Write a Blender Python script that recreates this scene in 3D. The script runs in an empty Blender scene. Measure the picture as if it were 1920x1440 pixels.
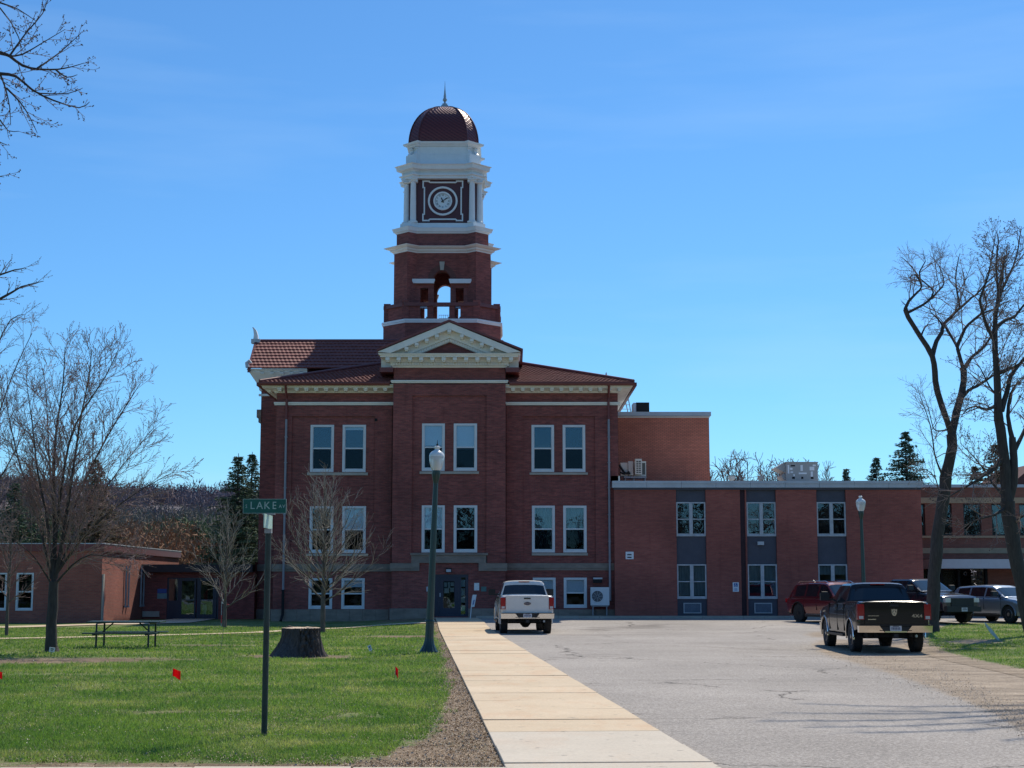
import bpy, bmesh, math, random
import numpy as np
from mathutils import Vector, Matrix, noise
R = math.radians
sc = bpy.context.scene
# ------------------------------------------------------------------ camera
F, THETA, HC = 2884.0, R(7.47), 1.75
cam_d = bpy.data.cameras.new('camera'); cam = bpy.data.objects.new('camera', cam_d)
sc.collection.objects.link(cam); sc.camera = cam
cam_d.sensor_width = 36.0; cam_d.sensor_fit = 'HORIZONTAL'; cam_d.lens = 36.0*F/1920.0
cam_d.clip_start = 0.1; cam_d.clip_end = 6000
cam.location = (0, 0, HC); cam.rotation_euler = (R(90)+THETA, 0, 0)
# ------------------------------------------------------------------ sky, sun, exposure
SUN_EL = 50.5
SX, SY = 0.42, 0.88                     # shadow run per metre of height goes (-SX, -SY)
sun_az = math.atan2(SX, SY)             # towards +X from +Y
w = bpy.data.worlds.new('World'); sc.world = w; w.use_nodes = True
nt = w.node_tree; bg = nt.nodes['Background']
sky = nt.nodes.new('ShaderNodeTexSky'); sky.sky_type = 'NISHITA'; sky.sun_disc = False
sky.sun_elevation = R(SUN_EL); sky.sun_rotation = sun_az
sky.altitude = 300; sky.air_density = 1.0; sky.dust_density = 0.25; sky.ozone_density = 3.0
hsv = nt.nodes.new('ShaderNodeHueSaturation'); hsv.inputs['Saturation'].default_value = 1.0
nt.links.new(sky.outputs[0], hsv.inputs['Color'])
tc = nt.nodes.new('ShaderNodeTexCoord'); mp = nt.nodes.new('ShaderNodeMapping')
mp.inputs['Scale'].default_value = (1.2, 1.2, 9.0); mp.inputs['Rotation'].default_value = (0.05, 0.12, 0)
nz = nt.nodes.new('ShaderNodeTexNoise'); nz.inputs['Scale'].default_value = 2.3; nz.inputs['Detail'].default_value = 5
rp = nt.nodes.new('ShaderNodeValToRGB'); rp.color_ramp.elements[0].position = 0.48; rp.color_ramp.elements[1].position = 0.80
rp.color_ramp.elements[0].color = (0, 0, 0, 1); rp.color_ramp.elements[1].color = (0.18, 0.18, 0.18, 1)
mx = nt.nodes.new('ShaderNodeMix'); mx.data_type = 'RGBA'
nt.links.new(tc.outputs['Generated'], mp.inputs[0]); nt.links.new(mp.outputs[0], nz.inputs['Vector'])
nt.links.new(nz.outputs[0], rp.inputs[0]); nt.links.new(rp.outputs[0], mx.inputs[0])
tint = nt.nodes.new('ShaderNodeMix'); tint.data_type = 'RGBA'; tint.blend_type = 'MULTIPLY'; tint.inputs[0].default_value = 1
tint.inputs[7].default_value = (0.42, 0.74, 0.98, 1)
nt.links.new(hsv.outputs[0], tint.inputs[6])
nt.links.new(tint.outputs[2], mx.inputs[6]); mx.inputs[7].default_value = (4.6, 6.2, 7.9, 1)
nt.links.new(mx.outputs[2], bg.inputs[0]); bg.inputs[1].default_value = 0.132
sun_d = bpy.data.lights.new('sun', 'SUN'); sun_d.energy = 4.4; sun_d.angle = R(0.53); sun_d.color = (1.0, 0.91, 0.77)
sun = bpy.data.objects.new('sun', sun_d); sc.collection.objects.link(sun)
ce = math.cos(R(SUN_EL))
sdir = Vector((math.sin(sun_az)*ce, math.cos(sun_az)*ce, math.sin(R(SUN_EL))))
sun.rotation_euler = sdir.to_track_quat('Z', 'Y').to_euler(); sun.location = (30, 60, 60)
vs = sc.view_settings; vs.view_transform = 'Standard'; vs.look = 'None'; vs.gamma = 1; vs.exposure = 0.08
vs.use_curve_mapping = False
sc.cycles.max_bounces = 6; sc.cycles.transparent_max_bounces = 12

# ------------------------------------------------------------------ picking points of the place at a known distance
ct, st = math.cos(THETA), math.sin(THETA)
def P(px, py, Y):
    u = (px-960.0)/F; v = (720.0-py)/F
    t = Y/(ct - v*st)
    return u*t, HC + (st + v*ct)*t
def PX(px, py, Y): return P(px, py, Y)[0]
def PZ(py, Y): return P(960, py, Y)[1]
def sm(a, b, x):
    t = min(1, max(0, (x-a)/(b-a))); return t*t*(3-2*t)
def gz(x, y):
    z = 0.17*sm(60, 70, y)*sm(-8, -4, x)
    z += 0.03*math.sin(x*0.45+1)*math.sin(y*0.31) * sm(-2.5, -5, x+0.06*y-0.8) * (1-sm(66, 72, y))
    z -= 0.10*math.exp(-((x-9.5)/5)**2-((y-41)/9)**2)
    return z
def G(px, py):                      # ground point under a pixel
    y = HC*F/ct/(max(py, 1110)-1098.2)
    for _ in range(6):
        v = (720.0-py)/F; u = (px-960.0)/F
        k = (st+v*ct)/(ct-v*st)
        x = u*y/(ct-v*st)
        y = (gz(x, y)-HC)/k
    return u*y/(ct-v*st), y
# ------------------------------------------------------------------ mesh helpers
class MB:
    def __init__(s): s.v=[]; s.f=[]; s.m=[]
    def add(s, vs_, fs, m=0):
        o=len(s.v); s.v.extend(vs_); s.f.extend([tuple(i+o for i in f) for f in fs]); s.m.extend([m]*len(fs))
    def quad(s, a,b,c,d, m=0): s.add([a,b,c,d], [(0,1,2,3)], m)
    def poly(s, pts, m=0): s.add(list(pts), [tuple(range(len(pts)))], m)
    def box(s, x0,x1,y0,y1,z0,z1, m=0):
        if x0>x1: x0,x1=x1,x0
        if y0>y1: y0,y1=y1,y0
        if z0>z1: z0,z1=z1,z0
        s.add([(x0,y0,z0),(x1,y0,z0),(x1,y1,z0),(x0,y1,z0),(x0,y0,z1),(x1,y0,z1),(x1,y1,z1),(x0,y1,z1)],
              [(0,3,2,1),(4,5,6,7),(0,1,5,4),(1,2,6,5),(2,3,7,6),(3,0,4,7)], m)
    def prism(s, poly, z0, z1, m=0, cap=True):
        n=len(poly); s.add([(x,y,z0) for x,y in poly]+[(x,y,z1) for x,y in poly],
              [(i,(i+1)%n,(i+1)%n+n,i+n) for i in range(n)]+([tuple(range(n-1,-1,-1)),tuple(range(n,2*n))] if cap else []), m)
    def xprism(s, prof, y0, y1, m=0):   # outline in x,z pushed along y
        n=len(prof); s.add([(x,y0,z) for x,z in prof]+[(x,y1,z) for x,z in prof],
              [(i,(i+1)%n,(i+1)%n+n,i+n) for i in range(n)]+[tuple(range(n-1,-1,-1)),tuple(range(n,2*n))], m)
    def rings(s, rings, closed=True, cap0=False, cap1=False, m=0):
        n=len(rings[0]); vs_=[p for r in rings for p in r]; fs=[]
        for k in range(len(rings)-1):
            for i in range(n if closed else n-1):
                j=(i+1)%n; fs.append((k*n+i,k*n+j,(k+1)*n+j,(k+1)*n+i))
        if cap0: fs.append(tuple(range(n-1,-1,-1)))
        if cap1: fs.append(tuple(range((len(rings)-1)*n, len(rings)*n)))
        s.add(vs_, fs, m)
    def tube(s, pts, rad, n=6, m=0, cap=True):
        pts=[Vector(p) for p in pts]; 
        if not hasattr(rad,'__len__'): rad=[rad]*len(pts)
        prev=None; rs=[]
        for i,p in enumerate(pts):
            d=(pts[min(i+1,len(pts)-1)]-pts[max(i-1,0)])
            if d.length<1e-9: d=Vector((0,0,1))
            d.normalize()
            if prev is None:
                a=Vector((1,0,0)) if abs(d.x)<.8 else Vector((0,1,0)); a=(a-d*a.dot(d)).normalized()
            else:
                a=prev-d*prev.dot(d)
                a = a.normalized() if a.length>1e-6 else d.orthogonal().normalized()
            prev=a; b=d.cross(a)
            rs.append([tuple(p+(a*math.cos(2*math.pi*k/n)+b*math.sin(2*math.pi*k/n))*rad[i]) for k in range(n)])
        s.rings(rs, True, cap, cap, m)
    def lathe(s, prof, cx=0, cy=0, n=16, m=0, axis='z'):
        rs=[]
        for r,z in prof:
            ring=[]
            for k in range(n):
                a=2*math.pi*k/n; c,d=r*math.cos(a),r*math.sin(a)
                ring.append((cx+c,cy+d,z) if axis=='z' else ((c+cx,z,d+cy) if axis=='y' else (z,c+cx,d+cy)))
            rs.append(ring)
        s.rings(rs, True, True, True, m)
    def disc(s, cx, y, cz, r, n=24, m=0): s.poly([(cx+r*math.cos(2*math.pi*k/n), y, cz+r*math.sin(2*math.pi*k/n)) for k in range(n)], m)
    def ringf(s, cx, y0, y1, cz, r0, r1, n=32, m=0):   # flat ring facing -y with thickness
        def c(r,y): return [(cx+r*math.cos(2*math.pi*k/n), y, cz+r*math.sin(2*math.pi*k/n)) for k in range(n)]
        s.rings([c(r0,y1),c(r0,y0),c(r1,y0),c(r1,y1)], True, m=m)
    def xf(s, M):
        s.v=[tuple(M@Vector(p)) for p in s.v]; return s
    def merge(s, o, M=None):
        vs_=[tuple(M@Vector(p)) for p in o.v] if M is not None else o.v
        off=len(s.v); s.v.extend(vs_); s.f.extend([tuple(i+off for i in f) for f in o.f]); s.m.extend(o.m)
    def build(s, name, mats, parent=None, smooth=None, local=False):
        me=bpy.data.meshes.new(name)
        off=Vector((0,0,0))
        if parent is not None and not local:
            q=parent
            while q is not None: off+=q.location; q=q.parent
        vv=s.v if off.length==0 else [(a-off.x,b-off.y,c-off.z) for a,b,c in s.v]
        me.from_pydata(vv,[],s.f); me.update()
        if not isinstance(mats,(list,tuple)): mats=[mats]
        for q in mats: me.materials.append(q)
        if len(mats)>1: me.polygons.foreach_set('material_index', s.m)
        if smooth is not None:
            me.polygons.foreach_set('use_smooth',[True]*len(me.polygons))
            me.set_sharp_from_angle(angle=R(smooth))
        o=bpy.data.objects.new(name,me); sc.collection.objects.link(o)
        if parent is not None: o.parent=parent
        return o
def empty(name, loc, label=None, cat=None, group=None, rz=0):
    o=bpy.data.objects.new(name,None); o.location=loc; o.rotation_euler=(0,0,rz); o.empty_display_size=.2
    sc.collection.objects.link(o); tag(o,label,cat,group); return o
def tag(o,label=None,cat=None,group=None,kind=None):
    if label: o['label']=label
    if cat: o['category']=cat
    if group: o['group']=group
    if kind: o['kind']=kind
    return o
def cpy(o, parent=None, loc=None):
    c=o.copy(); sc.collection.objects.link(c)
    if parent is not None: c.parent=parent
    if loc is not None: c.location=loc
    return c
def copy_tree(o, parent=None):
    c=o.copy(); sc.collection.objects.link(c); c.parent=parent
    for ch in list(o.children): copy_tree(ch,c)
    return c
def text_mb(body, size, thick=.002, align='CENTER', sx=1.0):
    cu=bpy.data.curves.new('t','FONT'); cu.body=body; cu.size=size; cu.extrude=thick; cu.align_x=align; cu.align_y='CENTER'; cu.resolution_u=2
    o=bpy.data.objects.new('t',cu); sc.collection.objects.link(o)
    me=bpy.data.meshes.new_from_object(o.evaluated_get(bpy.context.evaluated_depsgraph_get()))
    mb=MB(); mb.add([(v.co.x*sx,-v.co.z,v.co.y) for v in me.vertices],[tuple(p.vertices) for p in me.polygons])
    bpy.data.objects.remove(o); bpy.data.curves.remove(cu); bpy.data.meshes.remove(me)
    return mb               # stands in the x-z plane, reads from -y
def offset(poly, d):
    n=len(poly); out=[]
    for i in range(n):
        p0,p1,p2=Vector(poly[i-1]),Vector(poly[i]),Vector(poly[(i+1)%n])
        e1=(p1-p0).normalized(); e2=(p2-p1).normalized()
        n1=Vector((e1.y,-e1.x)); n2=Vector((e2.y,-e2.x))
        b=n1+n2; k=b.length_squared
        if k<1e-6: out.append(tuple(p1+n1*d)); continue
        out.append(tuple(p1+b*(2*d/k)))
    return out
def mould(mb, poly, prof, m=0, cap=True, cx=0, cy=0):   # moulding round a CCW outline; prof = (out, z)
    rs=[[(x+cx,y+cy,z) for x,y in offset(poly,d)] for d,z in prof]
    mb.rings(rs, True, cap, cap, m)

# ------------------------------------------------------------------ materials
MATS={}
def newmat(name):
    m=bpy.data.materials.new(name); m.use_nodes=True; n=m.node_tree.nodes; return m,m.node_tree,n['Principled BSDF']
def nmath(nt,op,a,b=None,c=None):
    q=nt.nodes.new('ShaderNodeMath'); q.operation=op
    for i,x in enumerate((a,b,c)):
        if x is None: continue
        if isinstance(x,(int,float)): q.inputs[i].default_value=x
        else: nt.links.new(x,q.inputs[i])
    return q.outputs[0]
def nnoise(nt,vec,scale,detail=3,rough=.6,mapscale=None):
    if mapscale:
        mpn=nt.nodes.new('ShaderNodeMapping'); mpn.inputs['Scale'].default_value=mapscale; nt.links.new(vec,mpn.inputs[0]); vec=mpn.outputs[0]
    q=nt.nodes.new('ShaderNodeTexNoise'); q.inputs['Scale'].default_value=scale; q.inputs['Detail'].default_value=detail; q.inputs['Roughness'].default_value=rough
    nt.links.new(vec,q.inputs['Vector']); return q.outputs[0]
def nramp(nt,fac,stops):
    q=nt.nodes.new('ShaderNodeValToRGB'); cr=q.color_ramp
    while len(cr.elements)<len(stops): cr.elements.new(.5)
    for e,(p,c) in zip(cr.elements,stops):
        e.position=p; e.color=(c,c,c,1) if isinstance(c,(int,float)) else (*c,1)
    nt.links.new(fac,q.inputs[0]); return q.outputs[0]
def nmix(nt,fac,a,b,blend='MIX'):
    q=nt.nodes.new('ShaderNodeMix'); q.data_type='RGBA'; q.blend_type=blend
    for i,x in ((0,fac),(6,a),(7,b)):
        if isinstance(x,(int,float)): q.inputs[i].default_value=x
        elif isinstance(x,tuple): q.inputs[i].default_value=(*x,1)
        else: nt.links.new(x,q.inputs[i])
    return q.outputs[2]
def nbump(nt,bsdf,h,strength=.3,dist=.02):
    q=nt.nodes.new('ShaderNodeBump'); q.inputs['Strength'].default_value=strength; q.inputs['Distance'].default_value=dist
    nt.links.new(h,q.inputs['Height']); nt.links.new(q.outputs[0],bsdf.inputs['Normal'])
def pos(nt): return nt.nodes.new('ShaderNodeNewGeometry').outputs['Position']
def objc(nt): return nt.nodes.new('ShaderNodeTexCoord').outputs['Object']
def mat(name, col, rough=.7, metal=0, var=.18, scale=4, bump=0, coat=0, spec=None, obj=True, ms=None):
    if name in MATS: return MATS[name]
    m,t,b=newmat(name)
    n=nnoise(t, objc(t) if obj else pos(t), scale, 5, .65, ms)
    c2=tuple(x*(1-var) for x in col); c1=tuple(min(1,x*(1+var)) for x in col)
    t.links.new(nramp(t,n,[(.3,c2),(.7,c1)]), b.inputs['Base Color'])
    b.inputs['Roughness'].default_value=rough; b.inputs['Metallic'].default_value=metal
    if coat: b.inputs['Coat Weight'].default_value=coat; b.inputs['Coat Roughness'].default_value=.03
    if spec is not None: b.inputs['Specular IOR Level'].default_value=spec
    if bump: nbump(t,b,nnoise(t,objc(t) if obj else pos(t),scale*6,4),bump,.02)
    MATS[name]=m; return m
def brickmat(name, c1, c2, mortar, streak=.35, bw=.215, rh=.072, ms=.010, dark=0.0):
    m,t,b=newmat(name); g=t.nodes.new('ShaderNodeNewGeometry')
    sp=t.nodes.new('ShaderNodeSeparateXYZ'); t.links.new(g.outputs['Position'],sp.inputs[0])
    sn=t.nodes.new('ShaderNodeSeparateXYZ'); t.links.new(g.outputs['True Normal'],sn.inputs[0])
    u=nmath(t,'SUBTRACT',nmath(t,'MULTIPLY',sp.outputs[1],sn.outputs[0]),nmath(t,'MULTIPLY',sp.outputs[0],sn.outputs[1]))
    cb=t.nodes.new('ShaderNodeCombineXYZ'); t.links.new(u,cb.inputs[0]); t.links.new(sp.outputs[2],cb.inputs[1])
    br=t.nodes.new('ShaderNodeTexBrick'); t.links.new(cb.outputs[0],br.inputs['Vector'])
    br.inputs['Color1'].default_value=(*c1,1); br.inputs['Color2'].default_value=(*c2,1); br.inputs['Mortar'].default_value=(*mortar,1)
    br.inputs['Scale'].default_value=1; br.inputs['Mortar Size'].default_value=ms; br.inputs['Mortar Smooth'].default_value=.1
    br.inputs['Brick Width'].default_value=bw; br.inputs['Row Height'].default_value=rh; br.inputs['Bias'].default_value=0
    n1=nnoise(t,cb.outputs[0],1.0,5,.7,(1.6,9,1)); n2=nnoise(t,cb.outputs[0],.35,4,.6,(1,1,1)); n3=nnoise(t,cb.outputs[0],1,3,.7,(4,13.5,1))
    c=nmix(t,1.0,br.outputs['Color'],nramp(t,n1,[(.25,1-streak),(.75,1+streak*.9)]),'MULTIPLY')
    c=nmix(t,1.0,c,nramp(t,n2,[(.3,.80),(.7,1.15)]),'MULTIPLY')
    c=nmix(t,nmath(t,'MULTIPLY',nramp(t,n3,[(.64,0),(.72,1)]),.35),c,tuple(min(1,x*2.0+.02) for x in c1))
    n6=nnoise(t,cb.outputs[0],1,5,.75,(2.6,.22,1)); c=nmix(t,nmath(t,'MULTIPLY',nramp(t,n6,[(.54,0),(.72,1)]),.35),c,tuple(x*.45 for x in c2))
    n7=nnoise(t,cb.outputs[0],.16,3,.5,(1,1.6,1)); c=nmix(t,1.0,c,nramp(t,n7,[(.42,.90),(.50,1.0),(.60,1.12)]),'MULTIPLY')
    t.links.new(c,b.inputs['Base Color']); b.inputs['Roughness'].default_value=.85
    nbump(t,b,nmath(t,'ADD',br.outputs['Fac'],nmath(t,'MULTIPLY',n1,-1.2)),-.5,.02)
    MATS[name]=m; return m
def glassmat(name, tint=(.85,.90,.93), refl=.065, rough=.01):
    m,t,b=newmat(name); t.nodes.remove(b); out=t.nodes['Material Output']
    tr=t.nodes.new('ShaderNodeBsdfTransparent'); tr.inputs[0].default_value=(*tint,1)
    gl=t.nodes.new('ShaderNodeBsdfGlossy'); gl.inputs['Roughness'].default_value=rough; gl.inputs[0].default_value=(.62,.84,1,1)
    lw=t.nodes.new('ShaderNodeLayerWeight'); lw.inputs[0].default_value=.35
    f=nmath(t,'MINIMUM',nmath(t,'ADD',nmath(t,'MULTIPLY',lw.outputs['Fresnel'],.9),refl-.05),1.0)
    n=nnoise(t,objc(t),1.3,2); bp=t.nodes.new('ShaderNodeBump'); bp.inputs['Strength'].default_value=.06; bp.inputs['Distance'].default_value=.05
    t.links.new(n,bp.inputs['Height']); t.links.new(bp.outputs[0],gl.inputs['Normal'])
    ms_=t.nodes.new('ShaderNodeMixShader'); t.links.new(f,ms_.inputs[0]); t.links.new(tr.outputs[0],ms_.inputs[1]); t.links.new(gl.outputs[0],ms_.inputs[2])
    t.links.new(ms_.outputs[0],out.inputs[0]); MATS[name]=m; return m
BRICK=brickmat('dark red brick',(.31,.075,.062),(.20,.048,.045),(.19,.09,.075),.45)
BRICKA=brickmat('plain red brick',(.36,.098,.072),(.29,.074,.058),(.24,.10,.08),.20)
BRICKO=brickmat('orange brick',(.70,.21,.13),(.60,.175,.11),(.26,.11,.07),.10)
CREAM=mat('cream painted wood',(.80,.76,.68),.55,var=.07,scale=2,bump=.05)
WHITE=mat('white painted wood',(.74,.76,.78),.5,var=.05,scale=2,bump=.05)
FRAME=mat('window frame paint',(.66,.67,.68),.5,var=.06,scale=3)
STONE=mat('weathered sandstone',(.25,.20,.165),.85,var=.25,scale=1.6,bump=.3,obj=False,ms=(1,1,2.5))
STONEP=mat('pale limestone',(.40,.36,.31),.8,var=.15,scale=2,bump=.2,obj=False)
ROOFT=mat('red metal roof tile',(.215,.062,.052),.78,var=.22,scale=2.2,bump=.1,obj=False)
REDM=mat('dark red painted metal',(.16,.035,.03),.45,var=.12,scale=2)
GREYM=mat('grey weathered metal',(.30,.31,.34),.5,var=.15,scale=3)
PIPE=mat('grey downpipe metal',(.26,.26,.29),.5,var=.12,scale=2)
LGREY=mat('light grey metal',(.46,.49,.53),.5,var=.10,scale=1.5,obj=False)
PANEL=mat('dark blue grey panel',(.060,.062,.085),.6,var=.12,scale=2,obj=False)
DARK=mat('dark interior',(.022,.022,.024),.9,var=.1)
DARKER=mat('black recess',(.012,.012,.014),.9,var=.1)
BLIND=mat('pale window blind',(.88,.90,.90),.8,var=.03)
GLASS=glassmat('window glass'); GLASSL=glassmat('screened window glass',(.40,.45,.50),.025); GLASSC=glassmat('clear door glass',(.75,.8,.8),.12)
# ================================================================== COURTHOUSE
YW, YB = 77.0, 76.2          # wing wall plane, middle bay plane
TY = 91.5                     # centre line of the clock tower
YM = 82.7                    # taller wing behind
court=empty('courthouse',(PX(843,1100,YW),YW,0.0),'three storey dark red brick courthouse with a white clock tower and red dome','courthouse')
def wall_open(mb, x0,x1,z0,z1,y,ops,reveal=.16,depth=1.0,face=1):
    """front wall facing -y with rectangular openings; brick = 0, dark room = 1"""
    xs=sorted({x0,x1,*[o[0] for o in ops],*[o[1] for o in ops]}); zs=sorted({z0,z1,*[o[2] for o in ops],*[o[3] for o in ops]})
    for a,b in zip(xs,xs[1:]):
        for c,d in zip(zs,zs[1:]):
            if any(o[0]-1e-6<=a and b<=o[1]+1e-6 and o[2]-1e-6<=c and d<=o[3]+1e-6 for o in ops): continue
            mb.quad((a,y,c),(b,y,c),(b,y,d),(a,y,d))
    for a,b,c,d in ops:
        for (ya,yb,m) in ((y,y+reveal,0),(y+reveal,y+depth,1)):
            mb.quad((a,ya,c),(a,yb,c),(a,yb,d),(a,ya,d),m); mb.quad((b,yb,c),(b,ya,c),(b,ya,d),(b,yb,d),m)
            mb.quad((a,ya,c),(b,ya,c),(b,yb,c),(a,yb,c),m); mb.quad((a,yb,d),(b,yb,d),(b,ya,d),(a,ya,d),m)
        mb.quad((a,y+depth,c),(b,y+depth,c),(b,y+depth,d),(a,y+depth,d),1)
def frame_mb(mb,x0,x1,z0,z1,y0,y1,t,tb=None):
    tb=tb or t
    mb.box(x0,x1,y0,y1,z1-t,z1); mb.box(x0,x1,y0,y1,z0,z0+tb)
    mb.box(x0,x0+t,y0,y1,z0+tb,z1-t); mb.box(x1-t,x1,y0,y1,z0+tb,z1-t)
def double_hung(parent,x0,x1,z0,z1,y,t=.11,blind=0.0,inner=.45):
    """window part with two panes; outer casing flush with the wall"""
    f=MB(); frame_mb(f,x0+.003,x1-.003,z0+.003,z1-.003,y-.02,y+.12,t)
    zm=(z0+z1)/2
    f.box(x0+t,x1-t,y+.03,y+.10,zm-.035,zm+.035)                 # meeting rail
    for a in (x0+t,x1-t-.035): f.box(a,a+.035,y+.04,y+.11,z0+t,zm-.035); f.box(a,a+.035,y+.02,y+.09,zm+.035,z1-t)
    f.box(x0+t+.035,x1-t-.035,y+.045,y+.105,z0+t,z0+t+.06)
    wd=f.build('window',FRAME,parent)
    for (a,b,yy,gm_) in ((z0+t+.06,zm-.035,y+.075,GLASSL),(zm+.035,z1-t,y+.055,GLASS)):
        p=MB(); p.box(x0+t+.035,x1-t-.035,yy,yy+.008,a,b); p.build('pane',gm_,wd)
    if blind>0:
        b=MB(); h=(z1-z0)*blind; n=max(2,int(h/.06))
        for k in range(n):
            zz=z1-t-(k+.5)*h/n; b.box(x0+t+.01,x1-t-.01,y+.13,y+.135,zz-h/n*.49,zz+h/n*.49)
        b.build('blind',BLIND,wd).__setitem__('kind','stuff')
    return wd
def px_op(x0,x1,y0,y1,Y):
    ym=(y0+y1)/2
    return (PX(x0,ym,Y),PX(x1,ym,Y),PZ(y1,Y),PZ(y0,Y))
zb=lambda y:PZ(y,YB); zw=lambda y:PZ(y,YW)
XL0,XL1=PX(515,950,YW),PX(738,950,YW)     # left wing
XR0,XR1=PX(946,950,YW),PX(1160,950,YW)
XB0,XB1=PX(736,950,YB),PX(947.5,950,YB)
Z_EAVE=PZ(716,YB-.05)
# --- openings
opsL=[px_op(*o,YW) for o in ((581.7,626,796.5,885),(642,686,796.5,885),(580.3,625,949,1037),(641.3,686,949,1037),(578.5,623,1084,1142),(640,683.7,1084,1142))]
opsR=[px_op(*o,YW) for o in ((996.5,1039,796.7,885),(1055,1097.5,796.7,885),(997.3,1040.5,948,1036),(1056,1100,948,1036),(999,1042,1083,1140),(1057,1100.5,1083,1140))]
opsB=[px_op(*o,YB) for o in ((791,834,794,883),(850.5,894.5,794,883),(790.5,834,947.5,1036),(850.5,895,947.5,1036))]
door_op=px_op(813,878,1077,1156,YB)
def same_x(ops):            # share column x so reveals line up
    return ops
wl=MB()
wall_open(wl,XL0,XL1,-.6,Z_EAVE-.12,YW,opsL); wall_open(wl,XR0,XR1,-.6,Z_EAVE-.12,YW,opsR)
ZPED=PZ(662,YB-.7)                     # top of pediment cornice
wall_open(wl,XB0,XB1,-.6,ZPED,YB,opsB+[door_op],depth=.8)
wl.quad((XB0,YW,-.6),(XB0,YB,-.6),(XB0,YB,ZPED),(XB0,YW,ZPED)); wl.quad((XB1,YB,-.6),(XB1,YW,-.6),(XB1,YW,ZPED),(XB1,YB,ZPED))
for x in (XL0,XR1): wl.quad((x,YM,-.6),(x,YW,-.6),(x,YW,Z_EAVE-.12),(x,YM,Z_EAVE-.12))
wl.quad((XL0,94,-.6),(XL0,YM,-.6),(XL0,YM,Z_EAVE-.12),(XL0,94,Z_EAVE-.12)); wl.quad((XR1,YM,-.6),(XR1,94,-.6),(XR1,94,Z_EAVE-.12),(XR1,YM,Z_EAVE-.12))
wl.quad((XL0,94,-.6),(XR1,94,-.6),(XR1,94,Z_EAVE-.12),(XL0,94,Z_EAVE-.12))
wl.build('wall',[BRICK,DARK],court)
# --- windows
bl={0:.03,2:.0}
for i,o in enumerate(opsB): double_hung(court,*o,YB,blind=(.42,.5,.47,0)[i])
for i,o in enumerate(opsL): double_hung(court,*o,YW,blind=(0,.06,0,.5,0,.22)[i])
CURT=mat('grey green curtain',(.20,.25,.25),.9,var=.3,scale=3,ms=(6,1,.5))
for i,o in enumerate(opsR):
    wd_=double_hung(court,*o,YW,blind=(0,0,0,0,.30,.42)[i])
    if i in (2,3):
        q=MB(); n_=26; a_=[];b_=[]
        for k in range(n_+1): x_=o[0]+.1+(o[1]-o[0]-.2)*k/n_; y_=YW+.20+.02*math.sin(k*1.7+i); a_.append((x_,y_,o[2]+.1+(.0 if i==2 else .35))); b_.append((x_,y_,o[3]-.1))
        q.rings([a_,b_],False); q.build('curtain',CURT,wd_)
def sill(x0,x1,y0,y1,Y,name='window_sill'):
    m=MB(); m.box(PX(x0,y0,Y),PX(x1,y0,Y),Y-.09,Y+.1,PZ(y1,Y-.09),PZ(y0,Y)-.003); m.build(name,STONEP,court)
sill(787,898,884,888.5,YB)
for a,b,c,d in ((576,690,886,891),(575,690,1038,1042.5),(993,1102,886,890),(997,1102,1037,1041.5)): sill(a,b,c,d,YW)
# --- stone base course, belt and raised lintel over the entrance
zt,zbm=zw(1142.5),-.55
def stone_run(x0,x1,z0,z1,Y,out,name,n):
    for k in range(n):
        a=x0+(x1-x0)*k/n; b=x0+(x1-x0)*(k+1)/n
        m=MB(); m.box(a+.004,b-.004,Y-out-.006*((k*7)%3),Y+.05,z0,z1); m.build(name,STONE,court)
stone_run(XL0-.08,XL1-.18,zbm,zt,YW,.10,'foundation_stone',9); stone_run(XR0+.18,XR1+.06,zbm,zt,YW,.10,'foundation_stone',9)
stone_run(XB0-.1,PX(813,1150,YB),zbm,zb(1141),YB,.10,'foundation_stone',3); stone_run(PX(878,1150,YB),XB1+.1,zbm,zb(1141),YB,.10,'foundation_stone',3)
def belt(x0,x1,ytop,ybot,Y):
    m=MB(); a,b=PZ(ytop,Y),PZ(ybot,Y); h=a-b
    m.box(x0,x1,Y-.09,Y+.04,b+h*.30,a); m.box(x0,x1,Y-.055,Y+.04,b,b+h*.30-.002); return m
belt(XL0-.08,XB0-.02,1057.5,1071.5,YW).build('stone_belt',STONE,court); belt(XB1+.02,XR1+.06,1056,1069.5,YW).build('stone_belt',STONE,court)
belt(XB0-.09,PX(773,1060,YB),1056,1070.5,YB).build('stone_belt',STONE,court); belt(PX(913,1060,YB),XB1+.09,1056,1070.5,YB).build('stone_belt',STONE,court)
m=MB(); xa,xb=PX(771.5,1040,YB),PX(913.5,1040,YB); xi,xj=PX(786.5,1050,YB),PX(897.5,1050,YB)
m.box(xa-.05,xb+.05,YB-.16,YB+.04,zb(1041),zb(1037)); m.box(xa,xb,YB-.10,YB+.04,zb(1055.5),zb(1041)-.003)
m.box(xa,xi,YB-.10,YB+.04,zb(1070.5),zb(1055.5)-.003); m.box(xj,xb,YB-.10,YB+.04,zb(1070.5),zb(1055.5)-.003); m.build('entrance_lintel',STONE,court)
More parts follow.
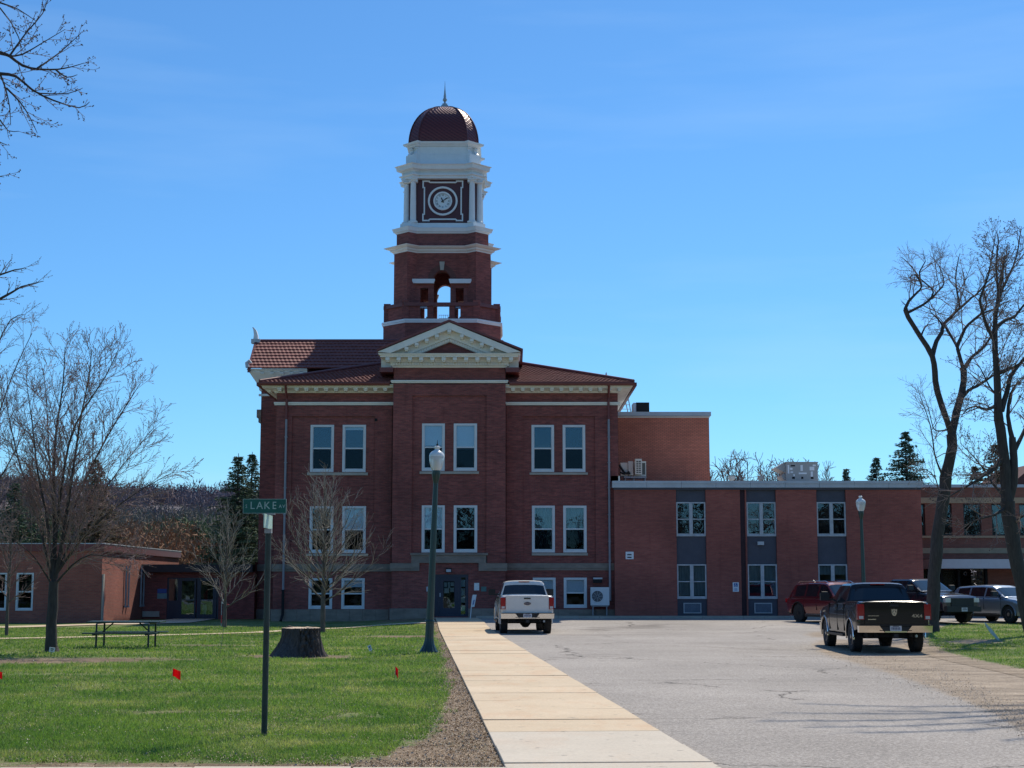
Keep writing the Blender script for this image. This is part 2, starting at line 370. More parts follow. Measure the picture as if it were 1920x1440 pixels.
# --- brick pilasters and panels
def pil(x0,x1,za,zb_,Y,out=.10):
    m=MB(); m.box(x0,x1,Y-out,Y+.02,za,zb_); m.build('pilaster',BRICK,court)
ztop_w=zw(760); ztop_b=zb(719)
for x0,x1 in ((515.5,545),(702,734)): pil(PX(x0,950,YW),PX(x1,950,YW),zw(1057),ztop_w-.02,YW)
for x0,x1 in ((949.5,980),(1116.5,1159.5)): pil(PX(x0,950,YW),PX(x1,950,YW),zw(1056),ztop_w-.02,YW)
for x0,x1 in ((735.6,772),(912,948)): pil(PX(x0,950,YB),PX(x1,950,YB),zb(1055.5),ztop_b-.02,YB)
for (x0,x1,Y,ya,yb_) in ((545,702,YW,762,781),(980,1116.5,YW,762,781),(772,912,YB,721,742)):
    m=MB(); m.box(PX(x0,950,Y)+.002,PX(x1,950,Y)-.002,Y-.097,Y+.02,PZ(yb_,Y),PZ(ya,Y)-.003); m.build('brick_frieze',BRICK,court)
# --- cream string courses
def string(x0,x1,y0,y1,Y,out=.16):
    m=MB(); a,b=PZ(y0,Y),PZ(y1,Y); m.box(x0,x1,Y-out,Y+.03,b+(a-b)*.45,a); m.box(x0+.02,x1-.02,Y-out+.05,Y+.03,b,b+(a-b)*.45-.002); m.build('string_course',CREAM,court)
string(XL0-.12,XB0-.01,754.5,760,YW); string(XB1+.01,XR1+.12,754.5,760,YW); string(XB0-.14,XB1+.14,713.5,718.5,YB)
# --- cornice with modillions on the wings
def cornice_prof(z1,h,out): return [(0,z1-h),(.10,z1-h),(.14,z1-h*.72),(.20,z1-h*.70),(out-.10,z1-.16),(out-.10,z1-.05),(out,z1-.05),(out,z1),(-.05,z1)]
EH=.75; CH=Z_EAVE-.1-zw(737)
def run_x(mb,prof,x0,x1,Y,m0=0,m1=0):      # straight moulding along x facing -y with mitred ends (m = +1 outwards)
    r0=[(x0-d*m0,Y-d,z) for d,z in prof]; r1=[(x1+d*m1,Y-d,z) for d,z in prof]; mb.rings([r0,r1],False,m=0)
def run_y(mb,prof,X,y0,y1,side,m0=1):       # along y facing side*x
    r0=[(X+side*d,y0-d*m0,z) for d,z in prof]; r1=[(X+side*d,y1,z) for d,z in prof]
    mb.rings([r0,r1] if side>0 else [r1,r0],False)
pr=cornice_prof(Z_EAVE-.1,CH,EH)
c=MB(); run_x(c,pr,XL0,XB0,YW,1,0); run_y(c,pr,XL0,YW,YM,-1); c.build('cornice',CREAM,court)
c=MB(); run_x(c,pr,XB1,XR1,YW,0,1); run_y(c,pr,XR1,YW,94,1); c.build('cornice',CREAM,court)
mod=MB(); mod.box(-.10,.10,-.50,0,-.15,0); mod.box(-.08,.08,-.42,0,-.21,-.151); modm=None
def modillion(x,y,z,parent,base=[None],sc_=1):
    global modm
    off=Vector((0,0,0)); q=parent
    while q is not None: off+=q.location; q=q.parent
    if modm is None:
        modm=mod.build('modillion',CREAM,parent,local=True); o=modm
    else: o=cpy(modm,parent)
    o.location=Vector((x,y,z))-off; o.scale=(sc_,1,sc_); return o
x=PX(575,730,YW-.4)
while x<XB0-.2: modillion(x,YW-.12,Z_EAVE-.21,court); x+=.495
for xx in (PX(525,730,YW-.4),PX(557,730,YW-.4)): modillion(xx,YW-.12,Z_EAVE-.21,court)
x=XB1+.38
while x<XR1+.2: modillion(x,YW-.12,Z_EAVE-.21,court); x+=.485
for k in range(10): modillion(XL0-.38,YW+.3+k*.55,Z_EAVE-.21,court)
# --- gutters and downpipes
g=MB(); za,zb_=Z_EAVE-.02,Z_EAVE-.18
def gut(mb,x0,x1,y): 
    mb.rings([[(x,y,za),(x,y-.13,za),(x,y-.13,za-.06),(x,y-.09,zb_),(x,y,zb_)] for x in (x0,x1)],True,True,True)
gut(g,XL0-EH-.04,XB0-.2,YB-.0); g.build('gutter',REDM,court)
g=MB(); gut(g,XB1+.2,XR1+EH+.04,YB-.0); g.build('gutter',REDM,court)
g=MB(); xg=XR1+EH+.03; g.box(xg,xg+.13,YB+.01,93,zb_,za); g.build('gutter',REDM,court)
g=MB(); xg=XL0-EH-.03; g.box(xg-.13,xg,YB+.01,YM,zb_,za); g.build('gutter',REDM,court)
for (px_,pyb,shoe) in ((535,1108,True),(1142,1126,False)):
    xx=PX(px_,900,YW-.16); d=MB()
    d.tube([(xx,YB+.05,Z_EAVE-.15),(xx,YB+.15,Z_EAVE-.3),(xx,YW-.20,Z_EAVE-.75),(xx,YW-.20,zw(787))],.062,8); dp=d.build('downpipe',REDM,court,smooth=40)
    d=MB(); d.tube([(xx,YW-.20,zw(787)),(xx,YW-.20,zw(pyb))],.056,8)
    for yy in (820,868,915,965,1015,1052): d.box(xx-.075,xx+.075,YW-.27,YW-.08,zw(yy)-.02,zw(yy)+.02)
    d.build('downpipe',PIPE,court,smooth=40)
    if shoe:
        d=MB(); d.box(xx-.07,xx+.07,YW-.27,YW-.13,zw(pyb),zw(pyb)+.06); d.tube([(xx,YW-.20,zw(pyb)),(xx,YW-.20,.35),(xx-.05,YW-.5,.02)],.07,8); d.build('downpipe',DARKER,court,smooth=40)
# --- ribbed tile roofs (rows stepped, waves across)
def tile_roof(mb, x0,x1, y,z, pitch, length, inl=0, inr=0, row=.36, wave=.22):
    cp,sp=math.cos(pitch),math.sin(pitch); n=int(round(length/row)); row=length/n
    for k in range(n):
        s0,s1=k*row,(k+1)*row+.03
        a0,b0=x0+inl*s0*cp,x1-inr*s0*cp
        if b0-a0<.2: break
        nx=max(2,int((b0-a0)/(wave/4))); lo=[];hi=[];ed=[]
        for i in range(nx+1):
            xx=a0+(b0-a0)*i/nx; ph=((xx/wave)+.5*(k%2))%1; h=.016*math.sin(2*math.pi*ph)**3+.012*noise.noise((xx*2,k,0))
            for (L,s,up) in ((ed,s0,-.005),(lo,s0,.062+h),(hi,s1,.012+h)):
                L.append((xx,y+s*cp-up*sp,z+s*sp+up*cp))
        mb.rings([ed,lo,hi],False)
pf=R(16.7)
rf=MB(); Lr=6.3/math.cos(pf)
tile_roof(rf,XL0-EH-.05,XR1+EH+.05,YB-.02,Z_EAVE-.02,pf,Lr,1,1)
o=rf.build('roof',ROOFT,court); o['kind']='stuff'
zr=Z_EAVE+6.3*math.tan(pf); rf=MB()
xa,xb=XL0-EH-.05,XR1+EH+.05
rf.quad((xb,YB,Z_EAVE),(xb,94.5,Z_EAVE),(xb-6.3,88.2,zr),(xb-6.3,YB+6.3,zr)); rf.quad((xa,94.5,Z_EAVE),(xa,YB,Z_EAVE),(xa+6.3,YB+6.3,zr),(xa+6.3,88.2,zr))
rf.quad((xb,94.5,Z_EAVE),(xa,94.5,Z_EAVE),(xa+6.3,88.2,zr),(xb-6.3,88.2,zr)); rf.quad((xa+6.3,YB+6.3,zr),(xb-6.3,YB+6.3,zr),(xb-6.3,88.2,zr),(xa+6.3,88.2,zr)); rf.build('roof',ROOFT,court)
for s,xe in ((1,XL0-EH-.05),(-1,XR1+EH+.05)):
    h=MB(); h.tube([(xe+s*.05,YB,Z_EAVE+.05),(xe+s*6.3,YB+6.28,zr+.08)],.09,8); h.build('hip_ridge',REDM,court,smooth=50)
v=MB(); xx,zz=PX(1103,706,79.2),PZ(706,79.2); v.box(xx-.12,xx+.12,79.1,79.3,zz-.3,zz-.02); v.box(xx-.14,xx+.10,79.0,79.2,zz-.02,zz+.05); v.build('roof_vent',LGREY,court)
# --- taller wing behind on the left
XM0=PX(486.5,900,YM); XM1=-.8; ZM=PZ(691,YM-.7); YR=84.85; ZRM=PZ(640,YR)
wm=MB(); wm.box(XM0,XM1,YM,86.8,-.6,ZM-.15); wm.build('wall',BRICK,court)
m=MB(); m.prism([(0,0),(1,0),(1,1),(0,1)],0,1) ; 
g=MB(); g.xprism([(0,0),(1,0)],0,1) if False else None
gm=MB(); yy0,yy1=YM,2*YR-YM
for X in (XM0+.02,): gm.poly([(X,yy0,ZM-.15),(X,yy1,ZM-.15),(X,YR,ZRM-.35)][::-1])
gm.build('gable_wall',BRICK,court)
CHM=ZM-PZ(735,YM); prm=cornice_prof(ZM,1.05,.70)
c=MB(); run_x(c,cornice_prof(ZM,1.1,.70),XM0,PX(576,690,YM-.6),YM,1,0); run_y(c,cornice_prof(ZM,1.1,.70),XM0,YM,86.8,-1,1); c.build('cornice',CREAM,court)
xx=PX(492,700,YM-.5)
while xx<PX(568,700,YM-.5): modillion(xx,YM-.1,ZM-.12,court); xx+=.53
m=MB(); m.box(XM0-.12,XL0,YM-.14,YM+.02,PZ(743,YM),PZ(739,YM)); m.build('string_course',CREAM,court)
m=MB(); m.box(XM0-.04,XL0,YM-.1,YM+.02,PZ(1071,YM),PZ(1058,YM)); m.build('stone_belt',STONE,court)
m=MB(); m.box(XM0-.04,XL0,YM-.1,YM+.02,-.5,PZ(1142,YM)); m.build('foundation_stone',STONE,court)
for (ya,yb_,o_) in ((768,783,.22),(783,792,.12)):
    m=MB(); m.box(XM0-o_,XM0+.01,YM-.06,YM+.8,PZ(yb_,YM),PZ(ya,YM)-.002); m.build('stone_bracket',STONE,court)
rbm=MB(); rbm.box(XM0,XM1,88.2,100,-.6,15.6); rbm.build('rear_shade_block',BRICK,court)  # unseen block added to throw shade on the low brick building's side wall
rbm=MB(); rbm.box(XM0-.35,XM1+.3,87.9,100.3,15.6,15.85); rbm.build('rear_shade_cap',CREAM,court)  # cap of the added shade block
pm=math.atan2(ZRM-ZM-.02,YR-(YM-.72)); Lm=(YR-(YM-.72))/math.cos(pm)
rf=MB(); xl=PX(465,688,YM-.7); tile_roof(rf,xl+.05,-.8,YM-.72,ZM+.02,pm,Lm,-.05,0,row=.37); o=rf.build('roof',ROOFT,court); o['kind']='stuff'
rf=MB(); rf.quad((XM1,87.5,ZM),(xl,87.5,ZM),(xl-.05,YR,ZRM),(XM1,YR,ZRM)); rf.build('roof',ROOFT,court)
rf=MB(); rf.tube([(xl-.08,YR,ZRM+.03),(XM1,YR,ZRM+.03)],.09,8); rf.build('ridge_cap',REDM,court,smooth=50)
rk=MB(); a=(xl-.02,YM-.75,ZM); b_=(xl-.14,YR,ZRM+.02)
for s in (0,): rk.rings([[ (p[0],p[1],p[2]+.05),(p[0]+.14,p[1],p[2]+.05),(p[0]+.14,p[1],p[2]-.22),(p[0],p[1],p[2]-.22)] for p in (a,b_)],True,True,True)
rk.build('raking_board',REDM,court)
fx,fz=PX(478,634,YR),PZ(637,YR)
fn=MB(); fn.box(fx-.18,fx+.32,YR-.2,YR+.2,fz-.22,fz+.02); fn.build('ridge_block',LGREY,court)
fn=MB(); prf=[(-.12,0),(.14,0),(.10,.28),(.02,.50),(-.12,.66),(-.20,.66),(-.13,.50),(-.10,.25)]
fn.xprism([(fx+.06+a,fz+.02+b) for a,b in prf],YR-.16,YR+.16); fn.build('ridge_finial',WHITE,court)
# fluted scroll at the eave end
fn=MB(); fn.tube([(xl,YM-.78,ZM+.05),(xl-.06,YM-.78,ZM+.30),(xl+.08,YM-.78,ZM+.42),(xl+.2,YM-.78,ZM+.28)],[.12,.1,.09,.05],6); fn.build('eave_scroll',LGREY,court,smooth=50)
# --- pediment over the middle bay
YP=YB-.78; xpc=(XB0+XB1)/2; xe0,xe1=PX(708,656,YP),PX(979.5,656,YP); zap=PZ(601,YP); ze=PZ(656,YP); zc1=PZ(662,YP); 
zcb=PZ(689.5,YB)
pprof=[(0,zcb),(.08,zcb),(.10,zcb+.07),(.16,zcb+.08),(.16,zcb+.24),(.20,zcb+.25),(.20,zc1-.20),(.64,zc1-.17),(.64,zc1-.09),(.70,zc1-.08),(.74,zc1),(-.05,zc1)]
c=MB(); run_x(c,pprof,XB0,XB1,YB,1,1); run_y(c,pprof,XB0,YB,YB+1.6,-1); run_y(c,pprof,XB1,YB,YB+1.6,1); c.build('pediment_cornice',CREAM,court)
for k in range(12): modillion(XB0-.28+(XB1-XB0+.56)*k/11,YB-.12,zc1-.185,court)
d=MB(); nd=42
for k in range(nd):
    xx=XB0-.05+(XB1-XB0+.1)*(k+.5)/nd; d.box(xx-.038,xx+.038,YB-.235,YB-.17,zcb+.09,zcb+.23)
o=d.build('dentil_row',CREAM,court); o['kind']='stuff'
sl=(zap-ze)/(xpc-xe0)
def rake(mb,y0,y1,inner,outer,m=0):     # inner/outer = distances below the rake line
    xs0=[xe0,xpc,xe1]
    top=[(xe0,ze-outer),(xpc,zap-outer),(xe1,ze-outer)]; bot=[(xe0+max(0,(inner-outer))/sl*0,ze-inner),(xpc,zap-inner),(xe1,ze-inner)]
    zmin=zc1+.004
    def cl(line,d):
        xl_=xe0+max(0,(zmin-(ze-d))/sl); return [(xl_,max(zmin,ze-d)),(xpc,zap-d),(2*xpc-xl_,max(zmin,ze-d))]
    T=cl(top,outer); B=cl(bot,inner); poly=T+B[::-1]
    mb.xprism(poly[::-1],y0,y1)
rk=MB(); rake(rk,YP,YB+.6,.42,.09); rk.build('raking_cornice',CREAM,court)
rk=MB(); rake(rk,YP+.42,YB+.6,.80,.425); rk.build('raking_frieze',CREAM,court)
rk=MB(); rake(rk,YP+.52,YB+.6,.98,.803); rk.build('raking_bed_mould',CREAM,court)
for s in (-1,1):
    for k in range(7 if s<0 else 6):
        t=(.3 + k*.50) if s<0 else (.62+k*.50)
        if s<0 and k==0: t=.0
        elif s<0: t=.12+k*.50
        xx=xpc+s*t; zz=zap-sl*abs(t)-.44
        if zz<zc1+.28: continue
        modillion(xx,YP+.5,zz,court,sc_=.95)
d=MB()
for s in (-1,1):
    for k in range(15):
        t=.06+k*.128; xx=xpc+s*t; zz=zap-sl*t-.82
        if zz<zc1+.12: continue
        d.box(xx-.035,xx+.035,YP+.46,YP+.515,zz-.14,zz)
o=d.build('dentil_row',CREAM,court); o['kind']='stuff'
ty=MB(); ty.poly([(xe0+.5,YB-.02,zc1),(xe1-.5,YB-.02,zc1),(xpc,YB-.02,zap-.5)]); ty.build('tympanum',BRICK,court)
rf=MB(); cp=.0
for s,xe in ((-1,xe0),(1,xe1)):
    a=(xe+s*.03,ze+.0); b_=(xpc,zap+.0)
    pts=[(a[0],a[1]-.06),(b_[0],b_[1]-.06),(b_[0],b_[1]+.05),(a[0],a[1]+.05)]
    if s>0: pts=[pts[1],pts[0],pts[3],pts[2]]
    rf.xprism(pts,YP-.06,TY-3.2)
rf.build('pediment_roof',REDM,court)
for s,X in ((-1,XB0),(1,XB1)):
    m=MB(); m.box(X+s*.02,X+s*.70,YP+.5,TY-3.3,zcb-.25,zcb-.02); m.build('roof_curb',REDM,court)
    m=MB(); m.box(X-.001*s,X+s*.66,YP+1.0,TY-3.3,zcb-.02,ze-.05); m.build('pediment_side',CREAM,court)
# --- entrance
dx0,dx1,dz0,dz1=door_op; NAVY=mat('dark blue door paint',(.012,.022,.05),.35,var=.05)
e=MB(); frame_mb(e,dx0+.003,dx1-.003,dz0-.0,dz1-.003,YB+.05,YB+.17,.14,.10)
xs=[PX(p,1110,YB) for p in (820.5,862)]
for a in xs: e.box(a-.06,a+.06,YB+.052,YB+.168,dz0+.10,dz1-.14)
ef=e.build('entrance_frame',NAVY,court)
dl=MB(); gx0,gx1=PX(831.5,1110,YB+.1),PX(852,1110,YB+.1); gz0,gz1=PZ(1140,YB),PZ(1090,YB); a0,a1=xs[0]+.062,xs[1]-.062; b0,b1=dz0+.102,dz1-.142
for q in ((a0,gx0,b0,b1),(gx1,a1,b0,b1),(gx0,gx1,b0,gz0),(gx0,gx1,gz1,b1)): dl.box(q[0],q[1],YB+.08,YB+.13,q[2],q[3])
dr=dl.build('door',NAVY,court)
p=MB(); p.box(gx0,gx1,YB+.10,YB+.11,gz0,gz1); p.build('pane',GLASSC,dr)
p=MB(); p.tube([(PX(825,1115,YB),YB+.03,PZ(1119,YB)),(PX(825,1115,YB),YB+.03,PZ(1112,YB))],.015,6); p.box(PX(825,1115,YB)-.03,PX(825,1115,YB)+.03,YB+.06,YB+.08,PZ(1119,YB),PZ(1112,YB)); p.build('handle',LGREY,dr)
p=MB(); PAPER=mat('printed paper',(.80,.79,.77),.8,var=.12,scale=9)
for (a,b_,c_,d_) in ((832.5,838,1092,1101),(839.5,844,1091.5,1103),(845,851,1092,1099),(833,842,1103,1112),(844,851,1102,1110)):
    p.box(PX(a,1100,YB),PX(b_,1100,YB),YB+.115,YB+.118,PZ(d_,YB),PZ(c_,YB))
p.build('notice',PAPER,dr)
for (a,b_) in ((814.8,819),(863.6,873)):
    s_=MB(); x0,x1=PX(a,1115,YB+.1),PX(b_,1115,YB+.1); s_.box(x0,x1,YB+.10,YB+.11,dz0+.10,dz1-.14); sp_=s_.build('sidelight',GLASSC,ef)
    n_=MB()
    for (c_,d_) in ((1087,1100),(1103,1117),(1119,1130),(1136,1146)): n_.box(x0+.02,x1-.03,YB+.115,YB+.118,PZ(d_,YB),PZ(c_,YB))
    n_.build('notice',PAPER,ef)
m=MB(); m.box(PX(800,1157,YB),PX(892,1157,YB),YB-1.0,YB+.15,-.2,.20); m.build('door_step',STONEP,court)
# --- bits fixed to the wall
def plate(name,x0,x1,y0,y1,Y,th,mt,parent=court,label=None,out=.06):
    m=MB(); m.box(PX(x0,(y0+y1)/2,Y),PX(x1,(y0+y1)/2,Y),Y-out-th,Y-out,PZ(y1,Y),PZ(y0,Y)); o=m.build(name,mt,parent)
    if label: o['label']=label
    return o
plate('entrance_lamp',836,847,1065.5,1073,YB,.22,DARKER,out=0); plate('lamp_lens',837,846,1067.5,1072.5,YB,.02,LGREY,out=.225)
plate('wall_plaque',889,898.5,1093,1107,YB,.02,PAPER,out=.0); plate('wall_plaque',902,912,1100,1109,YB,.02,mat('green plate',(.08,.17,.16),.5),out=.0)
plate('intercom',799.5,803,1100,1109,YB,.04,LGREY,out=.0)
plate('vent_hood',1112,1128.5,1083,1093,YW,.16,DARKER,out=0); plate('vent_cap',1112,1129,1083,1086,YW,.2,LGREY,out=.0)
plate('wall_vent',703,708,785,790,YW,.04,DARKER,out=.09)
# ladder at the back corner
ld=MB(); lx=XR1+.12; ly=86.0; z0_,z1_=PZ(772,ly),PZ(722,ly)
for q in (0,.42): ld.tube([(lx+.35+q*.0,ly+q,z0_),(lx-.1+q*0,ly+q+.6,z1_+.8)],.03,5)
ld.tube([(PX(1183.5,775,ly),ly,z0_-.1),(PX(1176,738,ly),ly,PZ(738,ly))],.03,5); ld.tube([(PX(1178,775,ly+.4),ly+.4,z0_-.1),(PX(1170,738,ly+.4),ly+.4,PZ(738,ly))],.03,5)
for k in range(5):
    t=k/4.6; ld.tube([(PX(1183.5-7.5*t,775-37*t,ly),ly,PZ(775-37*t,ly)),(PX(1166-3*t,775-37*t,ly),ly,PZ(775-37*t,ly))],.02,5)
o=ld.build('roof_ladder',LGREY); tag(o,'metal ladder leaning behind the right eave of the courthouse','ladder')

# ================================================================== TOWER (parts of the courthouse)
TX=(PX(832,376,TY)+PX(833,560,TY))/2; YF=TY-2.861; TS=1.122
def plan(a,b,c,e):
    pts=[]
    for k in range(4):
        q=[(-c,-e),(-a,-b),(a,-b),(c,-e)] if a is not None else [(-c,-e),(c,-e)]
        for (x,y) in q:
            for _ in range(k): x,y=-y,x
            pts.append((TX+x*TS,TY+y*TS))
    return pts
def tz(py,Y=None): return PZ(py, Y if Y else YF+.35)
def wid(px_,py,Y=TY): return PX(960+px_,py,Y)-0.0
oct_low=plan(None,0,1.85,3.08); 
bz=tz(605,YF-.6)
m=MB(); m.prism(oct_low,PZ(650,YF)-4.5,bz); m.build('tower_base',BRICK,court)
m=MB(); mould(m,oct_low,[(0,bz),(.06,bz),(.06,bz+.08),(.10,bz+.10),(.10,tz(598,YF-.6)),(-.9,tz(598,YF-.6)+.001)]); m.build('tower_band',WHITE,court)
zfl=tz(597.5,YF-.5)                                   # balcony floor
zrt,zrb=tz(567.5,YF-.45),tz(574,YF-.45)
# belfry plan
A,B_,C,E=1.34,2.12,1.80,2.55
ZB1=tz(474,YF+.4)
arch_hw=.44; archtop=tz(507,YF+.4); spring=archtop-arch_hw*TS
sx0,sx1=.72,1.14; stop=tz(539,YF+.4)
TH=.42
bw=MB()
def side_xf(k,s_=1.122):
    return Matrix.Translation((TX,TY,0))@Matrix.Rotation(k*math.pi/2,4,'Z')@Matrix.Diagonal((s_,s_,1,1))
one=MB(); y0,y1=-B_,-B_+TH
def slab(x0,x1,z0,z1): one.box(x0,x1,y0,y1,z0,z1)
slab(-A,-sx1,zfl,ZB1); slab(sx1,A,zfl,ZB1)
for s in (-1,1):
    x0,x1=sorted((s*arch_hw,s*sx0)); slab(x0,x1,zfl,ZB1)
    x0,x1=sorted((s*sx0,s*sx1)); slab(x0,x1,stop,ZB1)
N=12
for k in range(N):
    a0=math.pi*k/N; a1=math.pi*(k+1)/N
    p0=(-arch_hw*math.cos(a0),spring+arch_hw*TS*math.sin(a0)); p1=(-arch_hw*math.cos(a1),spring+arch_hw*TS*math.sin(a1))
    for (Y,fl) in ((y0,False),(y1,True)):
        q=[(p0[0],Y,p0[1]),(p1[0],Y,p1[1]),(p1[0],Y,ZB1),(p0[0],Y,ZB1)]
        one.poly(q[::-1] if fl else q)
    one.quad((p0[0],y0,p0[1]),(p0[0],y1,p0[1]),(p1[0],y1,p1[1]),(p1[0],y0,p1[1]))
for k in range(4): bw.merge(one,side_xf(k))
pier=[(-C,-E),(-A-.0,-B_),(-A,-B_+TH),(-B_+TH,-A),(-B_,-A),(-E,-C)]
for k in range(4):
    M=side_xf(k); pp=[(M@Vector((x,y,0)))[:2] for x,y in pier]
    bw.prism(pp,zfl,ZB1)
bw.box(TX-2.0,TX+2.0,TY-2.0,TY+2.0,ZB1-.35,ZB1-.01)
bw.build('belfry_wall',BRICK,court)
av=MB(); n=18                                      # brick arch ring
for k in range(4):
    q=MB(); 
    ro,ri=arch_hw+.30,arch_hw+.005
    rr=[]
    for i in range(n+1):
        a=math.pi*i/n; rr.append([(-r*math.cos(a),y,spring+r*TS*math.sin(a)) for r,y in ((ri,y0+.02),(ri,y0-.03),(ro,y0-.03),(ro,y0+.02))])
    q.rings(rr,False); av.merge(q,side_xf(k))
av.build('arch_ring',brickmat('arch brick',(.19,.07,.055),(.14,.05,.045),(.10,.05,.045),.3),court)
for k in range(4):
    M=side_xf(k)
    q=MB(); kz0,kz1=tz(507,YF+.4)+.02,tz(490.5,YF+.4); q.xprism([(-.09,kz0),(.09,kz0),(.135,kz1),(-.135,kz1)],y0-.09,y0+.02); q.xf(M); q.build('keystone',STONEP,court)
    for s in (-1,1):
        q=MB(); l0,l1=tz(531,YF+.3),tz(523,YF+.3); xa_,xb_=(.36,1.60)
        pts=[(s*(xa_+.06),l0),(s*(xb_-.10),l0),(s*xb_,l1),(s*xa_,l1)]
        if s<0: pts=pts[::-1]
        q.xprism(pts,y0-.20,y0+.02); q.xf(M); q.build('lintel_cornice',WHITE,court)
        q=MB(); x0,x1=sorted((s*sx0,s*sx1)); q.box(x0,x1,y0+.02,y1-.02,tz(575,YF+.3)-.02,tz(575,YF+.3)+.10); q.xf(M); q.build('sill',WHITE,court)
# balcony: corner walls solid, middle open with piers and rail
bal_low=plan(None,0,1.85,3.0)
for k in range(4):
    M=side_xf(k)
    q=MB(); pp=[(-1.85,-3.0),(-1.25,-3.0),(-1.25,-2.78),(-1.78,-2.78),(-2.78,-1.78),(-2.78,-1.25),(-3.0,-1.25),(-3.0,-1.85)]
    q.prism([(M@Vector((x,y,0)))[:2] for x,y in pp],zfl,zrb); 
    q.build('balcony_wall',BRICK,court)
    q=MB(); pp=[(-1.90,-3.08),(-1.2,-3.08),(-1.2,-2.72),(-1.74,-2.72),(-2.72,-1.74),(-2.72,-1.2),(-3.08,-1.2),(-3.08,-1.90)]
    q.prism([(M@Vector((x,y,0)))[:2] for x,y in pp],zrb,zrt); q.build('balcony_coping',REDM,court)
    q=MB(); q.box(-1.199,1.199,-3.06,-2.74,zrb+.003,zrt-.003); q.xf(M); q.build('balcony_rail',REDM,court)
    for x0,x1 in ((-1.25,-1.1),(-.72,-.42),(.42,.70),(1.0,1.25)):
        q=MB(); q.box(x0,x1,-2.98,-2.80,zfl,zrb); q.box(x0-.05,x1+.05,-2.99,-2.79,zfl+.001,zfl+.12); q.xf(M); q.build('baluster_pier',BRICK,court)
    for s in (-1,1):
        q=MB(); pp=[(s*1.85-.18,-3.05),(s*1.85+.18,-3.05),(s*1.85+.18,-2.7),(s*1.85-.18,-2.7)]
        q.prism(pp,zfl,zrt+.12); q.xf(M); q.build('balcony_pier',BRICK,court)
q=MB()
for zz in (tz(591,TY+1.5),tz(597,TY+1.5)): q.tube([(TX-.35,TY+1.5,zz),(TX+.45,TY+1.5,zz)],.012,4)
for k in range(7): q.tube([(TX-.35+k*.133,TY+1.5,tz(600,TY+1.5)),(TX-.35+k*.133,TY+1.5,tz(590,TY+1.5))],.01,4)
q.build('hatch_railing',GREYM,court)
# belfry cornice, attic band and base of clock stage
pb=plan(A,B_,C,E)
z0_,z1_=ZB1,tz(459,YF-.2)
m=MB(); mould(m,pb,[(.0,z0_),(.05,z0_),(.06,z0_+.06),(.16,z0_+.12),(.18,z0_+.20),(.34,z0_+.26),(.36,z0_+.30),(.44,z1_-.04),(.46,z1_),(.0,z1_+.10)]); m.build('tower_cornice',WHITE,court)
p2=plan(A,B_-.06,C-.04,E-.12); z2=tz(437.5,YF+.5)
m=MB(); m.prism(p2,z1_+.05,z2); m.build('tower_attic',BRICK,court)
z3=tz(427,YF+.4); z4=tz(417.5,YF+.6)
m=MB(); mould(m,p2,[(0,z2),(.04,z2),(.06,z2+.06),(.14,z2+.10),(.16,z2+.17),(.20,z3-.03),(.22,z3),(.0,z3+.03)]); m.build('clock_stage_base',WHITE,court)
a3,b3,c3,e3=1.25,1.92,1.60,2.22
p3=plan(a3,b3,c3-.05,e3-.02)
m=MB(); mould(m,plan(a3+.05,b3+.02,c3+.05,e3+.04),[(.06,z3),(.06,z3+.08),(0,z3+.12),(0,z4),(-.5,z4)]); m.build('clock_stage_plinth',WHITE,court)
z5=tz(335,YF+.7)                                   # underside of entablature
core=plan(None,0,1.32,1.72)
m=MB(); m.prism([(TX+x*TS,TY+y*TS) for x,y in ((-1.72,-1.72),(1.72,-1.72),(1.72,1.72),(-1.72,1.72))],z4-.1,z5+.2); m.build('clock_stage_wall',mat('maroon painted panel',(.085,.020,.026),.5,var=.12,scale=2),court)
MAR=MATS['maroon painted panel']
# columns: pairs on each diagonal
colp=MB(); r0=.185; h=z5-z4
colp.lathe([(r0*1.45,0),(r0*1.45,.08),(r0*1.15,.10),(r0*1.2,.14),(r0,.17),(r0*.95,h*.4),(r0*.86,h-.26),(r0*1.0,h-.24),(r0*.95,h-.2),(r0*1.3,h-.14),(r0*1.3,h-.10)],0,0,20)
colp.box(-.262,.262,-.262,.262,h-.10,h-.002); colp.box(-.27,.27,-.27,.27,-.001,.07)
for s in (-1,1): colp.lathe([(.075,-.20),(.075,.20)],s*.20,h-.17,10,axis='y')
first=None
for k in range(4):
    for s in (0,1):
        x,y=(-1.56,-1.93) if s==0 else (-1.93,-1.56)
        v=side_xf(k)@Vector((x,y,0))
        if first is None: first=colp.build('column',WHITE,court,local=True,smooth=45); o=first
        else: o=cpy(first,court)
        o.location=Vector((v.x,v.y,z4))-court.location; o.rotation_euler=(0,0,k*math.pi/2+(0 if s==0 else math.pi/2))
    M=side_xf(k)
    q=MB(); q.prism([(M@Vector((x,y,0)))[:2] for x,y in ((-1.45,-1.60),(-1.60,-1.45),(-1.80,-1.65),(-1.65,-1.80))],z4-.05,z5+.1); q.build('corner_pier',mat('maroon pier',(.075,.022,.030),.6),court)
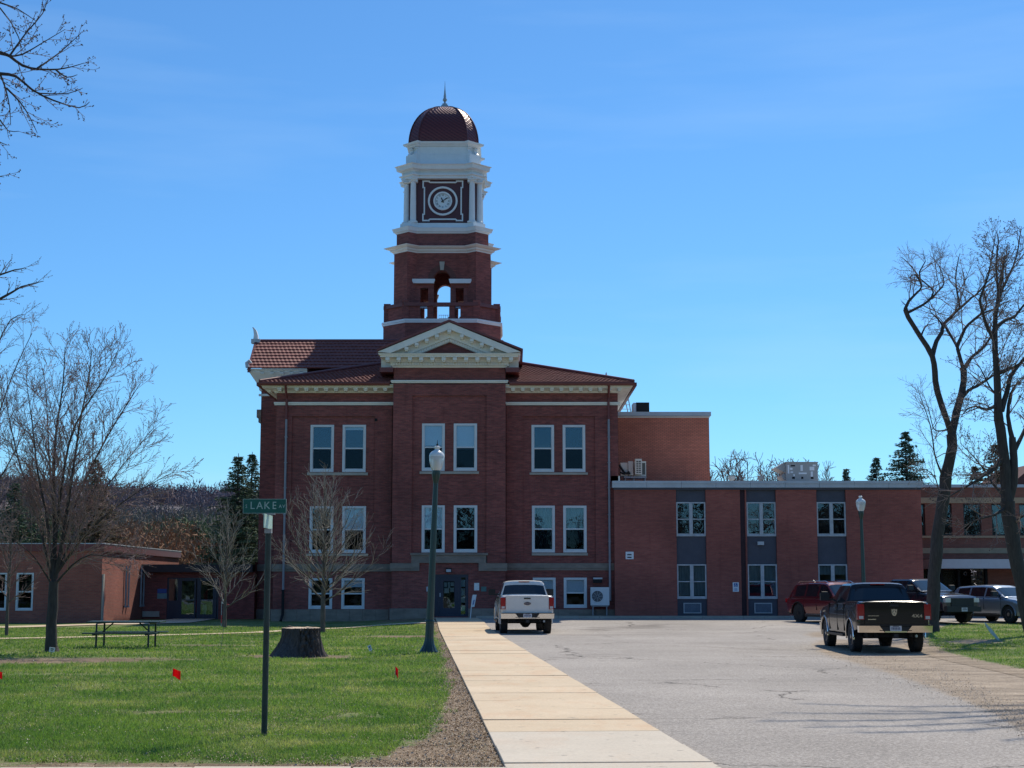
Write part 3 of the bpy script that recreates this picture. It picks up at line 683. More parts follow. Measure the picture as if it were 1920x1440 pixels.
# clock faces
ck=tz(376,YF+.75)
def clock(k):
    M=side_xf(k,1.0); yf=-1.73*TS
    q=MB()
    zt_,zb2=tz(337,YF+.7),tz(413.5,YF+.7); hw=1.085*TS; t=.08; dd=.08
    def bar(x0,x1,z0,z1): q.box(x0,x1,yf-.07,yf+.01,z0,z1)
    L=hw; zc=(zt_+zb2)/2; H=(zt_-zb2)/2
    for sx in (-1,1):
        for sz in (-1,1):
            def B2(x0,x1,z0,z1): bar(*sorted((sx*x0,sx*x1)),*sorted((zc+sz*z0,zc+sz*z1)))
            B2(L-t,L,H-.46,H); B2(L-.44,L-t,H-t,H); B2(L-.44,L-.44+t*.8,H-dd-t*.6,H-t); B2(L-t-dd,L-t,H-.46,H-.46+t*.8)
    for sz in (-1,1): bar(-(L-.44),L-.44,*sorted((zc+sz*(H-dd-t),zc+sz*(H-dd))))
    for sx in (-1,1): bar(*sorted((sx*(L-dd-t),sx*(L-dd))),zc-H+.46,zc+H-.46)
    q.ringf(0,yf-.09,yf+.01,ck,.69*TS,.79*TS); q.xf(M); q.build('clock_surround',WHITE,court)
    q=MB(); q.lathe([(.0,yf+.01),(.46*TS,yf+.01),(.46*TS,yf-.05),(.0,yf-.05)],0,ck,32,axis='y'); q.xf(M); cl=q.build('clock_face',mat('clock dial white',(.72,.78,.82),.4,var=.03),court)
    q=MB(); q.ringf(0,yf-.12,yf+.01,ck,.41*TS,.50*TS,40); q.xf(M); q.build('clock_rim',WHITE,cl)
    q=MB(); q.ringf(0,yf-.055,yf-.049,ck,.395*TS,.406*TS,40); q.xf(M); q.build('minute_ring',DARKER,cl)
    q=MB()
    for i,sx in enumerate(('XII','I','II','III','IIII','V','VI','VII','VIII','IX','X','XI')):
        a=math.pi/6*i; t_=text_mb(sx,.14,.004); q.merge(t_,Matrix.Translation((.355*math.sin(a),yf-.056,ck+.355*math.cos(a)))@Matrix.Rotation(a,4,'Y')@Matrix.Scale(.8,4,(1,0,0)))
    q.xf(M); q.build('numerals',DARKER,cl)
    for (ang,ln,wd_,nm) in ((R(-30+4.5),.25,.034,'hour_hand'),(R(55),.37,.026,'minute_hand')):
        q=MB(); q.xprism([(-wd_*1.3,-.10),(wd_*1.3,-.10),(wd_*.6,0),(wd_,ln*.75),(0,ln),(-wd_,ln*.75),(-wd_*.6,0)],-.01,.01)
        q.xf(M@Matrix.Translation((0,yf-(.075 if nm[0]=='h' else .098),ck))@Matrix.Rotation(ang,4,'Y')); q.build(nm,DARKER,cl)
for k in range(4): clock(k)
# entablature and upper drum
z6=tz(319,YF+.2); z7=tz(305.5,YF+.1)
pe=plan(1.28,1.96,1.56,2.16)
m=MB(); mould(m,pe,[(0,z5),(.07,z5),(.07,z5+.12),(.16,z5+.17),(.16,z5+.22)]); 
mould(m,plan(1.25,1.93,1.55,2.13),[(0,z5+.22),(0,z6),(.06,z6+.02),(.10,z6+.08),(.30,z6+.14),(.34,z7-.06),(.42,z7),(-.1,z7+.08)]); m.build('entablature',WHITE,court)
z8=tz(290,YF+.9); z9=tz(274,YF+.8); z10=tz(264.5,YF+.6)
pd=plan(1.22,1.80,1.42,2.0)
m=MB(); mould(m,pd,[(.0,z7),(.0,z8),(-.06,z8+.03)]); m.build('drum_base',WHITE,court)
pd2=plan(None,0,1.26,1.74)
m=MB(); m.prism(pd2,z8-.05,z9+.05); m.build('drum',WHITE,court)
for k in range(4):
    M=side_xf(k)
    for s in (0,1):
        q=MB(); prf=[(0,0),(.40,0),(.42,.10),(.30,.24),(.26,.36),(.34,.42),(.32,.50),(0,.50)]
        q.xprism(prf,-.11,.11)
        x,y=(-1.36,-1.70) if s==0 else (-1.70,-1.36)
        q.xf(M@Matrix.Translation((x+.16,y+.16,z8-.02))@Matrix.Rotation(R(225),4,'Z')); q.build('scroll_bracket',WHITE,court)
m=MB(); mould(m,plan(1.24,1.76,1.34,1.86),[(.0,z9),(.06,z9+.02),(.10,z9+.08),(.22,z9+.14),(.26,z10),(-.1,z10+.03)]); m.build('drum_cornice',WHITE,court)
# dome
DH=PZ(202.5,TY)-z10
dm=MB(); K=14; rs=[]
DR=wid(65.5,262); fl_=.70
def dome_ring(r):
    o_=[]; c_=r*.685; e_=r*.975
    for k in range(4):
        for (x,y) in ((-c_,-e_),(-c_*.5,-e_-.015*r),(0,-e_-.02*r),(c_*.5,-e_-.015*r),(c_,-e_)):
            for _ in range(k): x,y=-y,x
            o_.append((x,y))
    return o_
for i in range(K+1):
    a=math.pi/2*i/K*.985; r=DR*math.cos(a)
    rs.append([(TX+x,TY+y,z10+DH*math.sin(a)) for x,y in dome_ring(r)])
dm.rings(rs,True,False,True)
DOME,t,b=newmat('maroon scale dome'); g=pos(t); sp=t.nodes.new('ShaderNodeSeparateXYZ'); t.links.new(g,sp.inputs[0])
ang=nmath(t,'ARCTAN2',nmath(t,'SUBTRACT',sp.outputs[1],TY),nmath(t,'SUBTRACT',sp.outputs[0],TX))
w1=nmath(t,'SINE',nmath(t,'ADD',nmath(t,'MULTIPLY',ang,44),nmath(t,'MULTIPLY',sp.outputs[2],30)))
w2=nmath(t,'SINE',nmath(t,'SUBTRACT',nmath(t,'MULTIPLY',ang,44),nmath(t,'MULTIPLY',sp.outputs[2],30)))
hgt=nmath(t,'ADD',w1,nmath(t,'MULTIPLY',w2,.35))
t.links.new(nramp(t,nmath(t,'ADD',nmath(t,'MULTIPLY',hgt,.3),.5),[(.2,(.085,.015,.016)),(.6,(.15,.030,.028))]),b.inputs['Base Color'])
b.inputs['Roughness'].default_value=.38; b.inputs['Metallic'].default_value=.2; nbump(t,b,hgt,.35,.02)
dm.build('dome',DOME,court,smooth=22)
for k in range(8):
    q=MB(); pts=[]
    for i in range(K+1):
        a=math.pi/2*i/K*.985; rr=dome_ring(DR*math.cos(a)); x,y=rr[(k//2)*5+(4 if k%2 else 0)]; pts.append((TX+x,TY+y,z10+DH*math.sin(a)))
    q.tube(pts,.045,5); q.build('dome_rib',mat('dome rib metal',(.12,.028,.026),.35,.3),court,smooth=60)
zf=z10+DH-.03; h=PZ(151.5,TY)-zf
m=MB(); m.box(TX-.21,TX+.21,TY-.21,TY+.21,zf-.06,zf+.16); m.box(TX-.15,TX+.15,TY-.15,TY+.15,zf+.16,zf+.27)
m.lathe([(.10,zf+.27),(.07,zf+.36),(.05,zf+.42),(.10,zf+.46),(.14,zf+.54),(.10,zf+.64),(.075,zf+.68),(.085,zf+.72),(.05,zf+1.0),(.025,zf+1.3),(.005,zf+h)],TX,TY,12); m.build('finial',mat('grey lead finial',(.34,.38,.42),.4,.3),court,smooth=50)
# ================================================================== OTHER BUILDINGS
YA=76.6
annex=empty('annex_building',(PX(1440,1100,YA),YA,0),'long two storey plain red brick annex with dark panel bays right of the courthouse','building')
XA0,XA1=PX(1152,1000,YA),PX(1729,1000,YA); za=lambda y:PZ(y,YA)
zc0,zc1_=za(914.5),za(902)
bays=[(1268.3,1324),(1400.5,1456),(1532.3,1587.5)]
wx=MB(); ops=[(PX(a,1000,YA),PX(b,1000,YA),-.3,zc0-.03) for a,b in bays]+[(PX(1388.5,1000,YA),PX(1398,1000,YA),-.3,zc0-.03)]
xs=[XA0]+[v for o in sorted(ops) for v in o[:2]]+[XA1]
for a,b in zip(xs[::2],xs[1::2]): wx.box(a,b,YA,YA+.35,-.5,zc0)
wx.box(XA1-.3,XA1,YA+.35,92,-.5,zc0); wx.box(XA0,XA0+.3,YA+.35,92,-.5,zc0); wx.box(XA0,XA1,91.7,92,-.5,zc0-.01)
wx.build('wall',BRICKA,annex)
q=MB(); q.box(ops[-1][0],ops[-1][1],YA+.18,YA+.34,-.5,zc0); q.build('recess_strip',mat('dark maroon strip',(.05,.025,.035),.7),annex)
q=MB(); q.box(XA0-.02,XA1+.02,YA-.07,YA+.4,zc0-.10,zc0); q.build('soffit_strip',PANEL,annex)
n=9
for k in range(n):
    a=XA0-.1+(XA1+.1-XA0+.1)*k/n; b=XA0-.1+(XA1+.2-XA0)*(k+1)/n
    q=MB(); q.box(a+.006,b-.006,YA-.16,92.2 if False else YA+.5,zc0+.0,zc1_-.14); q.box(a+.006,b-.006,YA-.20,YA+.5,zc1_-.138,zc1_); q.build('roof_fascia',LGREY,annex)
q=MB(); q.box(XA0,XA1,YA+.45,92,zc1_-.3,zc1_-.03); q.build('roof',mat('flat roof membrane',(.45,.45,.45),.9),annex)
TRIM=mat('aluminium window trim',(.42,.44,.47),.45,.1)
def quad_window(parent,x0,x1,z0,z1,Y,blinds=0,tint=GLASS,sill_=True):
    f=MB(); t=.065; frame_mb(f,x0,x1,z0,z1,Y+.04,Y+.20,t); xm=(x0+x1)/2; zm=(z0+z1)/2
    f.box(xm-.085,xm+.085,Y+.03,Y+.19,z0+t,z1-t)
    for a,b in ((x0+t,xm-.085),(xm+.085,x1-t)): f.box(a,b,Y+.08,Y+.16,zm-.025,zm+.025); f.box(a,b,Y+.09,Y+.17,z0+t,z0+t+.07)
    wd=f.build('window',TRIM,parent)
    for a,b in ((x0+t,xm-.085),(xm+.085,x1-t)):
        for c,d in ((z0+t+.07,zm-.025),(zm+.025,z1-t)):
            p=MB(); p.box(a,b,Y+.115,Y+.125,c,d); p.build('pane',GLASS,wd)
    if blinds:
        p=MB(); p.box(x0+t,x1-t,Y+.24,Y+.25,z0+(z1-z0)*(1-blinds),z1-t); p.build('curtain',mat('grey green curtain',(.20,.25,.25),.9,var=.3,scale=3,ms=(6,1,.5)),wd)
    return wd
for i,(a,b) in enumerate(bays):
    x0,x1=PX(a,1000,YA)+.01,PX(b,1000,YA)-.01
    u0,u1,l0,l1=za(1005.5),za(941.3),za(1123),za(1058)
    for (z0,z1) in ((-.45,l0),(l1,u0),(u1,zc0-.1)):
        q=MB(); q.box(x0,x1,YA+.12,YA+.3,z0,z1); q.build('spandrel_panel',PANEL,annex)
    rm=MB(); 
    for (z0,z1) in ((l0,l1),(u0,u1)):
        rm.box(x0,x1,YA+.9,YA+.95,z0-.2,z1+.2); rm.box(x0-.05,x0,YA+.36,YA+.9,z0-.2,z1+.2); rm.box(x1,x1+.05,YA+.36,YA+.9,z0-.2,z1+.2); rm.box(x0,x1,YA+.30,YA+.9,z0-.25,z0-.0); rm.box(x0,x1,YA+.30,YA+.9,z1,z1+.25)
    rm.build('room',DARK,annex)
    quad_window(annex,x0,x1,u0,u1,YA); quad_window(annex,x0,x1,l0,l1,YA,(.9,.55,.3)[i])
    # air conditioner grille
    g0,g1=za(1150),za(1130.5); gx0,gx1=x0+.30,x1-.28
    q=MB(); frame_mb(q,gx0,gx1,g0,g1,YA+.04,YA+.13,.04); gr=q.build('wall_grille',TRIM,annex)
    q=MB(); nn=9
    for k in range(nn): zz=g0+.04+(g1-g0-.08)*(k+.5)/nn; q.box(gx0+.04,gx1-.04,YA+.06,YA+.11,zz-.018,zz+.018)
    o=q.build('louvre',mat('blue grey louvre',(.13,.17,.23),.45,.3),gr); o['kind']='stuff'
def platea(name,x0,x1,y0,y1,Y,th,mt,out=0.0,parent=annex): return plate(name,x0,x1,y0,y1,Y,th,mt,parent,None,out)
v=platea('wall_vent',1173,1188,1034.5,1048.5,YA,.05,WHITE)
for yy in (1039,1044): platea('vent_slot',1176,1184,yy,yy+2.2,YA,.004,DARKER,.051)
platea('wall_lamp',1420.5,1432,1015.5,1022,YA,.20,LGREY,-.1)
# handicapped parking sign
sg=empty('parking_sign',(PX(1379,1101,YA),YA-.03,za(1109)),'small white and blue disabled parking sign on the annex wall','sign')
q=MB(); x0,x1,z0,z1=PX(1373.8,1101,YA),PX(1385.2,1101,YA),za(1109.5),za(1092); q.box(x0,x1,YA-.03,YA-.005,z0,z1); q.build('sign_board',mat('sign white',(.72,.76,.8),.4,var=.03),sg)
BLUE=mat('sign blue',(.01,.08,.32),.4,var=.05); xm=(x0+x1)/2; q=MB(); q.box(xm-.09,xm+.09,YA-.034,YA-.0305,z0+.24,z1-.04); q.build('blue_square',BLUE,sg)
q=MB(); q.ringf(xm-.005,YA-.037,YA-.0345,z0+.30,.035,.05,14); q.disc(xm-.02,YA-.037,z1-.075,.016,10); q.box(xm-.03,xm-.012,YA-.037,YA-.0345,z0+.31,z1-.10); q.box(xm-.012,xm+.04,YA-.037,YA-.0345,z0+.31,z0+.325); q.box(xm+.03,xm+.045,YA-.037,YA-.0345,z0+.26,z0+.325); q.build('wheelchair_symbol',WHITE,sg)
q=MB()
for k in range(3): q.box(xm-.08,xm+.08,YA-.0335,YA-.0305,z0+.05+k*.055,z0+.07+k*.055)
q.build('printed_lines',BLUE,sg)
# condenser unit and wall conduit by the downpipe
cu=empty('condenser_unit',(PX(1125,1118,YW-.4),YW-.45,.35),'white outdoor air conditioner unit with round fan low on the courthouse wall','air conditioner')
x0,x1=PX(1107.5,1118,YW-.6),PX(1142.5,1118,YW-.6); z0,z1=PZ(1135,YW-.6),PZ(1101,YW-.6)
q=MB(); q.box(x0,x1,YW-.62,YW-.28,z0,z1); q.build('case',mat('air conditioner white',(.62,.64,.66),.5,var=.05),cu)
fx_,fz_=x0+.33,(z0+z1)/2; q=MB(); q.disc(fx_,YW-.624,fz_,.27,28); q.build('fan_opening',DARKER,cu)
q=MB()
for r in (.27,.22,.17,.12,.07): q.ringf(fx_,YW-.645,YW-.63,fz_,r-.008,r+.004,28)
for k in range(8): a=k*math.pi/4; q.tube([(fx_+.03*math.cos(a),YW-.638,fz_+.03*math.sin(a)),(fx_+.27*math.cos(a),YW-.638,fz_+.27*math.sin(a))],.007,4)
q.build('fan_guard',LGREY,cu)
q=MB(); q.box(x0+.05,x1-.05,YW-.55,YW-.1,z0-.06,z0-.003); q.box(x0+.1,x0+.14,YW-.5,YW-.1,z0-.5,z0-.06); q.box(x1-.14,x1-.1,YW-.5,YW-.1,z0-.5,z0-.06); q.build('bracket',GREYM,cu)
# block of three storeys behind the annex
YU=82.0; ub=empty('upper_block',(PX(1245,900,YU),YU,0),'tall plain orange brick block rising behind the annex beside the courthouse','building')
ux0,ux1=PX(1150,850,YU),PX(1330.5,850,YU); uz=PZ(780,YU)
q=MB(); q.box(ux0,ux1,YU,92,0,uz); q.build('wall',BRICKO,ub)
q=MB(); q.box(ux0,ux1+.03,YU-.05,92.05,PZ(783,YU),PZ(781,YU)); q.build('trim_band',CREAM,ub)
q=MB(); q.box(ux0-.0,ux1+.1,YU-.12,92.1,PZ(780,YU),PZ(772.5,YU)); q.build('coping',LGREY,ub)
rb=empty('rooftop_fan',(PX(1203,765,84),84,PZ(775,84)),'black box fan on the roof of the upper brick block','roof unit')
q=MB(); q.box(PX(1193,765,84),PX(1217.5,765,84),84,85.2,PZ(775,84),PZ(754.5,84)); q.build('case',DARKER,rb)
q=MB(); q.box(PX(1187,765,84.2),PX(1193,765,84)-.002,84.02,85.2,PZ(775,84),PZ(755,84)); q.build('side_panel',LGREY,rb)
# heat pumps on the annex roof
YH=79.5; hp=empty('heat_pump',(PX(1195,890,YH),YH,PZ(903,YH)),'pair of cream heat pumps with black hoses on the annex roof','air conditioner')
hz=lambda y:PZ(y,YH); hx=lambda x:PX(x,885,YH)
CRW=mat('cream white casing',(.62,.60,.54),.5,var=.06)
q=MB(); q.box(hx(1164),hx(1178),YH+.2,YH+.9,hz(892),hz(867)); q.box(hx(1178.5),hx(1187.5),YH+.1,YH+.9,hz(891),hz(864.5)); q.box(hx(1190),hx(1212),YH+.15,YH+.8,hz(892),hz(864.5)); q.build('case',CRW,hp)
q=MB(); q.box(hx(1190.5),hx(1203),YH-.25,YH+.14,hz(889.5),hz(861)); q.build('front_case',CRW,hp)
q=MB()
for k in range(7):
    a,b=865+k*3.4,866.8+k*3.4; q.box(hx(1192.5),hx(1196.2),YH-.256,YH-.251,hz(b),hz(a)); q.box(hx(1197.2),hx(1201),YH-.256,YH-.251,hz(b),hz(a))
o=q.build('vent_slot',DARKER,hp); o['kind']='stuff'
q=MB(); q.box(hx(1204.5),hx(1210.5),YH+.145,YH+.15,hz(889.5),hz(867.5)); q.build('side_grille',mat('dark grille',(.10,.10,.09),.6),hp)
q=MB(); q.tube([(hx(1162),YH+.1,hz(872)),(hx(1166),YH,hz(880)),(hx(1172),YH,hz(887)),(hx(1182),YH,hz(888))],.06,6); q.tube([(hx(1163),YH,hz(886)),(hx(1170),YH-.1,hz(889)),(hx(1180),YH,hz(885))],.05,6); q.build('hose',DARKER,hp,smooth=50)
q=MB(); q.box(hx(1170),hx(1212),YH,YH+.8,hz(896),hz(893)); 
for xx in (1172,1188,1209): q.box(hx(xx),hx(xx+1.6),YH+.1,YH+.7,hz(905),hz(896))
q.build('stand',GREYM,hp)
q=MB(); q.box(PX(1144,900,YW+.4),PX(1161,900,YW+.4),YW-.1,YW+.6,PZ(903,YW),PZ(892.5,YW)); o=q.build('cream_duct',CRW); tag(o,'small cream box where the annex roof meets the courthouse corner','duct')
# rooftop unit and small vents
YV=80.5; ru=empty('rooftop_unit',(PX(1504,885,YV),YV,PZ(904,YV)),'large grey box air handler with hood on the annex roof','roof unit')
vx=lambda x:PX(x,885,YV); vz=lambda y:PZ(y,YV)
UG=mat('unit grey paint',(.34,.34,.33),.6,var=.06)
q=MB(); q.box(vx(1474),vx(1533.5),YV,YV+1.8,vz(904),vz(867)); q.box(vx(1473),vx(1534.5),YV-.04,YV+1.85,vz(867.5),vz(866)); q.build('case',UG,ru)
q=MB(); q.xprism([(vx(1456),vz(876)),(vx(1474)-.003,vz(886)),(vx(1474)-.003,vz(868)),(vx(1470),vz(868))],YV+.2,YV+1.6); q.xprism([(vx(1466),vz(892)),(vx(1474)-.003,vz(902)),(vx(1474)-.003,vz(887)),(vx(1471),vz(887))],YV+.2,YV+1.6); q.build('intake_hood',UG,ru)
q=MB()
for (a,b,c,d) in ((1481,1486,877,881),(1482,1487,884,886.5),(1501,1505.5,872,883),(1497.5,1512.5,886,889),(1518,1527,875,882),(1520,1524,884,896),(1487.5,1490,889,893),(1524,1530,871,874),(1477,1480,872,888)): q.box(vx(a),vx(b),YV-.008,YV-.002,vz(d),vz(c))
q.build('sticker',WHITE,ru)
q=MB()
for (a,b,c,d) in ((1485,1490,894,898),(1502,1506,894,898),(1520,1525,894,898),(1483,1491,872,874.5)): q.box(vx(a),vx(b),YV-.009,YV-.001,vz(d),vz(c))
q.build('access_slot',DARKER,ru)
for i,(xx,yy) in enumerate(((1374,892),(1429,891))):
    q=MB(); X=vx(xx); q.lathe([(.09,vz(906)),(.09,vz(898)),(.17,vz(898)),(.17,vz(yy))],X,YV+.5,12); o=q.build('roof_vent',CRW if i==0 else UG,smooth=40); tag(o,('left','right')[i]+' of the two short capped vents on the annex roof','roof vent')
# right hand building beyond the annex
YC=80.5; cb=empty('office_building',(PX(1850,1100,YC),YC,0),'red brick building with tan stone bands and white canopy at the far right','building')
zcx=lambda y:PZ(y,YC); cx=lambda x:PX(x,980,YC)
TAN=mat('tan stone band',(.42,.29,.18),.8,var=.15,scale=2,obj=False)
X0,X1=cx(1726),cx(2150); Xop=[(1726,1735),(1768,1785.5),(1807,1840),(1860,1889),(1912,1944),(1966,1998),(2020,2050)]
wn=MB(); ops=[(cx(a),cx(b),zcx(1004),zcx(944.5)) for a,b in Xop]
wall_open(wn,X0,X1,zcx(1048),zcx(914),YC,ops,.2,1.0)
pc=[(1726,1733),(1850,2150)]
wn.box(X0,X1,YC+1.2,YC+12,zcx(1048),zcx(914)-.02)
for a,b in ((1848,2150),): wn.box(cx(a),cx(b),YC,YC+.3,-.3,zcx(1066))
wn.box(X0,cx(1848),YC+3,YC+3.2,-.3,zcx(1048))
wn.build('wall',[brickmat('warm red brick',(.29,.10,.065),(.23,.078,.052),(.20,.10,.075),.14),DARK],cb)
for (a,b,o_) in ((933,943.5,.05),(1004.5,1008.5,.08),(1027.5,1037.5,.05)):
    q=MB(); q.box(X0,X1,YC-o_,YC+.01,zcx(b),zcx(a)); q.build('stone_band',TAN,cb)
q=MB(); q.box(X0,X1,YC-.1,YC+.5,zcx(914),zcx(908.5)); q.build('coping',LGREY,cb)
q=MB(); q.box(X0,X1,YC-1.9,YC-.0,zcx(1066.5),zcx(1049.5)); q.build('canopy',mat('canopy white',(.50,.51,.54),.5,var=.05),cb)
q=MB(); q.box(X0+.1,cx(1848),YC+2.9,YC+2.95,-.2,zcx(1068)); q.build('dark_glazing',mat('dark tinted glazing',(.012,.014,.018),.12),cb)
for k,(a,b) in enumerate(Xop):
    f=MB(); frame_mb(f,cx(a)+.02,cx(b)-.02,zcx(1004)+.02,zcx(944.5)-.02,YC+.12,YC+.2,.05)
    wd=f.build('window',mat('dark bronze frame',(.03,.028,.028),.5),cb)
    p=MB(); p.box(cx(a)+.07,cx(b)-.07,YC+.15,YC+.16,zcx(1004)+.07,zcx(944.5)-.07); p.build('pane',glassmat('dark window glass',(.45,.5,.5),.10) if 'dark window glass' not in MATS else MATS['dark window glass'],wd)
    p=MB(); nb=int((b-a)/3.2)
    for i in range(nb): xx=cx(a)+.1+(cx(b)-cx(a)-.2)*(i+.5)/nb; p.box(xx-.012,xx+.012,YC+.25,YC+.27,zcx(1004),zcx(944.5))
    o=p.build('vertical_blind',GREYM,wd); o['kind']='stuff'
for a in (1736,1760,1792,1843): 
    q=MB(); q.box(cx(a),cx(a+4),YC-.05,YC+.25,-.2,zcx(1066.6)); q.build('canopy_post',DARKER,cb)
q=MB(); q.ringf(cx(1836),YC+2.8,YC+2.88,zcx(1075),.06,.10,14); q.build('wall_clock',LGREY,cb)
# small gabled roof behind
q=MB(); YG=110; q.xprism([(PX(1896,905,YG),PZ(908,YG)),(PX(1990,905,YG),PZ(908,YG)),(PX(1943,880,YG),PZ(868,YG))],YG,YG+10); 
gh=empty('distant_house',(PX(1943,900,YG),YG,0),'reddish gable roof showing over the right hand brick building','house'); q.build('roof',mat('maroon shingle',(.14,.06,.055),.9),gh)
q=MB(); q.box(PX(1900,905,YG),PX(1986,905,YG),YG+.5,YG+9.5,0,PZ(908,YG)-.02); q.build('wall',BRICKO,gh)

# left low building
YL=73.8; lb=empty('low_brick_building',(PX(95,1100,YL),YL,0),'single storey red brick building with dark red parapet at the left edge','building')
lz=lambda y:PZ(y,YL); LX1=PX(190,1100,YL); LX0=LX1-26
lops=[(PX(a,1110,YL),PX(b,1110,YL),lz(1145),lz(1074)) for a,b in ((30,62.5),(-20,12.5),(-70,-38),(-120,-88))]
wn=MB(); wall_open(wn,LX0,LX1,-.4,lz(1034),YL,lops,.12,.9); wn.box(LX1-.3,LX1,YL+.01,YL+17,-.4,lz(1034)); wn.box(LX0,LX1-.31,YL+1.2,YL+17,-.4,lz(1034))
BRL=brickmat('tan red brick',(.36,.105,.070),(.28,.074,.055),(.24,.13,.10),.2)
wn.build('wall',[BRL,DARK],lb)
for o in lops: double_hung(lb,*o,YL,t=.07,blind=0)
q=MB(); frame=lz(1034); q.box(LX0-.1,LX1+.10,YL-.10,YL+17.1,frame,lz(1020)); q.build('parapet',REDM,lb)
q=MB(); q.box(LX0-.12,LX1+.12,YL-.12,YL+17.12,lz(1020),lz(1018.3)); q.build('coping',LGREY,lb)
for (yy) in (4.4,5.0,7.6,8.2):
    q=MB(); q.tube([(LX1+.07,YL+yy,.75),(LX1+.07,YL+yy,2.75)],.045,8); q.lathe([(.07,.66),(.07,.76)],LX1+.07,YL+yy,8); q.build('wall_conduit',GREYM,lb,smooth=40)
q=MB(); q.box(LX1+.01,LX1+.08,YL+.05,YL+.28,0,2.3) ; q.build('corner_trim',STONEP,lb)
# connector with glass doors
YN=82.0; nb_=empty('entrance_link',(PX(365,1100,YN),YN,0),'low flat roofed dark brick link with double glass doors','building')
nz_=lambda y:PZ(y,YN); nx=lambda x:PX(x,1110,YN)
NX0,NX1=LX1+.02,XM0-.02
dops=[(nx(313),nx(410),-.05,nz_(1083))]
q=MB(); wall_open(q,NX0,NX1,-.4,nz_(1071),YN,dops,.2,2.5); q.quad((NX1,YN,-.4),(NX1,86,-.4),(NX1,86,3),(NX1,YN,3)); q.build('wall',[BRICK,mat('lobby interior',(.20,.15,.13),.8,var=.3)],nb_)
q=MB(); q.box(NX0,nx(475),YN-.45,YN+6,nz_(1073),nz_(1058.5)); q.build('roof_fascia',mat('dark brown fascia',(.03,.022,.025),.6),nb_)
e=MB(); frame_mb(e,dops[0][0],dops[0][1],-.05,nz_(1083),YN+.05,YN+.15,.08)
for xx in (335,371,404): e.box(nx(xx)-.06,nx(xx)+.06,YN+.052,YN+.148,.0,nz_(1083)-.08)
e.box(dops[0][0]+.08,nx(335)-.06,YN+.06,YN+.14,.03,nz_(1126)); ef2=e.build('door_frame',NAVY,nb_)
for (a,b) in ((337,367),(373,402)):
    dl=MB(); frame_mb(dl,nx(a),nx(b),.03,nz_(1083)-.083,YN+.06,YN+.12,.09,.22); dr=dl.build('door',NAVY,nb_)
    p=MB(); p.box(nx(a)+.09,nx(b)-.09,YN+.09,YN+.10,.25,nz_(1083)-.173); p.build('pane',GLASSC,dr)
    p=MB(); p.tube([(nx((a+b)/2)-.3,YN+.04,1.0),(nx((a+b)/2)+.3,YN+.04,1.0)],.018,6); p.build('push_bar',GREYM,dr)
p=MB(); p.box(dops[0][0]+.08,nx(335)-.06,YN+.09,YN+.10,nz_(1126),nz_(1083)-.08); p.build('sidelight',GLASSC,ef2)
q=MB(); FLAG=mat('red banner cloth',(.50,.02,.02),.7); q.xprism([(nx(338.5),.35),(nx(347),.5),(nx(347),.95),(nx(343),1.15),(nx(338.5),.8)],YN+.6,YN+.65); q.xprism([(nx(354),.32),(nx(364),.32),(nx(364),1.0),(nx(354),.9)],YN+1.0,YN+1.05); q.xprism([(nx(376),.9),(nx(382),.9),(nx(383),1.6),(nx(375),1.3)],YN+1.0,YN+1.05); q.xprism([(nx(394),1.0),(nx(401),1.0),(nx(401),1.7),(nx(394),1.6)],YN+1.0,YN+1.05)
o=q.build('hanging_banner',FLAG); tag(o,'red banners hanging inside the glass doors of the low link','banner')
o['kind']='stuff'
q=MB(); q.box(nx(376),nx(383),YN+.7,YN+.75,.25,.75); q.build('floor_sign',WHITE,nb_)
plate('door_sign',295.5,312.5,1104,1112,YN,.03,BLUE,nb_,'blue sign beside the glass doors',0.0)
plate('door_sign',295,313,1112.5,1122.5,YN,.03,mat('faded teal sign',(.16,.28,.30),.6),nb_,'faded pale green sign beside the glass doors',0.0)
plate('stone_block',268,299,1146,1156.5,YN,.12,STONEP,nb_,None,0.0)
# ================================================================== GROUND
def proj(x,y,z):
    d=ct*y+st*(z-HC); return 960+F*x/d, 720-F*(-st*y+ct*(z-HC))/d
def swc(y): return 1.87-.0606*y          # centre line of the main walk
SWH=1.02
def lerp_tab(tab,x):
    if x<=tab[0][0]: return tab[0][1]
    for (a,b),(c,d) in zip(tab,tab[1:]):
        if x<=c: return b+(d-b)*(x-a)/(c-a)
    return tab[-1][1]
def sheet(name, ys, xL, xR, nx, dz, m, attr=None, bias=1.0, kind='structure'):
    v=[];f=[];at=[]
    for y in ys:
        a,b=xL(y),xR(y)
        for i in range(nx+1):
            t=i/nx; t=t**bias if bias>0 else 1-(1-t)**(-bias); x=a+(b-a)*t
            v.append((x,y,gz(x,y)+dz)); 
            if attr: at.append(attr(x,y))
    for j in range(len(ys)-1):
        for i in range(nx): k=j*(nx+1)+i; f.append((k,k+1,k+nx+2,k+nx+1))
    me=bpy.data.meshes.new(name); me.from_pydata(v,[],f); me.materials.append(m)
    if attr:
        A=me.attributes.new('dirt','FLOAT','POINT'); A.data.foreach_set('value',at)
    me.polygons.foreach_set('use_smooth',[True]*len(f))
    o=bpy.data.objects.new(name,me); sc.collection.objects.link(o); o['kind']=kind; return o
def attrn(t,name):
    q=t.nodes.new('ShaderNodeAttribute'); q.attribute_name=name; return q.outputs['Fac']
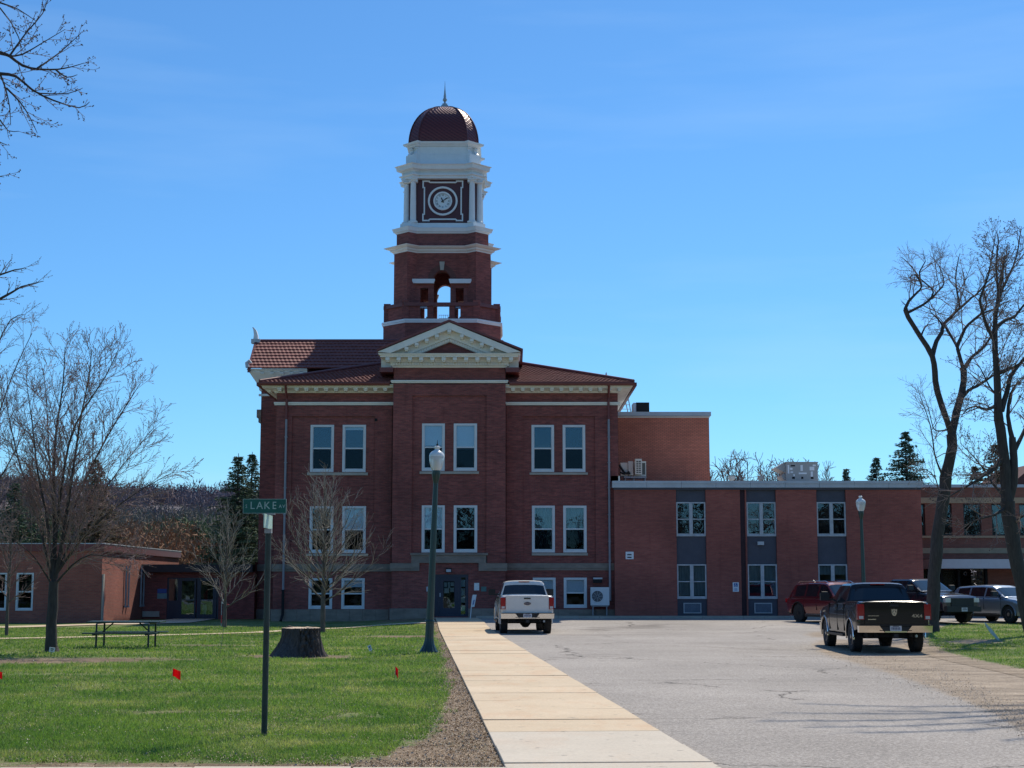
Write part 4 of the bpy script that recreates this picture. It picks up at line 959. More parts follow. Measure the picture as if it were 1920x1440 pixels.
# soil / litter colours shared
def soil_col(t,g,lt=0.0):
    a=nnoise(t,g,3.2,6,.8); b=nnoise(t,g,30,3,.8)
    L_=lambda q: tuple(x+(y-x)*lt for x,y in zip(q,(.46,.385,.30)))
    c=nramp(t,a,[(.25,L_((.13,.098,.068))),(.5,L_((.23,.17,.115))),(.75,L_((.42,.34,.25)))])
    c=nmix(t,1.0,c,nramp(t,nnoise(t,g,.8,5,.75,(.5,1.6,1)),[(.35,.62),(.65,1.3)]),'MULTIPLY')
    return nmix(t,1.0,c,nramp(t,b,[(.3,.45),(.7,1.5)]),'MULTIPLY')
def ysteps(a,b,n,p=2.0): return [a+(b-a)*(i/n)**p for i in range(n+1)]
# lawn
def turf(nm_,lt_):
    m,t,b=newmat(nm_); g=pos(t)
    n1=nnoise(t,g,.28,4,.6); n2=nnoise(t,g,1.1,5,.7,(1,.55,1)); n3=nnoise(t,g,30,3,.8,(1,1,1)); n4=nnoise(t,g,.7,6,.75,(.7,1,1))
    c=nramp(t,n1,[(.32,(.085,.140,.045)),(.55,(.125,.180,.055)),(.72,(.185,.215,.085))])
    c=nmix(t,nramp(t,n4,[(.50,0),(.66,.85)]),c,(.36,.33,.18))
    c=nmix(t,nramp(t,n2,[(.48,0),(.70,.5)]),c,(.30,.29,.13))
    c=nmix(t,1.0,c,nramp(t,n3,[(.3,.6),(.7,1.35)]),'MULTIPLY')
    d=nmath(t,'ADD',attrn(t,'dirt'),nmath(t,'MULTIPLY',nmath(t,'SUBTRACT',nnoise(t,g,2.2,6,.8),.5),1.1))
    c=nmix(t,nramp(t,d,[(.42,0),(.62,1)]),c,soil_col(t,g,lt_))
    t.links.new(c,b.inputs['Base Color']); b.inputs['Roughness'].default_value=1; b.inputs['Specular IOR Level'].default_value=.1; nbump(t,b,nmath(t,'ADD',n3,nnoise(t,g,9,4)),.6,.04); return m
LAWN=turf('lawn turf',0.0); ISLT=turf('island turf',.45)
def lawn_dirt(x,y):
    e=swc(y)-SWH-x
    wd_=lerp_tab([(15,2.4),(16,1.35),(18.5,.68),(25,.34),(32,.26),(45,.16),(60,.2),(80,.2)],y)
    v=1-sm(wd_*.45,wd_*1.5,e)
    v=max(v,.80*(1-sm(15.2,16.3,y))*(1-.5*sm(-3.5,-6,x)))
    dx,dy=x+5.3,y-40; v=max(v,1.0*math.exp(-(dx*dx/3.2+((dy+1.4)/1.3)**2)))     # round the stump
    v=max(v,.85*math.exp(-(((x+3.0)/3.2)**2+((y-54)/1.6)**2)), .75*math.exp(-(((x+11)/5.0)**2+((y-37)/2.2)**2)), .5*math.exp(-(((x+9)/4.0)**2+((y-31)/.9)**2)), .55*math.exp(-(((x+5)/1.6)**2+((y-22)/.6)**2)), .6*math.exp(-(((x+9)/3)**2+((y-46)/1.2)**2)), .5*math.exp(-(((x+2.2)/1.0)**2+((y-21)/.8)**2)), .5*math.exp(-(((x+1.6)/.8)**2+((y-17.5)/.5)**2)))
    if y>68 and x>-13 and x<-3.5: v=max(v,.6*sm(68,70,y)*sm(-8,-5.5,x))
    return v
lawn=sheet('lawn',ysteps(15.07,100,150,1.6),lambda y:-70,lambda y:swc(y)-SWH+.03,110,0,LAWN,lawn_dirt,-2.4)
# parking lot
YLOW=[(1500,1216),(1560,1232),(1640,1253),(1720,1280),(1800,1310),(1860,1338),(1920,1372),(2100,1470)]
def lot_dirt(x,y):
    px_,py_=proj(x,y,gz(x,y)); v=0
    if px_>1480:
        yl=lerp_tab(YLOW,px_); v=sm(yl+22,yl-16,py_)*sm(1480,1560,px_)
        if py_<1205: v*=sm(1192,1205,py_)
        v*=.9
    v=max(v,.8*math.exp(-((px_-1540)/45)**2-((py_-1190)/9)**2))
    e=x-(swc(y)+SWH); v=max(v,.42*(1-sm(.0,.5,e)))
    return v
m,t,b=newmat('aged asphalt'); g=pos(t)
a=nnoise(t,g,.22,4,.6); f1=nnoise(t,g,26,4,.85); f2=nnoise(t,g,75,2,.8); f3=nnoise(t,g,.9,5,.7,(.35,1.2,1))
vor=t.nodes.new('ShaderNodeTexVoronoi'); vor.feature='F1'; vor.inputs['Scale'].default_value=34; t.links.new(g,vor.inputs['Vector'])
c=nramp(t,a,[(.3,(.285,.260,.232)),(.7,(.395,.360,.322))])
c=nmix(t,1.0,c,nramp(t,f1,[(.25,.50),(.5,.98),(.75,1.55)]),'MULTIPLY')
c=nmix(t,1.0,c,nramp(t,f2,[(.3,.75),(.7,1.3)]),'MULTIPLY')
c=nmix(t,1.0,c,nramp(t,vor.outputs['Color'],[(.1,.78),(.9,1.25)]),'MULTIPLY')
c=nmix(t,nramp(t,f3,[(.56,0),(.74,.35)]),c,(.12,.115,.11))
ck_=t.nodes.new('ShaderNodeTexVoronoi'); ck_.feature='DISTANCE_TO_EDGE'; ck_.inputs['Scale'].default_value=.17
wv=nnoise(t,g,.9,4,.7); vm=t.nodes.new('ShaderNodeVectorMath'); vm.operation='ADD'; t.links.new(g,vm.inputs[0]); 
cb=t.nodes.new('ShaderNodeCombineXYZ'); t.links.new(nmath(t,'MULTIPLY',wv,1.6),cb.inputs[0]); t.links.new(nmath(t,'MULTIPLY',nnoise(t,g,1.3,4,.7),1.4),cb.inputs[1]); t.links.new(cb.outputs[0],vm.inputs[1]); t.links.new(vm.outputs[0],ck_.inputs['Vector'])
crk=nmath(t,'MULTIPLY',nramp(t,ck_.outputs[0],[(.0015,1),(.0075,0)]),nramp(t,nnoise(t,g,.35,2),[(.46,0),(.53,1)]))
sy=t.nodes.new('ShaderNodeSeparateXYZ'); t.links.new(g,sy.inputs[0])
fr=nmath(t,'FRACT',nmath(t,'ADD',nmath(t,'MULTIPLY',sy.outputs[1],.143),nmath(t,'MULTIPLY',nnoise(t,g,.35,3,.6),.07)))
seam=nmath(t,'MULTIPLY',nramp(t,fr,[(.0,1),(.009,0)]),nramp(t,nnoise(t,g,.5,3),[(.47,0),(.55,1)]))
c=nmix(t,nmath(t,'MULTIPLY',seam,.65),c,(.06,.055,.05))
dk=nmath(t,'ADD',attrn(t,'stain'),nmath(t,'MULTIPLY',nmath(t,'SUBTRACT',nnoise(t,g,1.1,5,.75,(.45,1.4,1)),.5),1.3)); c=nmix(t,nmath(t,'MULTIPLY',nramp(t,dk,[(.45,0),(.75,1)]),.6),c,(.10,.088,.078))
c=nmix(t,nmath(t,'MULTIPLY',crk,.9),c,(.05,.045,.04))
d=nmath(t,'ADD',attrn(t,'dirt'),nmath(t,'MULTIPLY',nmath(t,'SUBTRACT',nnoise(t,g,1.6,6,.8),.5),1.0))
c=nmix(t,nramp(t,d,[(.40,0),(.70,1)]),c,soil_col(t,g,.45))
t.links.new(c,b.inputs['Base Color']); b.inputs['Roughness'].default_value=.95; b.inputs['Specular IOR Level'].default_value=.2; nbump(t,b,nmath(t,'ADD',f1,nmath(t,'MULTIPLY',crk,-2)),.5,.02); ASPH=m
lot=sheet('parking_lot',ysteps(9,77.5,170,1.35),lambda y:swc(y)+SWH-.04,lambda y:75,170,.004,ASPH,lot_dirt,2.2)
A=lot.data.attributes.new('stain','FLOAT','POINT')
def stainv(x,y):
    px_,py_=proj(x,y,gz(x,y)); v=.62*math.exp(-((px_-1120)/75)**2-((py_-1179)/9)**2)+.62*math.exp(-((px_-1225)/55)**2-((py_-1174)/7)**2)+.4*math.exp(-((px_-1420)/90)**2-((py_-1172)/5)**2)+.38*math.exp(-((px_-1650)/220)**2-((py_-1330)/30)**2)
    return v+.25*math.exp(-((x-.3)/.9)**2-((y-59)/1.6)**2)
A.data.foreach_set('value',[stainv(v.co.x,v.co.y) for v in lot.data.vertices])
pond=sheet('walk_to_side',[77.5,80,85],lambda y:PX(1730,1000,77),lambda y:75,8,.004,ASPH,lambda x,y:0.)
# grass island on the right
ISL=[(23,15.6),(27,12.7),(31,11.6),(34,11.3),(37,11.05),(40,10.95),(43,11.2),(50,12.6),(58,14.6),(66,17.3)]
def isl_left(y):
    pts=[(1310,2075),(1290,1990),(1272,1920),(1258,1862),(1245,1800),(1232,1745),(1220,1712),(1208,1696),(1195,1690),(1182,1705),(1176,1735),(1172.5,1738)]
    tab=sorted([(G(b_,a_)[1],G(b_,a_)[0]) for a_,b_ in pts]); return lerp_tab(tab,y)
def isl_dirt(x,y):
    px_,py_=proj(x,y,0); e=x-isl_left(y)
    v=1.0*(1-sm(.2,1.5,e)); v=max(v,.7*math.exp(-((px_-1830)/90)**2-((py_-1203)/6)**2)); return v
isl=sheet('grass_island',[22+(67.5-22)*(i/60) for i in range(61)],isl_left,lambda y:70,60,.010,ISLT,isl_dirt,2.4)
# surroundings to the horizon
m=mat('far meadow',(.10,.115,.05),1,var=.3,scale=.05,obj=False)
q=MB(); S=3500
q.box(-S,S,-S,9.0,-.5,-.02); q.box(-S,-70,9.0,100,-.5,-.02); q.box(75,S,9.0,100,-.5,-.02); q.box(-S,S,100,S,-.5,-.02); q.box(-70,75,85,100,-.5,-.03)
o=q.build('terrain',m); tag(o,kind='structure')
q=MB(); q.box(-400,400,-20,8.99,-.4,-.004); 
o=q.build('street',mat('street asphalt',(.20,.195,.19),.95,var=.2,scale=3,obj=False)); tag(o,kind='structure')
# concrete walks, slab by slab
def concmat(name,c0,c1,stain):
    m,t,b=newmat(name); g=pos(t)
    a=nnoise(t,g,.6,5,.7); f1=nnoise(t,g,30,4,.8); s=nnoise(t,g,.9,5,.7,(1.2,.5,1)); oi=t.nodes.new('ShaderNodeObjectInfo')
    c=nramp(t,a,[(.3,c0),(.7,c1)]); c=nmix(t,nramp(t,s,[(.50,0),(.70,stain)]),c,(.56,.33,.18))
    c=nmix(t,1.0,c,nramp(t,f1,[(.3,.86),(.7,1.12)]),'MULTIPLY'); c=nmix(t,1.0,c,nramp(t,oi.outputs['Random'],[(0,.97),(1,1.02)]),'MULTIPLY')
    sp2=nnoise(t,g,5.5,2,.5); c=nmix(t,nramp(t,sp2,[(.70,0),(.73,.6)]),c,(.20,.17,.14))
    t.links.new(c,b.inputs['Base Color']); b.inputs['Roughness'].default_value=.9; nbump(t,b,f1,.15,.01); return m
CT=concmat('tan concrete',(.56,.44,.29),(.65,.52,.36),.5); CP=concmat('pale concrete',(.52,.455,.36),(.60,.53,.425),.2)
def slab_mb(w_,l_,h_=.16):
    q=MB(); e=.005; z=-e
    q.rings([[(x*w_/2,y*l_/2,-h_) for x,y in ((-1,-1),(1,-1),(1,1),(-1,1))],[(x*w_/2,y*l_/2,z) for x,y in ((-1,-1),(1,-1),(1,1),(-1,1))],[(x*(w_/2-e),y*(l_/2-e),0) for x,y in ((-1,-1),(1,-1),(1,1),(-1,1))]],True,True,True); return q
sw=empty('main_walk',(0,13.2,0)); sw['kind']='structure'
rnd=random.Random(4); proto={}
SL=1.62
for k in range(40):
    y=12.1+k*SL+SL/2
    if y>76: break
    key='p' if y<18.7 else 't'
    if key not in proto: o=slab_mb(2*SWH,SL-.006).build('slab',CP if key=='p' else CT,sw,local=True); proto[key]=o
    else: o=cpy(proto[key],sw)
    x=swc(y); o.location=(x,y-13.2,gz(x,y)+.045+rnd.uniform(-.006,.006)); 
    o.rotation_euler=(math.atan((gz(x,y+.5)-gz(x,y-.5)))+rnd.uniform(-.003,.003),rnd.uniform(-.003,.003),math.atan(.0606))
cw=empty('front_walk',(-6,13.2,0)); cw['kind']='structure'; pr0=None
for k in range(14):
    if pr0 is None: o=pr0=slab_mb(1.49,1.75).build('slab',CP,cw,local=True)
    else: o=cpy(pr0,cw)
    o.location=(6-.02-.75-k*1.51,.95,.035+rnd.uniform(-.006,.006))
for nm,pts,wd_ in (('lawn_path',[(822,1168),(700,1174),(600,1180),(480,1187),(300,1192),(90,1197),(-100,1201)],.95),('side_path',[(195,1171.3),(100,1174),(0,1177),(-120,1181)],1.5),('door_path',[(372,1160),(345,1164),(315,1168),(200,1171.5)],2.2)):
    gp=[G(*p) for p in pts]; v=[]; dense=[]
    for (a_,b_) in zip(gp,gp[1:]):
        for i in range(10): dense.append((a_[0]+(b_[0]-a_[0])*i/10,a_[1]+(b_[1]-a_[1])*i/10))
    dense.append(gp[-1]); q=MB(); r0=[];r1=[]
    for i,p in enumerate(dense):
        a_=Vector(dense[max(0,i-1)]); b_=Vector(dense[min(len(dense)-1,i+1)]); d_=(b_-a_).normalized(); n_=Vector((-d_.y,d_.x))*wd_/2
        for R_,s in ((r0,-1),(r1,1)): x,y=p[0]+n_.x*s,p[1]+n_.y*s; R_.append((x,y,gz(x,y)+.03))
    q.rings([r0,r1],False); o=q.build(nm,CT); tag(o,kind='structure')
q=MB(); 
for k in range(24):
    a_=PX(893,1157,76)+k*1.0; b_=a_+.985
    q.box(a_,b_,75.5,75.85,0,gz(a_,75.6)+.12)
o=q.build('kerb',STONEP); tag(o,kind='structure')
q=MB(); q.box(PX(893,1157,76),XA1,75.86,YA+.1,0,.17+.11); o=q.build('kerb_walk',STONEP); tag(o,kind='structure')

# ================================================================== VEHICLES
TYRE=mat('tyre rubber',(.018,.018,.019),.85,var=.2,scale=8); RIM=mat('alloy rim',(.42,.42,.43),.3,.9,var=.05); RIMD=mat('dark alloy rim',(.03,.03,.032),.35,.6)
CHROME=mat('chrome trim',(.78,.76,.72),.12,1.0,var=.03); BLKP=mat('black plastic',(.012,.012,.013),.5); UNDER=mat('underbody black',(.012,.012,.012),.9)
TAIL=mat('tail light red',(.32,.008,.012),.15,var=.1,coat=.6); LAMPC=mat('clear lamp lens',(.55,.56,.58),.12,.2); CARG=mat('tinted car glass',(.006,.010,.016),.03,var=.1,spec=.9); 
PLATE=mat('licence plate',(.60,.60,.62),.5); PLT=mat('plate print',(.10,.10,.16),.6)
def paint(name,c,metal=.25,rough=.30): return mat(name,c,rough,metal,var=.04,coat=.9)
def wheel(parent,x,y,r,w_,side,rim=RIM,spokes=6):
    loc=Vector((x,y,r)); q=MB(); hw=w_/2
    q.lathe([(r*.60,-hw+.01),(r*.90,-hw),(r*.985,-hw+.04),(r,-hw*.45),(r,hw*.45),(r*.985,hw-.04),(r*.90,hw),(r*.60,hw-.01)],0,0,28,axis='y')
    for k in range(28):                       # tread blocks
        a=2*math.pi*k/28
        for yy in (-hw*.72,hw*.72): 
            b_=MB(); b_.box(-.03,.03,-hw*.2,hw*.2,-.01,.014); q.merge(b_,Matrix.Rotation(a,4,'Y')@Matrix.Translation((0,yy,r*.99)))
    wl_=q.build('wheel',TYRE,parent,smooth=40,local=True); wl_.location=loc
    q=MB(); so=side*(hw-.015)
    q.lathe([(r*.62,so-side*.12),(r*.62,so),(r*.57,so+side*.008),(r*.55,so-side*.03),(r*.50,so-side*.09)] if side>0 else [(r*.50,so-side*.09),(r*.55,so-side*.03),(r*.57,so+side*.008),(r*.62,so),(r*.62,so-side*.12)],0,0,24,axis='y')
    for k in range(spokes):
        b_=MB(); b_.box(-.038,.038,-.018,.018,.03,r*.56); q.merge(b_,Matrix.Rotation(2*math.pi*k/spokes,4,'Y')@Matrix.Translation((0,so-side*.035,0)))
    q.lathe([(.001,so-.03),(.075,so-.03),(.075,so+.0),(.05,so+.012),(.001,so+.012)],0,0,14,axis='y')
    q.build('rim',rim,wl_,smooth=35,local=True)
    q=MB(); q.lathe([(.001,so-side*.1-.01),(r*.6,so-side*.1-.01),(r*.6,so-side*.1+.01),(.001,so-side*.1+.01)],0,0,20,axis='y'); q.build('brake_disc',UNDER,wl_,local=True)
def lint(tab,x): return lerp_tab(tab,x)
def vehicle(name,cfg,loc,heading,label,cat,ground_z=None):
    """local x forward, y left, z up"""
    rz=math.atan2(heading[1],heading[0])
    root=empty(name,(loc[0],loc[1],gz(*loc)+.006),label,cat,None,rz)
    PAINT=cfg['paint']; W=cfg['W']; r=cfg['r']; ax=cfg['axles']; xr,xf=cfg['ends']; belt=cfg['belt']
    bottom=cfg['bottom']; Ra=r+.075
    def zb(x):
        z=lint(bottom,x)
        for a in ax:
            if abs(x-a)<Ra: z=max(z,r+math.sqrt(Ra*Ra-(x-a)**2))
        return z
    st_=sorted(set([xr,xr+.02,xr+.06,xr+.14,xf-.02,xf-.06,xf-.14,xf-.3,xf]+[a+s*Ra*math.sin(R(q)) for a in ax for s in (-1,1) for q in (0,20,40,55,70,82,90,90.8)]+[p[0] for p in cfg['top']]+[xr+(xf-xr)*k/16 for k in range(17)]))
    st_=[x for i,x in enumerate(st_) if i==0 or x-st_[i-1]>.004]
    def wx_(x):
        e=min(x-xr,xf-x); q=1-.07*max(0,1-e/.22)**2
        if xf-x<.8: q-= cfg.get('nose',.10)*(1-(xf-x)/.8)**2
        return W*q
    secs=[]
    bed=cfg.get('bed')
    for x in st_:
        zt=lint(cfg['top'],x); zbo=zb(x); Wx=wx_(x); zs=zt-.13
        if zbo>zs-.03: zbo=zs-.03
        top=[(0,zt+.012),(.55,zt+.006),(.84,zt-.012)] if not(bed and bed[0]<x<bed[1]) else [(0,.80),(.80,.80),(.845,zt-.004)]
        half=[(a*Wx,z) for a,z in top]+[(.945*Wx,zt-.035 if not(bed and bed[0]<x<bed[1]) else zt-.01),(.98*Wx,zs+.05)]
        for f_ in (0,.2,.4,.6,.8,1):
            z=zs+(zbo-zs)*f_; hw=Wx*(1-.035*((z-.92)/.45)**2+(-.012 if abs(z-1.02)<.03 else 0)); half.append((hw,z))
        half.append((Wx*.80,zbo+.0)); 
        secs.append([(x,y,z) for y,z in half[::-1]]+[(x,-y,z) for y,z in half[1:]])
    q=MB(); q.rings([s for s in secs],False)
    n=len(secs[0]); q.poly(secs[0]); q.poly(secs[-1][::-1])
    body=q.build('body',PAINT,root,local=True,smooth=32)
    q=MB(); q.box(xr+.18,xf-.18,-W*.70,W*.70,max(.28,lint(bottom,0)-.08),belt-.35); q.build('underbody',UNDER,root,local=True)
    if bed: q=MB(); q.box(bed[0],bed[1],-W*.8,W*.8,.70,.795)
    # wheels and arch lips
    for a in ax:
        for s in (-1,1):
            wheel(root,a,s*(W-cfg.get('tw',.27)/2-.03),r,cfg.get('tw',.27),s,cfg.get('rim',RIM),cfg.get('spokes',6))
            q=MB(); pts=[(a+Ra*math.cos(R(t_)),s*(W*.985),r+Ra*math.sin(R(t_))) for t_ in range(-8,189,14)]; q.tube(pts,.028,6); q.build('wheel_arch_trim',cfg.get('archm',PAINT),root,local=True,smooth=60)
    # cabin
    cb_=cfg['cabin']; zr0=max(z for _,z in cb_); wb,wr=cfg['cw']
    parts={k:MB() for k in ('cabin','windshield','rear_window')}
    cs=sorted(set([x for x,_ in cb_]+cfg['pillars']))
    ws0,ws1=cfg['ws']; rw0,rw1=cfg['rw']
    dense=[]
    for a_,b_ in zip(cs,cs[1:]):
        k=max(1,int((b_-a_)/.25)); dense+= [a_+(b_-a_)*i/k for i in range(k)]
    dense.append(cs[-1]); crs=[]
    for x in dense:
        zr=lint(cb_,x); wt=wb+(wr-wb)*max(0,(zr-belt))/(zr0-belt)
        half=[(0,zr+.012),(wt*.5,zr+.008),(wt*.80,zr-.008),(wt*.93,zr-.03),(wt,zr-.075)]
        half=[(y,max(z,belt-.02)) for y,z in half]
        ze=max(belt-.02,zr-.075)
        for f_ in (.06,.5,.93,1): half.append((wt+(wb-wt)*f_,ze+(belt-.02-ze)*f_))
        crs.append([(x,y,z) for y,z in half[::-1]]+[(x,-y,z) for y,z in half[1:]])
    nn=len(crs[0]); mid=(nn-1)//2
    for i in range(len(crs)-1):
        xm=(dense[i]+dense[i+1])/2; zm=lint(cb_,xm)
        for j in range(nn-1):
            d_=min(abs(j-mid),abs(j+1-mid))          # 0..: rings from the centre
            k='cabin'
            if d_<=2 and ws0<xm<ws1: k='windshield'
            elif d_<=2 and rw0<xm<rw1: k='rear_window'
            elif d_ in (5,6) and any(a_<xm<b_ for a_,b_ in cfg['doors']): k=('side_window',j<mid,[i_ for i_,(a_,b_) in enumerate(cfg['doors']) if a_<xm<b_][0])
            A,B,C,D=crs[i][j],crs[i+1][j],crs[i+1][j+1],crs[i][j+1]
            parts.setdefault(k,MB()).quad(A,B,C,D)
    if cfg.get('flatback'):
        parts['cabin'].poly(crs[0])
    for k,mb_ in parts.items():
        if not mb_.v: continue
        if k!='cabin':
            pass
        mb_.build(k if isinstance(k,str) else k[0],PAINT if k=='cabin' else CARG,root,local=True,smooth=38)
    # mirrors
    mx_=cfg['mirror']; 
    for s in (-1,1):
        q=MB(); y0,y1=sorted((s*(wb+.10),s*(wb+.36)))
        bb=[(mx_-.06,belt+.02),(mx_+.06,belt+.04),(mx_+.05,belt+.24),(mx_-.06,belt+.25)]
        q.xprism(bb,y0,y1); q.box(mx_-.02,mx_+.03,*sorted((s*(wb-.03),s*(wb+.11))),belt+.03,belt+.08)
        q.build('mirror',cfg.get('mirm',BLKP),root,local=True)
    # door seams and handles
    for xs_ in cfg['seams']:
        for s in (-1,1):
            q=MB(); q.box(xs_-.006,xs_+.006,*sorted((s*(W*.962),s*(W*1.003))),.55,belt-.05); q.build('door_seam',UNDER,root,local=True)
    for xs_ in cfg['handles']:
        for s in (-1,1):
            q=MB(); q.box(xs_-.10,xs_+.10,*sorted((s*(W*.985),s*(W*1.015))),belt-.20,belt-.165); q.build('door_handle',cfg.get('hm',CHROME),root,local=True)
    return root
def pl(root,name,m,*boxes,label=None,smooth=None):
    q=MB()
    for b_ in boxes: q.box(*b_)
    o=q.build(name,m,root,local=True,smooth=smooth)
    if label: o['label']=label
    return o
def licence(root,x,z,sgn):
    p=pl(root,'licence_plate',PLATE,(x-.008,x+.008,-.155,.155,z-.08,z+.08))
    q=MB()
    for k in range(6): q.box(x+sgn*.0085,x+sgn*.0105,-.115+k*.042,-.09+k*.042,z-.035,z+.03)
    q.box(x+sgn*.0085,x+sgn*.0105,-.08,.08,z+.045,z+.065); q.build('plate_print',PLT,p,local=True)
def pickup(name,pm,loc,heading,label,front=False,rim=RIM,W=1.0,roof=1.93,r=.41,chrome=CHROME,step=True):
    bt=1.40
    cfg=dict(paint=pm,W=W,r=r,axles=[-1.72,1.93],ends=(-2.84,2.86),belt=1.36,bottom=[(-2.84,.66),(-2.3,.60),(-1.2,.50),(1.4,.50),(2.5,.50),(2.86,.56)],
      top=[(-2.84,bt-.02),(-2.80,bt),(-1.16,bt-.01),(-1.15,1.38),(1.30,1.33),(1.34,1.31),(2.35,1.20),(2.70,1.14),(2.86,1.02)],bed=(-2.78,-1.17),
      cabin=[(-1.16,1.34),(-1.13,1.36),(-.98,roof-.10),(-.93,roof-.03),(-.80,roof),(.30,roof),(.52,roof-.04),(1.33,1.35),(1.42,1.28)],cw=(W*.93,W*.76),
      pillars=[-1.11,-1.0,-.88,-.1,.0,.75,1.0,.58,1.29],ws=(.57,1.30),rw=(-1.115,-.99),doors=[(-.88,-.1),(0.,.75),(.75,1.0)],mirror=.92,seams=[-1.0,-.05,1.12],handles=[-.75,.25],flatback=False,rim=rim,archm=chrome if name=='black_pickup_truck' else pm,hm=chrome,nose=.06)
    cfg['mirm']=BLKP
    rt=vehicle(name,cfg,loc,heading,label,'pickup truck')
    # tail end
    tg=pl(rt,'tailgate',pm,(-2.875,-2.845,-W*.80,W*.80,.74,bt-.03))
    pl(tg,'gate_handle',BLKP,(-2.892,-2.876,-.12,.12,bt-.14,bt-.09))
    q=MB(); q.box(-2.885,-2.86,-W*.78,W*.78,bt-.06,bt-.02); q.build('gate_top',pm,tg,local=True)
    for s in (-1,1):
        q=MB(); y0,y1=sorted((s*W*.815,s*W*1.0)); q.box(-2.885,-2.72,y0,y1,.90,1.32); tl=q.build('tail_light',TAIL,rt,local=True)
        q=MB(); y0,y1=sorted((s*W*.845,s*W*.965)); q.box(-2.893,-2.884,y0,y1,.92,1.00); q.build('reverse_light',LAMPC,tl,local=True)
    # bumper: two chrome wings with a dark notch for the plate
    q=MB()
    for s in (-1,1):
        pts=[(s*.30,.56),(s*W*.99,.56),(s*W*1.0,.74),(s*.44,.74)]
        if s<0: pts=pts[::-1]
        a_=[(-2.99-.16*(z-.56),y,z) for y,z in pts]; b_=[(-2.80,y,z) for y,z in pts]; q.rings([a_,b_],True,True,True)
    q.box(-3.02,-2.82,-.30,.30,.56,.60); q.build('rear_bumper',chrome,rt,local=True)
    pl(rt,'bumper_step',BLKP,(-3.0,-2.80,-.44,.44,.60,.72),(-3.03,-2.80,-W*.97,W*.97,.741,.765))
    licence(rt,-3.01,.67,-1)
    q=MB(); q.tube([(-1.72,-.75,r),(-1.72,.75,r)],.06,8); q.lathe([(.05,-.2),(.17,-.1),(.19,0),(.17,.1),(.05,.2)],-1.72,r-.02,12,axis='y'); q.build('rear_axle',UNDER,rt,local=True,smooth=50)
    q=MB(); q.tube([(-1.0,-.45,.42),(-2.3,-.55,.45),(-2.75,-.62,.46)],.04,8); q.build('exhaust_pipe',RIM,rt,local=True,smooth=50)
    pl(rt,'hitch',BLKP,(-3.05,-2.6,-.06,.06,.42,.52)); pl(rt,'chassis_rail',UNDER,(-2.75,2.5,.42,.52,.42,.56),(-2.75,2.5,-.52,-.42,.42,.56))
    pl(rt,'brake_light',TAIL,(-.985,-.93,-.20,.20,roof-.055,roof-.02))
    if step: 
        for s in (-1,1): pl(rt,'side_step',BLKP,(-1.1,1.3,*sorted((s*W*.90,s*(W*1.06))),.40,.47))
    # front end
    pl(rt,'grille',BLKP,(2.84,2.885,-W*.62,W*.62,.72,1.06)); 
    q=MB()
    for k in range(4): q.box(2.886,2.90,-W*.60,W*.60,.76+k*.08,.78+k*.08)
    q.build('grille_bar',chrome if name!='navy_pickup_truck' else BLKP,rt,local=True)
    for s in (-1,1): pl(rt,'headlight',LAMPC,(2.70,2.88,*sorted((s*W*.64,s*W*.93)),.88,1.06))
    pl(rt,'front_bumper',chrome if name!='navy_pickup_truck' else BLKP,(2.78,2.98,-W*.94,W*.94,.48,.71))
    licence(rt,2.992,.58,1)
    return rt
# white truck by the walk
WP=paint('pearl white paint',(.72,.70,.66),.0,.35); y0=57.6
x0=PX(985,1183,y0); hd=Vector((-.055,1)).normalized()
t1=pickup('white_pickup_truck',WP,(x0+hd.x*1.72,y0+hd.y*1.72),hd,'white pickup truck seen from behind, stopped on the asphalt by the walk',W=.97,roof=1.93,r=.42)
def emblem(rt,x,z,kind_):
    if kind_=='oval':
        q=MB(); q.lathe([(.0,x+.0),(.13,x+.0),(.13,x-.012),(.0,x-.012)][::-1],0,0,24,axis='x'); q.xf(Matrix.Translation((0,0,z))@Matrix.Scale(.46,4,(0,0,1))); e=q.build('oval_badge',mat('badge navy',(.01,.02,.08),.3),rt,local=True)
        q=MB(); rr=[]
        for k in range(24):
            a=2*math.pi*k/24; rr.append([(x-d_,ry*math.cos(a),z+rz_*math.sin(a)) for d_,ry,rz_ in ((.0,.135,.064),(.02,.135,.064),(.02,.120,.052),(.0,.120,.052))])
        rr.append(rr[0]); q.rings(rr,False); q.build('badge_rim',CHROME,e,local=True)
        q=text_mb('Ford',.085,.003); q.xf(Matrix.Translation((x-.016,0,z))@Matrix.Rotation(-math.pi/2,4,'Z')); q.build('badge_text',CHROME,e,local=True)
    else:
        q=MB(); pts=[(-.08,.09),(-.068,-.03),(-.03,-.095),(.03,-.095),(.068,-.03),(.08,.09),(.04,.075),(0,.095),(-.04,.075)]
        q.rings([[(x-.014,a_,z+b_) for a_,b_ in pts],[(x+.0,a_,z+b_) for a_,b_ in pts]],True,True,True); e=q.build('shield_badge',CHROME,rt,local=True)
        q=MB()
        for s in (-1,1):
            for pp in ([(.015,.08),(.05,.06),(.075,.0),(.05,-.06),(.055,-.01),(.03,.03)],[(.012,-.02),(.022,-.02),(.018,-.10),(.005,-.10)]):
                pp=[(s*a_*.75,b_*.75) for a_,b_ in pp]; 
                if s<0: pp=pp[::-1]
                q.rings([[(x-.018,a_,z+b_) for a_,b_ in pp],[(x-.0145,a_,z+b_) for a_,b_ in pp]],True,True,True)
        q.build('ram_head',BLKP,e,local=True)
emblem(t1,-2.876,1.10,'oval')
